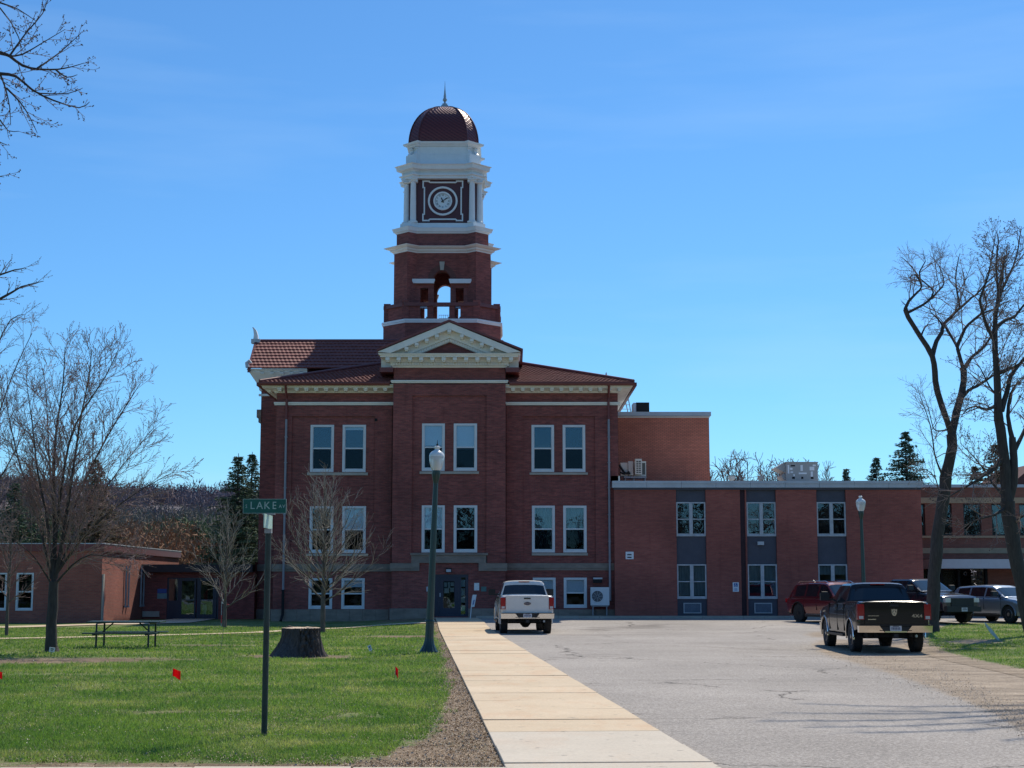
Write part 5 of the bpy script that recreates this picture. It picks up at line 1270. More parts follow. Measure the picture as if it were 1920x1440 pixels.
# black truck on the right
BP=mat('black brown paint',(.008,.005,.005),.25,0,var=.04,coat=.45,spec=.3); y0=43.9
x0=PX(1658,1215,y0)-.03
t2=pickup('black_pickup_truck',BP,(x0+.0,y0+1.72-.35),Vector((.01,1)).normalized(),'black pickup truck with chrome rear bumper, parked nose away beside the tree',W=1.0,roof=1.90,r=.42)
emblem(t2,-2.876,1.10,'shield')
q=text_mb('4X4',.13,.003,sx=1.3); q.xf(Matrix.Translation((-2.88,-.62,1.0))@Matrix.Rotation(-math.pi/2,4,'Z')); q.build('badge_text',CHROME,t2,local=True)
pl(t2,'badge_bar',CHROME,(-2.882,-2.876,.42,.72,1.0,1.012),(-2.882,-2.876,.50,.72,.90,.92))
# dark blue black truck facing us on the right
NP=paint('dark navy paint',(.008,.012,.022),.2,.22); hv=Vector((.42,-.907)).normalized(); lf=Vector((-hv.y,hv.x))
fw=Vector((PX(1749,1173,66.6),66.6)); c_=fw-hv*1.93+lf*.84
t3=pickup('navy_pickup_truck',NP,tuple(c_),hv,'very dark blue pickup truck facing the camera, half hidden by the tree trunk',rim=RIMD,W=.98,roof=1.88,r=.41)
def suv(name,pm,loc,heading,label,cat,L0=-2.45,L1=2.40,W=.95,roof=1.74,r=.38,dark_arch=True,rim=RIM,ax=(-1.42,1.42),spokes=10,rail=True):
    cfg=dict(paint=pm,W=W,r=r,axles=list(ax),ends=(L0,L1),belt=1.10,bottom=[(L0,.50),(L0+.5,.34),(-1,.27),(1.2,.27),(L1-.3,.30),(L1,.42)],
      top=[(L0,1.02),(L0+.08,1.10),(-1.0,1.10),(1.05,1.09),(1.15,1.08),(1.9,1.0),(2.2,.90),(L1,.72)],
      cabin=[(L0+.10,1.08),(L0+.16,1.16),(L0+.42,roof-.11),(L0+.55,roof-.06),(-1.0,roof-.01),(-.3,roof),(.25,roof-.03),(.45,roof-.09),(1.20,1.10),(1.30,1.05)],cw=(W*.92,W*.72),
      pillars=[L0+.19,L0+.38,L0+.62,-1.10,-1.0,-.12,-.03,.72,.92,.50,1.16],ws=(.49,1.17),rw=(L0+.185,L0+.385),doors=[(L0+.62,-1.10),(-1.0,-.12),(-.03,.72),(.72,.92)],mirror=.80,seams=[-1.05,-.07,1.0],handles=[-.85,.15],rim=rim,archm=BLKP if dark_arch else pm,spokes=spokes,tw=.24,hm=pm)
    rt=vehicle(name,cfg,loc,heading,label,cat)
    for s in (-1,1):
        pl(rt,'tail_light',TAIL,(L0-.015,L0+.30,*sorted((s*W*.72,s*W*.985)),.86,1.03))
        q=MB(); y0,y1=sorted((s*W*.55,s*W*.88)); q.rings([[(2.02,y0,.90),(2.02,y1,.90),(2.02,y1,.74),(2.02,y0,.74)],[(2.33,y0,.82),(2.25,y1,.82),(2.27,y1,.70),(2.36,y0,.70)]],True,True,True); q.build('headlight',LAMPC,rt,local=True)
        if rail:
            q=MB(); q.tube([(L0+.6,s*W*.66,roof-.03),(L0+.75,s*W*.66,roof+.03),(.2,s*W*.66,roof+.03),(.40,s*W*.66,roof-.04)],.018,6); q.build('roof_rail',CHROME,rt,local=True,smooth=60)
        pl(rt,'rocker_trim',BLKP,(-.98,.98,*sorted((s*W*.90,s*W*.985)),.255,.34))
        pl(rt,'door_trim',CHROME,(-.95,.95,*sorted((s*W*.96,s*W*.992)),.36,.385))
    pl(rt,'rear_bumper',BLKP,(L0-.04,L0+.15,-W*.85,W*.85,.36,.58)); pl(rt,'front_bumper',BLKP,(L1-.12,L1+.03,-W*.72,W*.72,.30,.50)); pl(rt,'grille',BLKP,(L1-.10,L1+.012,-W*.45,W*.45,.52,.74))
    licence(rt,L1+.04,.45,1); licence(rt,L0-.03,.82,-1)
    q=MB(); q.xprism([(L0+.75,roof),(L0+.95,roof),(L0+.80,roof+.09)],-.02,.02); q.build('antenna_fin',BLKP,rt,local=True)
    return rt
RP=paint('deep red paint',(.13,.004,.010),.3,.25); hv=Vector((.40,-.917)).normalized(); lf=Vector((-hv.y,hv.x))
fw=Vector((PX(1501,1167,68.7),68.7)); c_=fw+hv*1.5+lf*.84
suv('red_suv',RP,tuple(c_),hv,'red sport utility vehicle parked behind the black pickup, nose hidden','suv',W=.98,roof=1.76,r=.41,ax=(-1.5,1.5),rim=RIMD)
SP=paint('silver blue paint',(.26,.31,.37),.6,.28); hv=Vector((.42,-.907)).normalized(); lf=Vector((-hv.y,hv.x))
fw=Vector((PX(1894,1171,67.0),67.0)); c_=fw-hv*1.42+lf*.82
suv('silver_crossover',SP,tuple(c_),hv,'silver blue crossover with glinting windshield at the right edge','suv',W=.92,roof=1.61,r=.36,rail=False,dark_arch=False)
# ================================================================== TREES
BARK=mat('grey brown bark',(.115,.095,.080),.95,var=.35,scale=5,bump=.6,ms=(3,3,.6)); BARKD=mat('dark furrowed bark',(.060,.050,.045),.95,var=.35,scale=5,bump=.7,ms=(3,3,.6))
TWIG=mat('pale twig bark',(.34,.29,.24),.9,var=.2,scale=3); TWIGR=mat('reddish twig bark',(.27,.19,.165),.9,var=.25,scale=3); BUD=mat('pink red bud',(.30,.14,.125),.8,var=.35,scale=2); BUDB=mat('dark bud',(.10,.065,.055),.8,var=.3,scale=2)
def rv(r): return Vector((r.gauss(0,1),r.gauss(0,1),r.gauss(0,1)))
def perp(r,d,ang,flat=None):
    a=rv(r); a=(a-d*a.dot(d)).normalized()
    return (d*math.cos(ang)+a*math.sin(ang)).normalized()
def twigs(r,pts,rad,lvl,pr,out,buds,start=.12):
    """side growth along a limb"""
    L=sum((pts[i+1]-pts[i]).length for i in range(len(pts)-1)); s=0; nxt=L*start; k=0
    for i in range(len(pts)-1):
        seg=pts[i+1]-pts[i]; sl_=seg.length
        while nxt<s+sl_:
            t=(nxt-s)/sl_; p=pts[i]+seg*t; f_=nxt/L; rr=(rad[i]+(rad[i+1]-rad[i])*t)
            d=perp(r,seg.normalized(),pr['ang']*r.uniform(.7,1.3))
            ln=pr['len'][lvl]*(1-pr.get('tip',.55)*f_)*r.uniform(.6,1.25)
            shoot(r,p,d,ln,min(rr*.6,pr['rad'][lvl]),lvl,pr,out,buds)
            nxt+=pr['sp'][lvl]*r.uniform(.6,1.4)
        s+=sl_
def shoot(r,p,d,L,r0,lvl,pr,out,buds):
    n=max(2,int(L/pr['seg'][lvl])); pts=[Vector(p)]; d=Vector(d)
    for i in range(n):
        d=(d+rv(r)*pr['wob']+Vector((0,0,pr['up']))).normalized(); pts.append(pts[-1]+d*(L/n))
    rad=[max(pr.get('rmin',.004),r0*(1-.7*i/n)) for i in range(n+1)]
    out.append((pts,rad,lvl))
    if lvl+1<len(pr['len']): twigs(r,pts,rad,lvl+1,pr,out,buds,.2)
    elif pr.get('bud'):
        m_=int(max(1,L/pr['budsp']))
        for q in range(m_):
            t=(q+.5+r.uniform(-.3,.3))/m_*n; i=min(n-1,int(t)); buds.append(pts[i]+(pts[i+1]-pts[i])*(t-i)+rv(r)*.012)
        buds.append(pts[-1])
def make_tree(root,r,limbs,pr,bark,twig,budm,trunk_n=12,skip0=.35,wob=.04):
    """limbs: list of (points3d, r_start, r_end, has_twigs)"""
    tr=MB(); out=[]; buds=[]
    for pts,ra,rb_,tw in limbs:
        P3=[Vector(p) for p in pts]; q=[]
        for i in range(len(P3)-1):              # smooth and roughen the drawn limb
            p0=P3[max(0,i-1)];p1=P3[i];p2=P3[i+1];p3=P3[min(len(P3)-1,i+2)]; m_=max(2,int((p2-p1).length/.45))
            for k in range(m_):
                t=k/m_; c_=.5*((2*p1)+(p2-p0)*t+(2*p0-5*p1+4*p2-p3)*t*t+(3*p1-p0-3*p2+p3)*t**3); q.append(c_+rv(r)*wob*ra*1.2)
        q.append(P3[-1]); n=len(q)-1
        rad=[ra+(rb_-ra)*(i/n)**.8 for i in range(n+1)]
        tr.tube(q,[x*(1+r.uniform(-.06,.06)) for x in rad],trunk_n if ra>.1 else (8 if ra>.05 else 6))
        if tw is not None: twigs(r,q,rad,0,pr,out,buds,tw)
    t_=tr.build('trunk',bark,root,smooth=70)
    mb=MB()
    for pts,rad,lvl in out: mb.tube(pts,rad,5 if lvl==0 else (4 if lvl==1 else 3),cap=False)
    if mb.v: o=mb.build('crown',twig,root,smooth=80); o['kind']='stuff'
    if buds and budm:
        b=MB(); s=pr['bud']
        for p in buds:
            a=rv(r).normalized()*s; c_=rv(r); c_=(c_-a*(c_.dot(a)/a.length_squared)).normalized()*s*.4; e=a.cross(c_).normalized()*s*.4
            b.add([tuple(p-a),tuple(p+c_),tuple(p+e),tuple(p-c_-e),tuple(p+a)],[(0,1,2),(0,2,3),(0,3,1),(4,2,1),(4,3,2),(4,1,3)])
        o=b.build('bud',budm,root); o['kind']='stuff'
    return root
def L3(pxs,Y0,dY=0.,pw=1.0):
    n=len(pxs)-1; o=[]
    for i,(a,b) in enumerate(pxs):
        Y=Y0+dY*(i/n)**pw; x,z=P(a,b,Y); o.append((x,Y,z))
    return o
# ---- big budding maple on the left lawn
Y=41.2; SC_=.62; r=random.Random(11); rt=empty('maple_tree',(PX(97,1222,Y),Y,0),'tall budding bare tree with many upswept limbs left of the picnic table','tree')
lim=[(L3([(97,1224),(96,1190),(98,1140),(101,1090)],Y),.175,.13,None),(L3([(97,1226),(97,1214)],Y),.25,.165,None),
 (L3([(101,1092),(103,1000),(101,900),(104,820),(118,720),(122,650)],Y,.2),.12,.012,.2),
 (L3([(104,1085),(122,980),(137,880),(150,790),(166,710),(172,655)],Y,-1.2),.10,.012,.2),
 (L3([(108,1060),(125,990),(160,900),(200,820),(240,755),(262,720)],Y,1.0),.08,.01,.12),
 (L3([(106,1075),(150,1015),(200,965),(262,920),(325,885)],Y,-.8),.07,.008,.1),
 (L3([(97,1085),(78,1000),(60,940),(40,880),(20,800),(10,740)],Y,.8),.08,.01,.15),
 (L3([(99,1070),(86,960),(70,880),(60,790),(50,720)],Y,-1.0),.08,.01,.15),
 (L3([(104,1095),(135,1060),(170,1040),(215,1045),(250,1040)],Y,-1.2),.05,.006,.1),
 (L3([(98,1098),(75,1060),(50,1030),(10,1005)],Y,-.8),.05,.006,.1),
 (L3([(103,1030),(117,900),(140,800),(198,705),(222,655)],Y,-1.6),.08,.01,.12),
 (L3([(104,1080),(140,1000),(180,940),(240,860),(290,800)],Y,1.6),.06,.008,.1),
 (L3([(102,1050),(100,960),(92,860),(88,760),(80,690)],Y,1.8),.07,.008,.12)]
PRM=dict(ang=.58,len=[1.6,.7,.3],rad=[.016,.008,.005],sp=[.20,.14,.10],seg=[.25,.2,.13],wob=.05,up=.05,bud=.020,budsp=.12,rmin=.0042)
lim=lim[:2]+[(a_,b_*SC_,c_*.8,d_) for a_,b_,c_,d_ in lim[2:]]
make_tree(rt,r,lim,PRM,BARKD,TWIGR,BUD)
# ---- small bare trees
def young_tree(seed,px_,py_,ytop,halfw,y_low,trunk_r,label,twig=TWIG,Y=None,bark=BARK,lean=0,n=26,budm=None,dens=1.0,ang0=.55):
    r=random.Random(seed); X,Yg=G(px_,py_); Y=Yg; z0=gz(X,Y)
    rt=empty('young_tree',(X,Y,z0),label,'tree')
    zt=PZ(ytop,Y); zl=PZ(y_low,Y); hw=halfw*Y/2909
    base=[(X,Y,z0-.05),(X+lean*.3,Y,zl),(X+lean*.7,Y+.1,zl+(zt-zl)*.5),(X+lean,Y,zt)]
    lim=[(base,trunk_r,.01,.45)]
    pr=dict(ang=.55,len=[hw*.55,hw*.26],rad=[.014,.007],sp=[hw*.16/dens,hw*.11/dens],seg=[.2,.15],wob=.09,up=.06,rmin=.004,bud=.02 if budm else None,budsp=.15)
    for k in range(n):
        f_=(k/n)**1.05; z=zl+(zt-zl)*.62*f_; a=k*2.4+r.uniform(-.3,.3); L=hw*1.15*(1-.45*f_)*r.uniform(.8,1.1)+.15
        el=ang0+.75*f_; d=Vector((math.cos(a),math.sin(a),0)); pts=[]; p=Vector((X+lean*.6*f_,Y,z)); e=el
        for i in range(6): pts.append(tuple(p)); p=p+(d*math.cos(e)+Vector((0,0,math.sin(e))))*(L*1.25/5)+rv(r)*L*.02; e+=.08
        lim.append((pts,trunk_r*.38*(1-.5*f_),.006,.1))
    return make_tree(rt,r,lim,pr,bark,twig,budm,10)
young_tree(5,605,1186,884,104,1128,.105,'bare young tree growing just behind the big stump',n=30,dens=1.25)
young_tree(8,421,1177,935,82,1140,.09,'bare young tree in front of the glass doors, beside the white stake sign',n=18)
young_tree(21,12,1192,950,52,1130,.07,'slim budding sapling at the left edge of the lawn',n=12,budm=BUD,twig=TWIGR)
# ---- tree cut by the left edge, limbs leaning in
Y=47.; r=random.Random(3); rt=empty('edge_tree',(PX(-95,1200,Y),Y,0),'budding bare tree at the left edge whose trunk stands outside the frame','tree')
lim=[(L3([(-95,1205),(-92,1100),(-88,1030)],Y),.22,.17,None)]+[(L3(p,Y,d),.09,.01,.15) for p,d in (([(-88,1030),(-60,900),(-35,760),(-10,660),(20,600),(45,590)],-.5),([(-88,1030),(-50,920),(-10,800),(25,700),(60,625)],1.),([(-88,1030),(-90,880),(-70,760),(-40,640),(-20,560)],.6),([(-88,1030),(-40,960),(10,880),(50,800)],-1.2),([(-88,1030),(-120,900),(-150,760),(-170,640)],.5),([(-88,1040),(-50,1000),(-5,950),(30,900)],1.2))]
lim=[(a_,b_*(.6 if b_<.12 else 1),c_,d_) for a_,b_,c_,d_ in lim]
make_tree(rt,r,lim,dict(PRM,sp=[.30,.2,.13]),BARKD,TWIGR,BUD)
# ---- near overhead tree, top left
Y=15.5; r=random.Random(9); rt=empty('overhanging_tree',(-10.5,16.5,0),'budding branches of a near tree reaching in at the top left corner','tree')
base=[(-10.5,16.5,-.05),(-10.4,16.4,2.5),(-10.1,16.2,4.5)]
lim=[(base,.30,.24,None)]
hub=Vector((-10.1,16.2,4.5))
def reach(pxs,dY,ra=.022,rb_=.003,tw=.05):
    pts=L3(pxs,Y,dY); lim.append((pts,ra,rb_,tw)); return pts[0]
starts=[reach([(-180,60),(-80,-20),(0,5),(35,18),(68,40)],.4,.02), reach([(-150,40),(-60,80),(0,99),(18,105),(42,123),(75,130),(108,130),(135,125),(158,118)],.3,.03),
 reach([(-160,150),(-60,128),(0,138),(30,143),(60,168),(100,188),(148,202),(168,191)],-.3,.028)]
for p,d_ in (([(18,105),(50,60),(80,25),(96,-20)],.3),([(18,105),(42,102),(80,80),(122,55)],.4),([(70,128),(110,100),(152,62)],.2),([(0,138),(10,165),(18,200),(20,235)],.3),([(12,165),(38,192),(56,220),(70,250)],.2),([(60,168),(75,175),(128,175),(155,165)],.4),([(105,131),(125,145),(145,140)],.2),([(-40,200),(0,225),(15,245),(36,246)],0),([(-60,230),(-10,262),(14,272)],.3),([(-60,290),(-15,325),(8,332)],.1),([(-60,0),(0,15),(35,70),(38,90)],.4)): reach(p,d_,.012,.003,.08)
for i,(z_,p2) in enumerate(((6.2,starts[0]),(5.6,starts[1]),(5.2,starts[2]))):
    a_=hub+Vector((0,0,0)); m_=(a_+Vector(p2))/2+Vector((0,0,.5)); lim.append(([tuple(a_),tuple(m_),p2],.10,.032,None))
lim.append(([tuple(hub),(-9.8,16.2,7.5),(-9.9,16.5,10.5)],.2,.05,.3)); lim.append(([tuple(hub),(-11,17.4,7),(-11.6,18.2,9.6)],.14,.04,.2))
make_tree(rt,r,lim,dict(ang=.7,len=[.42,.13],rad=[.005,.0035],sp=[.16,.06],seg=[.08,.05],wob=.07,up=.06,bud=.016,budsp=.045,rmin=.0022),BARKD,TWIGR,BUDB,12,wob=.02)
# ---- branches at mid left (y 500-560)
r=random.Random(29); Y=30.; rt=empty('edge_tree',(PX(-250,1150,Y),Y,0),'tree outside the left frame edge showing only twig tips above the maple','tree')
lim=[(L3([(-250,1158),(-245,1000),(-235,850)],Y),.22,.16,None),(L3([(-235,850),(-160,700),(-70,600),(0,560),(40,538),(82,527)],Y,.6),.09,.006,.35),(L3([(-235,850),(-180,680),(-80,560),(0,515),(45,503)],Y,-.6),.09,.006,.35),(L3([(-235,850),(-250,700),(-220,560)],Y,.5),.09,.01,.3)]
make_tree(rt,r,lim,dict(ang=.6,len=[.7,.25],rad=[.012,.006],sp=[.16,.10],seg=[.15,.09],wob=.06,up=.04,bud=.02,budsp=.10,rmin=.003),BARKD,TWIGR,BUDB)
# ---- two old gnarled trees on the right
K=lambda pts:[(1640+a*.2917,420+b*.2917) for a,b in pts]
GN=dict(tip=.80,ang=.75,len=[2.0,1.0,.45],rad=[.024,.012,.007],sp=[.30,.19,.13],seg=[.28,.18,.14],wob=.18,up=.03,bud=None,budsp=.2,rmin=.0048)
Y=59.; r=random.Random(2); rt=empty('old_tree',(PX(1747,1183,Y),Y,gz(16,59)),'tall crooked bare tree with forked crown right of the black pickup','tree')
lim=[(L3([(1746,1190),(1748,1165),(1752,1100),(1758,1010),(1768,940),(1773,895)],Y),.245,.225,None),(L3([(1746,1192),(1748,1160)],Y),.34,.245,None),(L3([(1773,897),(1784,840),(1784,815)],Y),.225,.19,None),
 (L3([(1784,818),(1776,789),(1757,735),(1752,697),(1748,669),(1725,630),(1703,595),(1697,580)],Y,-.8),.135,.085,None),
 (L3([(1697,580),(1704,565),(1718,550),(1728,537),(1716,515),(1706,520)],Y-.8,-.3),.07,.02,.2),(L3([(1704,585),(1722,576),(1740,565),(1750,548),(1740,535),(1722,520),(1710,500),(1690,482)],Y-.8,.6),.06,.012,.2),
 (L3([(1728,537),(1724,510),(1735,490),(1730,475)],Y-1.,.3),.04,.01,.1),(L3([(1740,565),(1760,545),(1770,530),(1762,500),(1745,480)],Y-.6,.6),.045,.01,.1),
 (L3([(1704,590),(1700,575),(1690,565)],Y-.8),.03,.008,None),(L3([(1727,630),(1735,612),(1745,608),(1757,604)],Y-.7,.5),.04,.008,.3),
 (L3([(1748,669),(1756,640),(1766,624),(1768,610),(1785,592),(1803,575),(1822,558),(1833,550),(1850,530),(1870,512)],Y-.4,1.0),.10,.02,.25),
 (L3([(1768,612),(1758,597),(1745,585),(1742,570)],Y-.2,.4),.05,.01,.2),(L3([(1800,577),(1795,550),(1792,520),(1796,490),(1800,475)],Y+.1,.6),.05,.01,.1),
 (L3([(1784,818),(1790,790),(1798,755),(1808,715),(1806,690)],Y,.5),.165,.12,None),
 (L3([(1806,692),(1796,655),(1794,648),(1778,622),(1768,605)],Y+.5,.6),.09,.04,.3),(L3([(1794,650),(1805,625),(1816,608),(1842,586),(1850,570),(1845,545),(1850,515),(1860,500)],Y+.6,.9),.08,.012,.15),
 (L3([(1808,690),(1822,670),(1844,652),(1858,630),(1868,600),(1884,575)],Y+.5,1.4),.09,.015,.15),(L3([(1842,588),(1862,580),(1880,570),(1900,560)],Y+.8,.9),.05,.01,.1),
 (L3([(1800,752),(1816,732),(1832,724),(1850,712),(1868,700),(1890,690),(1905,680)],Y+.2,-1.2),.08,.02,.2),
 (L3([(1772,900),(1762,880),(1752,850),(1745,800),(1728,750),(1718,720)],Y,-1.),.05,.006,.25),(L3([(1778,805),(1762,808),(1750,803),(1742,770),(1730,735)],Y-.1,-.6),.04,.008,.2),
 (L3([(1766,950),(1755,900),(1735,880),(1710,885)],Y,-1.2),.035,.006,.2)]
make_tree(rt,r,lim,GN,BARKD,TWIGR,None,14,wob=.05)
Y=54.; r=random.Random(6); rt=empty('old_tree',(PX(1932,1190,Y),Y,0),'leaning thick barked bare tree at the far right edge','tree')
lim=[(L3([(1938,1200),(1925,1130),(1908,1060),(1897,1000),(1889,940)],Y),.29,.24,None),(L3([(1889,942),(1886,880),(1880,830),(1872,785)],Y),.21,.17,None),(L3([(1889,945),(1901,905),(1900,860),(1898,820)],Y),.16,.12,None),
 (L3([(1872,787),(1869,712),(1866,655),(1865,612),(1870,570),(1878,520),(1884,480)],Y),.165,.04,.15),(L3([(1865,640),(1850,610),(1842,585),(1838,560),(1852,520),(1862,470),(1866,440)],Y,-1.),.08,.012,.15),
 (L3([(1867,615),(1885,600),(1902,594),(1920,572),(1950,540)],Y,1.),.09,.02,.15),(L3([(1870,700),(1890,693),(1912,682),(1940,660)],Y,-1.),.09,.02,.2),
 (L3([(1878,770),(1888,735),(1896,705),(1908,688),(1930,660),(1960,620)],Y,.9),.11,.03,.2),(L3([(1868,760),(1850,768),(1830,762),(1812,768),(1800,785)],Y,-1.5),.07,.008,.15),
 (L3([(1872,745),(1855,725),(1838,690),(1825,680)],Y,.8),.05,.01,.1),(L3([(1880,860),(1862,880),(1845,892),(1825,905),(1790,925),(1770,935)],Y,-1.2),.10,.01,.15),
 (L3([(1882,930),(1860,905),(1845,880),(1820,850),(1800,830)],Y,.8),.06,.008,.15),(L3([(1889,950),(1865,965),(1830,975),(1800,990)],Y,-1.2),.07,.008,.15),
 (L3([(1898,825),(1890,780),(1895,740),(1910,715)],Y,.3),.10,.03,.2),(L3([(1900,850),(1915,820),(1930,790),(1960,760)],Y,.3),.09,.03,.2),(L3([(1870,575),(1880,540),(1900,500),(1910,460),(1915,430)],Y,.5),.07,.01,.1),
 (L3([(1896,1000),(1908,975),(1925,965),(1950,950)],Y,-.6),.06,.02,.3),(L3([(1873,560),(1868,500),(1872,450),(1868,435)],Y,.2),.05,.01,.1)]
make_tree(rt,r,lim,dict(GN,bud=.035,budsp=.24,wob=.12),BARKD,TWIGR,BUDB,14,wob=.05)
# ---- tall tree outside the frame whose limbs shade the asphalt
r=random.Random(77); rt=empty('tall_tree',(15.2,34,0),'tall tree outside the right frame edge that shades the asphalt','tree')
hub=Vector((15.0,34.0,9.0)); lim=[([(15.2,34,-.05),(15.1,34,4.5),tuple(hub)],.42,.30,None),([tuple(hub),(15.2,34.5,13),(15.4,34.6,18)],.26,.06,.2)]
for (tx,ty,tz_,s_) in ((9.2,33,15.6,.16),(9.8,30.5,15.2,.15),(10.6,27,14.0,.13),(11.5,35.5,16.5,.14),(12.5,31,16.8,.12),(17,29,15,.14),(19,34,16,.15),(16,39,16,.14),(12.2,28,13.9,.10),(10.0,35,17,.12),(9.4,31.6,15.9,.10),(11.0,37.5,18,.12),(10.9,29,14.6,.12),(12.2,33.5,17.5,.12),(11.6,26.2,13.4,.08)):
    e=Vector((tx,ty,max(tz_,1.9+.455*ty) if tx/ty<.37 else tz_)); m1=hub.lerp(e,.35)+Vector((1.0,0,2.4)); m2=hub.lerp(e,.7)+Vector((.6,0,1.9)); lim.append(([tuple(hub),tuple(m1),tuple(m2),tuple(e)],s_,.03,.35))
for L_ in lim[2:]:
    for i_ in range(1,len(L_[0])):
        x_,y_,z_=L_[0][i_]
        if x_/y_<.40: L_[0][i_]=(x_,y_,max(z_,1.9+.45*y_))
make_tree(rt,r,lim,dict(GN,len=[1.3,.7,.3],sp=[.42,.3,.28],wob=.12,rmin=.008),BARKD,TWIGR,None,12)
# ---- bare trees behind the annex
r=random.Random(14); rt0=None
bt=[(1352,850,1.0,118),(1412,848,1.08,120),(1445,850,1.1,124),(1395,860,.95,128),(1500,872,.9,126),(1530,868,.9,118),(1560,885,.75,122),(1470,856,.95,130)]
labs=['bare tree just right of the orange brick block','bare tree left of the middle of the row behind the annex','tallest bare tree of the row behind the annex roof','thin bare tree between two larger ones behind the annex','bare tree showing over the grey rooftop unit','bare tree right behind the grey rooftop unit','lowest bare tree right of the rooftop unit','bare tree just left of the grey rooftop unit']
for i,(px_,py_,s_,Y) in enumerate(bt):
    H=PZ(py_,Y)
    if rt0 is None:
        rt0=empty('bare_tree',(0,0,0),labs[0],'tree','bare trees behind the annex'); H0=H
        lim=[([(0,0,0),(.1,0,3),(.0,0,5.5)],.24,.18,None)]
        for k in range(11):
            a=k*2.4; e=Vector((math.cos(a)*H*.20*(1+.3*(k%2)),math.sin(a)*H*.2,H*(.70+.28*r.random()))); m_=Vector((e.x*.55,e.y*.55,4.2+(e.z-4.2)*.5)); lim.append(([(0,0,3.8+.15*k),tuple(m_),tuple(e)],.10,.015,.15))
        make_tree(rt0,r,lim,dict(ang=.65,len=[1.7,.9],rad=[.045,.028],sp=[.30,.22],seg=[.3,.25],wob=.14,up=.05,bud=None,budsp=1,rmin=.017),BARKD,TWIGR,None,8)
        rt=rt0
    else: rt=copy_tree(rt0); rt['label']=labs[i]
    rt.location=(PX(px_,890,Y),Y,0); f_=H/H0; rt.scale=(f_*s_,f_*s_,f_); rt.rotation_euler=(0,0,i*1.3)
# ---- conifers
NEED=mat('spruce needles',(.080,.125,.068),.9,var=.5,scale=1.2); NEEDB=mat('olive brown needles',(.14,.105,.055),.9,var=.4,scale=1.2)
def conifer(name,seed,px_,ytop,Y,rad,label,m=NEED,dens=1.0,droop=.25,gap=.0,cat='conifer'):
    r=random.Random(seed); H=PZ(ytop,Y); X=PX(px_,900,Y); rt=empty(name,(X,Y,0),label,cat)
    q=MB(); q.tube([(X,Y,-.05),(X,Y,H*.5),(X,Y,H)],[.25,.15,.02],8); q.build('trunk',BARKD,rt,smooth=60)
    f=MB(); z=H*.12; br=MB()
    while z<H-.1:
        t=(H-z)/H; L=rad*(t**.8)*r.uniform(.75,1.15); nb=int(5+5*t*dens)
        for k in range(nb):
            if r.random()<gap: continue
            a=r.uniform(0,6.283); d=Vector((math.cos(a),math.sin(a),0)); side=Vector((-d.y,d.x,0)); Lb=L*r.uniform(.7,1.1)
            n=max(3,int(Lb/.22)); pp=[]
            for i in range(n+1):
                s=i/n; pp.append(Vector((X,Y,z))+d*(Lb*s)+Vector((0,0,(-droop*Lb*s+.18*Lb*s*s))))
            br.tube([pp[0],pp[-1]],[.03,.008],3,cap=False)
            for i in range(1,n+1):
                w_=(.10+.30*Lb*.5*(1-abs(2*i/n-1))*.6+.12)
                for _ in range(int(4*dens+1)):
                    c_=pp[i]+side*r.uniform(-w_,w_)+Vector((0,0,r.uniform(-.10,.06))); dr=(d*r.uniform(.2,1)+side*r.uniform(-1,1)+Vector((0,0,r.uniform(-.5,.2)))).normalized()*r.uniform(.12,.26); wv_=rv(r).cross(dr).normalized()*r.uniform(.03,.07)
                    f.add([tuple(c_-wv_),tuple(c_+wv_),tuple(c_+dr)],[(0,1,2)])
        z+=max(.16,.30*t)*r.uniform(.8,1.2)
    o=f.build('crown',m,rt); o['kind']='stuff'; o=br.build('branch',BARKD,rt); o['kind']='stuff'
conifer('spruce_tree',1,446,850,104,3.6,'dark green spruce whose top stands just left of the courthouse',dens=1.4)
conifer('spruce_tree',2,472,847,110,3.0,'slimmer spruce right beside the courthouse wall, behind the darker one',dens=1.2)
conifer('pine_tree',3,1700,808,112,5.2,'tallest open crowned pine behind the annex roof',dens=1.7,gap=.12)
conifer('pine_tree',4,1643,857,118,2.8,'narrow pine just left of the tallest pine behind the annex',dens=1.0)
conifer('pine_tree',5,1588,878,125,2.8,'low pine tip furthest left of the pines behind the annex roof',dens=.9)
conifer('cedar_tree',6,1868,830,108,4.4,'brownish cedar between the trunks of the right edge tree',m=NEEDB,dens=1.2,gap=.1)
conifer('cedar_tree',7,1830,872,104,2.2,'small brown green cedar left of the right edge tree',m=NEEDB,dens=1.0)
conifer('spruce_tree',8,178,860,92,3.4,'brownish pointed conifer rising behind the maple',m=NEEDB,dens=1.2)
conifer('spruce_tree',9,30,905,105,3.6,'dark conifer behind the low brick building, furthest left',dens=1.2)
conifer('spruce_tree',10,60,915,112,3.2,'shorter conifer behind the low brick building near the left edge',dens=1.2)
conifer('spruce_tree',12,372,985,120,2.6,'blue green conifer low behind the link roof',dens=1.2)
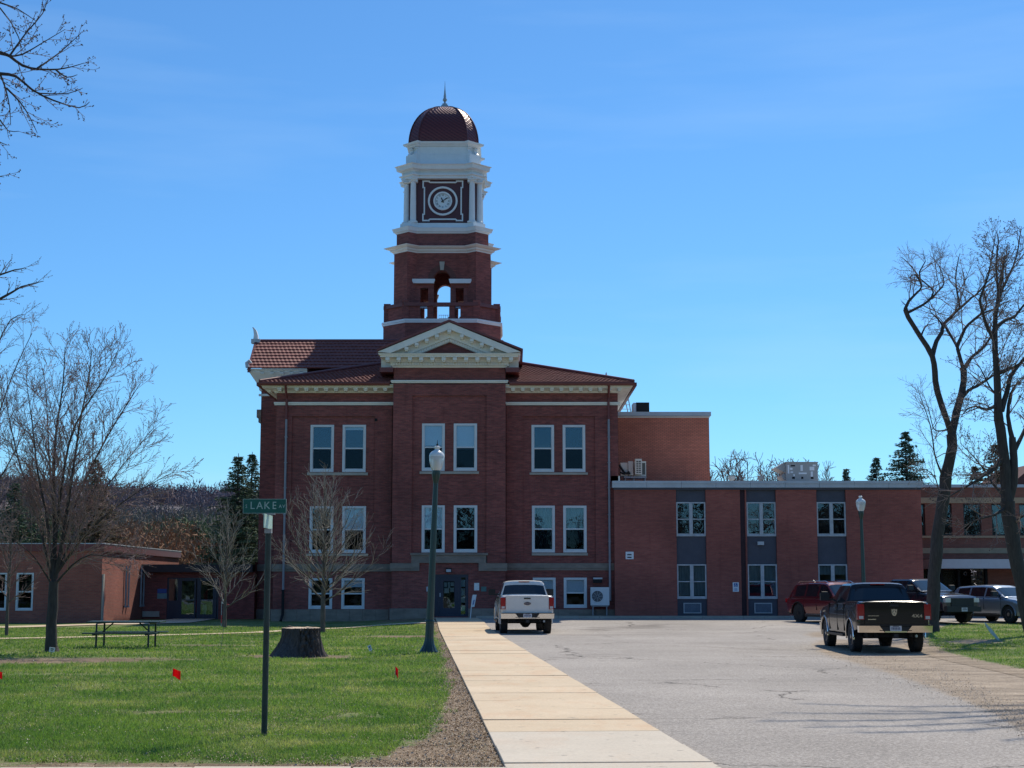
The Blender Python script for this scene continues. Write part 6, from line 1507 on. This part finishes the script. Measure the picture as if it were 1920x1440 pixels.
# ---- woods and hill far left
rng=np.random.default_rng(5)
def puffs(name,spec,m,size,seed):
    rg=np.random.default_rng(seed); V=[]
    for (x,y,z0,z1,rw,n) in spec:
        c=rg.normal(0,1,(n,3)); c/=np.linalg.norm(c,axis=1)[:,None]; c*=rg.random((n,1))**.4
        c*=np.array([rw,rw,(z1-z0)/2]); c+=np.array([x,y,(z0+z1)/2])
        d=rg.normal(0,1,(n,3))*np.array([.5,.5,1.0]); d/=np.linalg.norm(d,axis=1)[:,None]; s=rg.normal(0,1,(n,3)); s-=d*(s*d).sum(1)[:,None]; s/=np.linalg.norm(s,axis=1)[:,None]
        L=size*(.5+rg.random((n,1))); V.append(np.stack([c-s*L*.10,c+s*L*.10,c+d*L],1).reshape(-1,3))
    V=np.concatenate(V); nt_=len(V)//3
    me=bpy.data.meshes.new(name); me.vertices.add(len(V)); me.vertices.foreach_set('co',V.ravel()); me.loops.add(len(V)); me.loops.foreach_set('vertex_index',np.arange(len(V),dtype=np.int32))
    me.polygons.add(nt_); me.polygons.foreach_set('loop_start',np.arange(0,len(V),3,dtype=np.int32)); me.update(calc_edges=True); me.validate(); me.materials.append(m)
    o=bpy.data.objects.new(name,me); sc.collection.objects.link(o); return o
W1=mat('bare copse twigs',(.17,.145,.115),.95,var=.4,scale=.25,obj=False); W2=mat('russet thicket',(.27,.15,.085),.95,var=.35,scale=.2,obj=False); W3=mat('olive thicket',(.10,.125,.055),.95,var=.4,scale=.2,obj=False)
r=random.Random(31)
def sp(xs,Y0,Y1,yt,n,rw,cnt):
    o=[]
    for k in range(n):
        Y=r.uniform(Y0,Y1); px_=r.uniform(*xs); zt=PZ(r.uniform(*yt),Y); o.append((PX(px_,1000,Y),Y,-.5,zt,rw*r.uniform(.7,1.3),cnt))
    return o
o=puffs('bare_copse',sp((-120,480),170,260,(940,985),60,5.5,3600),W1,.5,1); tag(o,'grey brown bare copse behind the low brick building','thicket',kind='stuff')
o=puffs('russet_thicket',sp((190,340),100,135,(965,1015),10,3.0,2200)+sp((300,420),105,125,(1005,1035),9,2.6,2500),W2,.5,2); tag(o,'russet orange thicket showing over the left roof','thicket',kind='stuff')
o=puffs('olive_thicket',sp((40,400),140,165,(965,1020),26,4,2600),W3,.6,3); tag(o,'olive green thicket below the distant hill','thicket',kind='stuff')
ridge=[(-500,890),(-200,905),(0,912),(150,920),(260,930),(330,934),(400,929),(470,932),(560,940),(760,970),(1000,1010),(1400,1060),(2300,1075)]
v=[];f=[];n=90
for j,(Y,k) in enumerate(((480,0),(560,.28),(650,.6),(730,.85),(800,1.0),(900,1.02),(1300,.6))):
    for i in range(n+1):
        px_=-500+2800*i/n; zr_=PZ(lerp_tab(ridge,px_),800); v.append((PX(px_,1000,Y),Y,zr_*k+(noise.noise((i*.35,j*.9,0))*3 if k>0 else -3)))
for j in range(6):
    for i in range(n): k=j*(n+1)+i; f.append((k,k+1,k+n+2,k+n+1))
me=bpy.data.meshes.new('wooded_hill'); me.from_pydata(v,[],f); HILL=mat('bare wooded hillside',(.16,.14,.15),1,var=.2,scale=.03,obj=False); me.materials.append(HILL)
o=bpy.data.objects.new('wooded_hill',me); sc.collection.objects.link(o); tag(o,kind='structure')
spec=[]
for k in range(420):
    Y=r.uniform(520,805); px_=r.uniform(-60,560); t=(Y-480)/320; kk=lerp_tab([(0,0),(.25,.28),(.53,.6),(.78,.85),(1,1)],t); zr_=PZ(lerp_tab(ridge,px_),800)*kk
    spec.append((PX(px_,1000,Y),Y,zr_-3,zr_+r.uniform(4,9),5.5,160))
W4=mat('far bare crowns',(.17,.135,.15),1,var=.3,scale=.02,obj=False)
o=puffs('hill_woods',spec,W4,2.4,4); tag(o,'purple brown bare woods covering the distant hill','woods',kind='stuff')

# ---- dark trees across the street behind us; the windows mirror them
spec=[]
for k in range(46): X=r.uniform(-75,75); spec.append((X,r.uniform(-52,-34),-.5,r.uniform(5,11),r.uniform(3,5),900))
o=puffs('street_trees',spec,mat('dark evergreen mass',(.035,.050,.028),.95,var=.4,scale=.3,obj=False),1.3,6); tag(o,'dark trees across the street, seen only mirrored in the courthouse windows','trees',kind='stuff')
spec=[]
for k in range(26): X=r.uniform(-75,75); spec.append((X,r.uniform(-46,-34),4,r.uniform(9,15),r.uniform(3,5.5),300))
o=puffs('street_branches',spec,mat('dark bare branches',(.05,.042,.036),.95),1.6,7); tag(o,'bare branches across the street, seen only mirrored in the windows','trees',kind='stuff')
q=MB(); q.box(-80,80,-54,-53,-.3,6.5); o=q.build('street_hedge',mat('dark hedge',(.03,.04,.025),.95)); tag(o,'tall dark hedge across the street, seen only mirrored in the windows','hedge')

# ================================================================== SMALL THINGS
# stump
Y=38.6; SXc=PX(563,1200,Y); st0=empty('tree_stump',(SXc,Y,0),'wide dark tree stump with freshly cut pale top on the lawn','stump')
r=random.Random(8); n=64; hgt_=.70; rs=[]
ph=[r.uniform(0,6.28) for _ in range(8)]
def srad(a,t):       # t 0 ground .. 1 top
    fl=(1-t)**2.2; base=.455+fl*(.26+.12*math.sin(a*3+ph[0])+.10*math.sin(a*5+ph[1])+.16*math.cos(a-math.pi*1.05))+.014*math.sin(a*23+ph[2]+t*1.5)+.010*math.sin(a*37+ph[3]-t*2)+.03*noise.noise((math.cos(a)*3,math.sin(a)*3,t*2.5))+.02*noise.noise((a*9,t*5,3))
    if abs(a-5.35)<.55: base+=.11*(noise.noise((a*10,t*9,7))) 
    return base
for i in range(17):
    t=i/16; ring=[]
    for k in range(n*3):
        a=2*math.pi*k/(n*3); q_=srad(a,t); ring.append((SXc+q_*math.cos(a)+.02*(t),Y+q_*math.sin(a),gz(SXc,Y)-.06+t*(hgt_+.06)+(.012*noise.noise((math.cos(a)*4,math.sin(a)*4,0)) if i==16 else 0)))
    rs.append(ring)
q=MB(); q.rings(rs,True); q.build('bark',mat('furrowed stump bark',(.075,.062,.058),.95,var=.45,scale=9,bump=.8,ms=(3,3,.5)),st0,smooth=60)
top=rs[-1]; q=MB(); inner=[(SXc+(x-SXc)*.955,Y+(y-Y)*.955,z+.012) for x,y,z in top]; mid=[(SXc+(x-SXc)*.5,Y+(y-Y)*.5,z+.02+.02*noise.noise((x*9,y*9,0))) for x,y,z in top]
q.rings([[(x,y,z+.001) for x,y,z in top],inner,mid],True); q.poly(mid); 
m,t,b=newmat('sawn wood'); g=objc(t); wv=t.nodes.new('ShaderNodeTexWave'); wv.wave_type='RINGS'; wv.rings_direction='Z'; wv.inputs['Scale'].default_value=9; wv.inputs['Distortion'].default_value=2; t.links.new(g,wv.inputs['Vector'])
t.links.new(nmix(t,.6,nramp(t,wv.outputs[0],[(.2,(.42,.29,.18)),(.8,(.66,.50,.34))]),nramp(t,nnoise(t,g,6,4),[(.3,(.35,.24,.15)),(.7,(.72,.58,.42))])),b.inputs['Base Color']); b.inputs['Roughness'].default_value=.85
q.build('cut_face',m,st0)
q=MB(); 
for (a_,s_) in ((2.6,.07),(2.3,.05),(3.0,.045)):
    x,y=SXc+.33*math.cos(a_),Y+.33*math.sin(a_)-.1; q.lathe([(.001,hgt_-.02),(s_,hgt_),(s_*.8,hgt_+s_*.8),(.001,hgt_+s_)],x,y,7)
q.build('bark_chip',BARKD,st0)
# picnic table
Y=44.0; tx=PX(236.5,1190,Y); z0=gz(tx,Y); pt=empty('picnic_table',(tx,Y,z0),'dark green metal framed picnic table on the grass','picnic table')
GP=mat('dark green painted plank',(.030,.060,.045),.45,var=.15,scale=4); GM=mat('dark green steel tube',(.018,.032,.028),.5)
W2_=1.04
for k in range(5): q=MB(); q.box(tx-W2_,tx+W2_,Y-.37+k*.15,Y-.37+k*.15+.142,z0+.70,z0+.74); q.build('table_plank',GP,pt)
for s in (-1,1):
    for k in range(2):
        yy=Y+s*.66+(k-1)*.13; q=MB(); q.box(tx-W2_,tx+W2_,yy,yy+.124,z0+.40,z0+.435); q.build('seat_plank',GP,pt)
for sx in (-.73,.73):
    x=tx+sx
    q=MB(); q.tube([(x,Y-.42,z0),(x,Y-.42,z0+.66),(x,Y-.36,z0+.69),(x,Y+.36,z0+.69),(x,Y+.42,z0+.66),(x,Y+.42,z0)],.028,8); q.build('leg',GM,pt,smooth=50)
    q=MB(); q.tube([(x+.0,Y-.80,z0+.38),(x,Y+.80,z0+.38)],.024,8); q.build('seat_support',GM,pt,smooth=50)
    q=MB(); s=-1 if sx>0 else 1; q.tube([(x,Y-.0,z0+.38),(x+s*.36,Y-.0,z0+.69)],.018,6); q.build('brace',GM,pt,smooth=50)
# street name sign
Y=18.4; X=PX(497,1300,Y); z0=gz(X,Y); sp_=empty('street_sign',(X,Y,z0),'green street name sign on a weathered dark green post','street sign')
gpm=mat('weathered green post',(.030,.045,.038),.65,var=.35,scale=6); s_=158.1
zt=PZ(1000,Y)
q=MB(); q.tube([(X,Y,z0-.1),(X+.0,Y,zt)],.036,10); q.build('post',gpm,sp_,smooth=45)
q=MB(); zc=PZ(992,Y); q.box(X-.041,X+.041,Y-.041,Y+.041,zt,zc+.003); q.build('cap',mat('galvanised metal',(.34,.33,.32),.5,.4,var=.2,scale=20),sp_)
SG=mat('street sign green',(.004,.105,.072),.35,var=.12,scale=5); 
q=MB(); za_,zb3=zc+.004,PZ(963.5,Y); q.box(X-.006,X+.006,Y-.34,Y+.26,za_,zb3-.012); cr=q.build('cross_sign',mat('sunlit sign sheet',(.45,.62,.52),.4,var=.2,scale=14),sp_)  # sunlight on the cross sign is painted in as a paler green
q=MB(); q.box(X-.075,X+.075,Y-.02,Y+.02,zb3-.011,zb3+.022); q.build('bracket',MATS['galvanised metal'],sp_)
xa,xb=PX(456.5,950,Y),PX(537,950,Y); zl_,zh=PZ(963,Y)+.004,PZ(936,Y); q=MB(); q.box(xa,xb,Y-.022,Y-.018,zl_,zh); pn=q.build('name_panel',SG,sp_)
q=MB(); frame_mb(q,xa-.002,xb+.002,zl_-.002,zh+.002,Y-.024,Y-.016,.004); q.build('panel_edge',mat('sunlit sign edge',(.40,.52,.46),.4),pn)  # rim coloured pale to stand for light catching the edges
LET=mat('faded sign lettering',(.36,.50,.44),.5,var=.12,scale=12)
def sign_text(s,cx_,size,sx_,dz=0):
    q=text_mb(s,size,.0012,sx=sx_); q.xf(Matrix.Translation((cx_,Y-.0245,(zl_+zh)/2+dz))); return q
xx=xa; W_=xb-xa
q=MB()
for ch,fx_,sz,sx_ in (('S',.075,.060,.85),('L',.215,.125,.95),('A',.385,.125,.95),('K',.555,.125,.95),('E',.725,.125,.85),('A',.865,.058,.9),('V',.945,.058,.9)):
    q.merge(sign_text(ch,xa+W_*fx_,sz,sx_,-.004 if sz<.1 else 0.004))
q.build('lettering',LET,pn)
# lamp posts
LG=mat('dark green lamp post',(.010,.036,.033),.35,var=.12,scale=3,spec=.6); 
m,t,b=newmat('lamp globe'); b.inputs['Base Color'].default_value=(.80,.80,.78,1); b.inputs['Roughness'].default_value=.12; b.inputs['Transmission Weight'].default_value=.35; b.inputs['Alpha'].default_value=.93; GLB=m
def lamp(X,Y,label,lean=(0,0)):
    z0=gz(X,Y); rt=empty('lamp_post',(X,Y,z0),label,'lamp post','green lamp posts')
    n=16
    def flute(prof,n_=48,amp=.05):
        q=MB(); rs_=[]
        for rr,z in prof: rs_.append([(X+rr*(1+amp*math.cos(k*2*math.pi*12/n_))*math.cos(2*math.pi*k/n_),Y+rr*(1+amp*math.cos(k*2*math.pi*12/n_))*math.sin(2*math.pi*k/n_),z0+z) for k in range(n_)])
        q.rings(rs_,True,True,True); return q
    q=flute([(.23,0),(.235,.05),(.21,.07),(.20,.10),(.165,.16),(.135,.24),(.115,.34),(.108,.42),(.104,.80)]); q.build('base',LG,rt,smooth=60)
    q=MB(); q.lathe([(.125,.805),(.13,.83),(.108,.86)],X,Y,24); q.xf(Matrix.Translation((0,0,z0))); q.build('collar',LG,rt,smooth=50)
    q=flute([(.100,.862),(.088,1.8),(.078,3.0),(.066,4.1),(.064,4.45)],amp=.03); q.build('shaft',LG,rt,smooth=60)
    q=MB(); q.lathe([(.066,4.451),(.075,4.52),(.10,4.62),(.115,4.72),(.11,4.80)],X,Y,20); q.xf(Matrix.Translation((0,0,z0))); q.build('capital',LG,rt,smooth=50)
    q=MB(); q.lathe([(.105,4.80),(.145,4.86),(.19,5.02),(.205,5.16),(.20,5.17)],X,Y,28); q.xf(Matrix.Translation((0,0,z0))); q.build('globe',GLB,rt,smooth=50)
    q=MB(); q.lathe([(.207,5.17),(.207,5.19),(.19,5.25),(.14,5.30),(.08,5.34),(.055,5.37),(.085,5.41),(.08,5.44),(.04,5.46)],X,Y,28); q.xf(Matrix.Translation((0,0,z0))); q.build('globe_top',mat('white globe top',(.74,.74,.72),.2,var=.04),rt,smooth=50)
    q=MB(); q.lathe([(.02,5.46),(.03,5.49),(.012,5.52),(.004,5.62)],X,Y,8); q.xf(Matrix.Translation((0,0,z0))); q.build('finial',DARKER,rt,smooth=50)
    q=MB(); q.lathe([(.03,4.81),(.06,4.9),(.05,5.05),(.01,5.1)],X,Y,10); q.xf(Matrix.Translation((0,0,z0))); q.build('bulb_socket',RIM,rt,smooth=50)
    rt.rotation_euler=(lean[1],lean[0],0); return rt
Y=41.0; lamp(PX(803.8,1222,Y),Y,'nearest dark green lamp post leaning slightly beside the walk',(R(2.0),0))
Y=66.0; lamp(PX(1620,1100,Y),Y,'farther green lamp post standing beyond the black pickup',(R(-.4),0))
# marker flags and little signs
FLAGR,t,b=newmat('utility flag red'); b.inputs['Base Color'].default_value=(.85,.006,.012,1); b.inputs['Roughness'].default_value=.6; out=t.nodes['Material Output']; tl=t.nodes.new('ShaderNodeBsdfTranslucent'); tl.inputs[0].default_value=(.95,.01,.02,1); msn=t.nodes.new('ShaderNodeMixShader'); msn.inputs[0].default_value=.55; t.links.new(b.outputs[0],msn.inputs[1]); t.links.new(tl.outputs[0],msn.inputs[2]); t.links.new(msn.outputs[0],out.inputs[0])
def flag(px_,py_,w_,h_,label,tilt=0,edge=1.0):
    X,Y=G(px_,py_); z=gz(X,Y); rt=empty('marker_flag',(X,Y,z),label,'marker flag'); 
    q=MB(); q.tube([(X,Y,z-.02),(X+tilt*.2,Y,z+.30)],.0025,4); q.build('wire',GREYM,rt)
    q=MB(); n=5; a_=[];b_=[]
    for i in range(n+1): x=X+tilt*.2+edge*w_*i/n; yy=Y+(1-abs(edge))*w_*i/n+.02*math.sin(i*1.4); a_.append((x,yy,z+.30-.01*i)); b_.append((x,yy,z+.30-h_-.012*i+.01*math.sin(i)))
    q.rings([a_,b_],False); q.rings([[(x,y+.002,zz) for x,y,zz in b_],[(x,y+.002,zz) for x,y,zz in a_]],False); q.build('flag',FLAGR,rt)
flag(323,1285,.14,.14,'red marker flag in the grass below the picnic table'); flag(741,1281,.15,.15,'red marker flag seen nearly edge on right of the stump',0,.30); flag(-10,1288,.12,.10,'red marker flag cut off by the left frame edge')
def placard(px_,py_,w_,h_,label,rot,mt=None,name='yard_marker'):
    X,Y=G(px_,py_); z=gz(X,Y); rt=empty(name,(X,Y,z),label,'marker sign')
    M=Matrix.Translation((X,Y,z))@Matrix.Rotation(R(rot),4,'Y')@Matrix.Rotation(R(20),4,'Z')
    q=MB(); q.box(-w_/2,w_/2,-.006,.006,.06,.06+h_); q.xf(M); q.build('board',WHITE,rt)
    q=MB(); q.box(-.012,.012,.007,.02,-.03,.06+h_*.5); q.xf(M); q.build('stake',GREYM,rt)
    q=MB(); q.box(-w_*.28,w_*.28,-.009,-.0065,.06+h_*.55,.06+h_*.78); q.box(-w_*.2,w_*.2,-.009,-.0065,.06+h_*.22,.06+h_*.38); q.xf(M); q.build('print_block',mat('dark green print',(.02,.06,.04),.6),rt)
placard(96,1227,.14,.12,'small white sign leaning at the foot of the maple',8); placard(697,1224,.09,.15,'small white marker tilted in the grass right of the stump',-22)
X,Y=G(415,1176); z=gz(X,Y); rt=empty('stake_sign',(X,Y,z),'white square sign on a thin stake beside the young tree by the doors','sign')
q=MB(); q.tube([(X,Y,z-.05),(X-.01,Y,z+1.05)],.018,6); q.build('stake',GREYM,rt)
q=MB(); q.tube([(X-.002,Y,z+.16),(X-.005,Y,z+.50)],.024,6); q.build('red_wrap',mat('red tape',(.45,.05,.06),.6,var=.4,scale=18),rt)
q=MB(); q.box(X,X+.20,Y-.03,Y-.015,z+.98,z+1.16); q.build('board',WHITE,rt); q=MB(); q.box(X+.05,X+.14,Y-.034,Y-.0305,z+1.06,z+1.10); q.build('print_block',GREYM,rt)
q=MB(); q.tube([(X+.08,Y-.02,z+.97),(X+.32,Y-.02,z+.93)],.014,4); q.build('red_ribbon',MATS['red tape'],rt)
X,Y=G(413,1226); z=gz(X,Y); q=MB(); q.tube([(X,Y,z-.03),(X+.05,Y+.2,z+.85)],.006,5); o=q.build('thin_rod',mat('pinkish rod',(.30,.20,.16),.6)); tag(o,'thin rod stuck upright in the grass between table and stump','rod')
Y=73.; X=PX(881.5,1160,Y); z=gz(X,Y); rt=empty('leaning_sign',(X,Y,z),'white narrow sign on a leaning pole right of the entrance door','sign')
q=MB(); q.tube([(X,Y,z-.02),(X+.09,Y,z+.95),(X+.12,Y,z+1.1)],.025,6); q.build('pole',mat('white pole paint',(.6,.62,.64),.5),rt)
q=MB(); q.rings([[(x,yy,zz) for x,zz in ((X+.03,z+.58),(X+.20,z+.60),(X+.30,z+1.16),(X+.12,z+1.16))] for yy in (Y-.06,Y-.03)],True,True,True); q.build('board',WHITE,rt)
q=MB(); q.tube([(X+.13,Y-.065,z+.70),(X+.19,Y-.065,z+.92)],.022,5); q.build('print_mark',BLUE,rt)
Y=50.; rt=empty('yard_board',(PX(1874,1203,Y),Y,gz(15.7,50)),'long white board tipping over on the grass island','yard sign')
q=MB(); poly=[(1845,1166),(1850,1170),(1858,1178),(1872,1196),(1877,1206),(1869,1199),(1857,1187),(1850,1177)]; pp=[(PX(a,b,Y),PZ(b,Y)) for a,b in poly]
q.xprism(pp[::-1],Y-.012,Y+.012); q.build('board',mat('greenish white plastic',(.55,.66,.60),.4,var=.1),rt)
# broken leaves and grit beside the walk, pale specks on the lawn
def scatter(name,pts,s0,s1,m,flat=.5,seed=1):
    rg=np.random.default_rng(seed); n=len(pts); c=np.array(pts); a=rg.random(n)*6.283; s=s0+(s1-s0)*rg.random(n); d=np.stack([np.cos(a),np.sin(a),rg.normal(0,flat*.4,n)],1)*s[:,None]; e=np.stack([-np.sin(a),np.cos(a),rg.normal(0,flat,n)],1)*(s*.45)[:,None]
    V=np.stack([c-d,c-e+[0,0,.004],c+d,c+e+[0,0,.01]],1).reshape(-1,3); me=bpy.data.meshes.new(name); me.vertices.add(4*n); me.vertices.foreach_set('co',V.ravel()); me.loops.add(4*n); me.loops.foreach_set('vertex_index',np.arange(4*n,dtype=np.int32)); me.polygons.add(n); me.polygons.foreach_set('loop_start',np.arange(0,4*n,4,dtype=np.int32)); me.update(calc_edges=True); me.materials.append(m)
    o=bpy.data.objects.new(name,me); sc.collection.objects.link(o); return o
rg=random.Random(40); pts=[]
while len(pts)<15000:
    y=15.1+(52-15.1)*rg.random()**2.1; wd_=lerp_tab([(15,2.8),(16,1.7),(18,1.1),(25,.75),(32,.5),(45,.35),(60,.3)],y); x=swc(y)-SWH-abs(rg.gauss(0,1))*wd_*.42
    if rg.random()<.12 and y<17: x=swc(y)-SWH-rg.random()*7
    pts.append((x,y,gz(x,y)+.012))
o=scatter('leaf_litter',pts,.006,.020,mat('dry leaf litter',(.42,.33,.24),.95,var=.6,scale=26,obj=False),.5,3); tag(o,'dry broken leaves and grit along the walk edge','litter',kind='stuff')
pts=[]
while len(pts)<9000:
    px_=rg.uniform(1500,2050); yl=lerp_tab(YLOW,px_); py_=yl+rg.gauss(-16,17)
    if py_<1212 or py_>1520: continue
    x,y=G(px_,py_); pts.append((x,y,gz(x,y)+.04 if x>isl_left(y) else gz(x,y)+.015))
o=scatter('gravel_litter',pts,.004,.014,mat('pale grit and bark',(.48,.41,.34),.95,var=.65,scale=26,obj=False),.5,4); tag(o,'grit, bark and dead leaves where asphalt meets the grass island','litter',kind='stuff')
pts=[]
while len(pts)<260:
    y=15.3+45*rg.random()**1.3; x=rg.uniform(-.36*y,swc(y)-1.2)
    pts.append((x,y,gz(x,y)+.05))
o=scatter('pale_specks',pts,.006,.016,mat('pale petal',(.62,.62,.50),.8,var=.1),.6,5); tag(o,'pale specks of litter and blossom scattered over the lawn','litter',kind='stuff')
pts=[]
while len(pts)<12000:
    y=15.3+50*rg.random()**1.7; x=rg.uniform(-.36*y,swc(y)-1.1); q_=noise.noise((x*.5,y*.5,9))+.5*noise.noise((x*1.9,y*1.9,2))
    if q_<rg.uniform(-.15,.55): continue
    pts.append((x,y,gz(x,y)+.035+.02*rg.random()))
o=scatter('dead_grass',pts,.004,.013,mat('straw coloured thatch',(.36,.32,.19),.95,var=.45,scale=20,obj=False),.8,8); tag(o,'dry straw and old leaves lying in patches in the lawn','dead grass',kind='stuff')
# ---- grass blades
m,t,b=newmat('grass blade'); g=pos(t)
n1=nnoise(t,g,.28,4,.6); n2=nnoise(t,g,1.1,5,.7,(1,.55,1)); n4=nnoise(t,g,.7,6,.75,(.7,1,1)); n5=nnoise(t,g,45,2)
c=nramp(t,n1,[(.32,(.105,.190,.050)),(.55,(.165,.255,.065)),(.72,(.250,.310,.105))]); c=nmix(t,nramp(t,n4,[(.50,0),(.66,.75)]),c,(.44,.40,.22)); c=nmix(t,nramp(t,n2,[(.52,0),(.75,.4)]),c,(.36,.36,.15)); c=nmix(t,1.0,c,nramp(t,n5,[(.3,.38),(.7,1.9)]),'MULTIPLY')
t.links.new(c,b.inputs['Base Color']); b.inputs['Roughness'].default_value=.6; b.inputs['Specular IOR Level'].default_value=.25
out=t.nodes['Material Output']; tl=t.nodes.new('ShaderNodeBsdfTranslucent'); t.links.new(nmix(t,1.0,c,(1.2,1.35,.6),'MULTIPLY'),tl.inputs[0]); msn=t.nodes.new('ShaderNodeMixShader'); msn.inputs[0].default_value=.35; t.links.new(b.outputs[0],msn.inputs[1]); t.links.new(tl.outputs[0],msn.inputs[2]); t.links.new(msn.outputs[0],out.inputs[0]); BLADE=m
def blades(name,regions,dirtf,inside,seed,label):
    rg=np.random.default_rng(seed); P_=[];S_=[]
    for (y0,y1,x0f,x1f,dn,h_,w_) in regions:
        A_=0; ys=np.linspace(y0,y1,60); ar=sum(max(0,x1f(y)-x0f(y)) for y in ys)/60*(y1-y0); n=int(ar*dn)
        y=y0+(y1-y0)*rg.random(n*1); a=np.array([x0f(v) for v in y]); b_=np.array([x1f(v) for v in y]); x=a+(b_-a)*rg.random(n)
        keep=[]
        cache={}
        for i in range(n):
            k=(int(x[i]*4),int(y[i]*4))
            d=cache.get(k)
            if d is None: d=cache[k]=dirtf(x[i],y[i])
            nn_=noise.noise((x[i]*1.7,y[i]*1.7,0))*.28+noise.noise((x[i]*6,y[i]*6,4))*.22
            keep.append(d+nn_<.42 and inside(x[i],y[i]))
        keep=np.array(keep,bool); x=x[keep];y=y[keep]; z=np.array([gz(a_,b2) for a_,b2 in zip(x,y)]); P_.append(np.stack([x,y,z],1)); S_.append(np.stack([np.full(len(x),h_),np.full(len(x),w_)],1))
    P_=np.concatenate(P_);S_=np.concatenate(S_); n=len(P_); a=rg.random(n)*6.283; h=S_[:,0]*(.45+.9*rg.random(n)); w_=S_[:,1]*(.6+.8*rg.random(n))
    sd=np.stack([np.cos(a),np.sin(a),np.zeros(n)],1)*w_[:,None]; ln=np.stack([rg.normal(0,.45,n),rg.normal(0,.45,n),np.ones(n)],1)*h[:,None]
    V=np.stack([P_-sd,P_+sd,P_+ln],1).reshape(-1,3); me=bpy.data.meshes.new(name); me.vertices.add(3*n); me.vertices.foreach_set('co',V.ravel()); me.loops.add(3*n); me.loops.foreach_set('vertex_index',np.arange(3*n,dtype=np.int32)); me.polygons.add(n); me.polygons.foreach_set('loop_start',np.arange(0,3*n,3,dtype=np.int32)); me.update(calc_edges=True); me.materials.append(BLADE)
    o=bpy.data.objects.new(name,me); sc.collection.objects.link(o); tag(o,label,'grass',kind='stuff'); return n
xl=lambda y:-.36*y-1.0; xr_=lambda y:swc(y)-SWH
n=blades('grass',[(15.1,19,xl,xr_,2300,.050,.0045),(19,26,xl,xr_,1100,.052,.006),(26,38,xl,xr_,480,.055,.009),(38,66,xl,xr_,150,.055,.016)],lawn_dirt,lambda x,y:(x-SXc)**2+(y-38.6)**2>.5,1,'short spring grass of the left lawn')
n2=blades('grass',[(24,45,lambda y:isl_left(y)+.1,lambda y:.36*y+1,260,.055,.012),(45,66,lambda y:isl_left(y)+.1,lambda y:.36*y+1,110,.055,.018)],isl_dirt,lambda x,y:True,2,'short grass on the right hand island')
print('blades',n,n2)
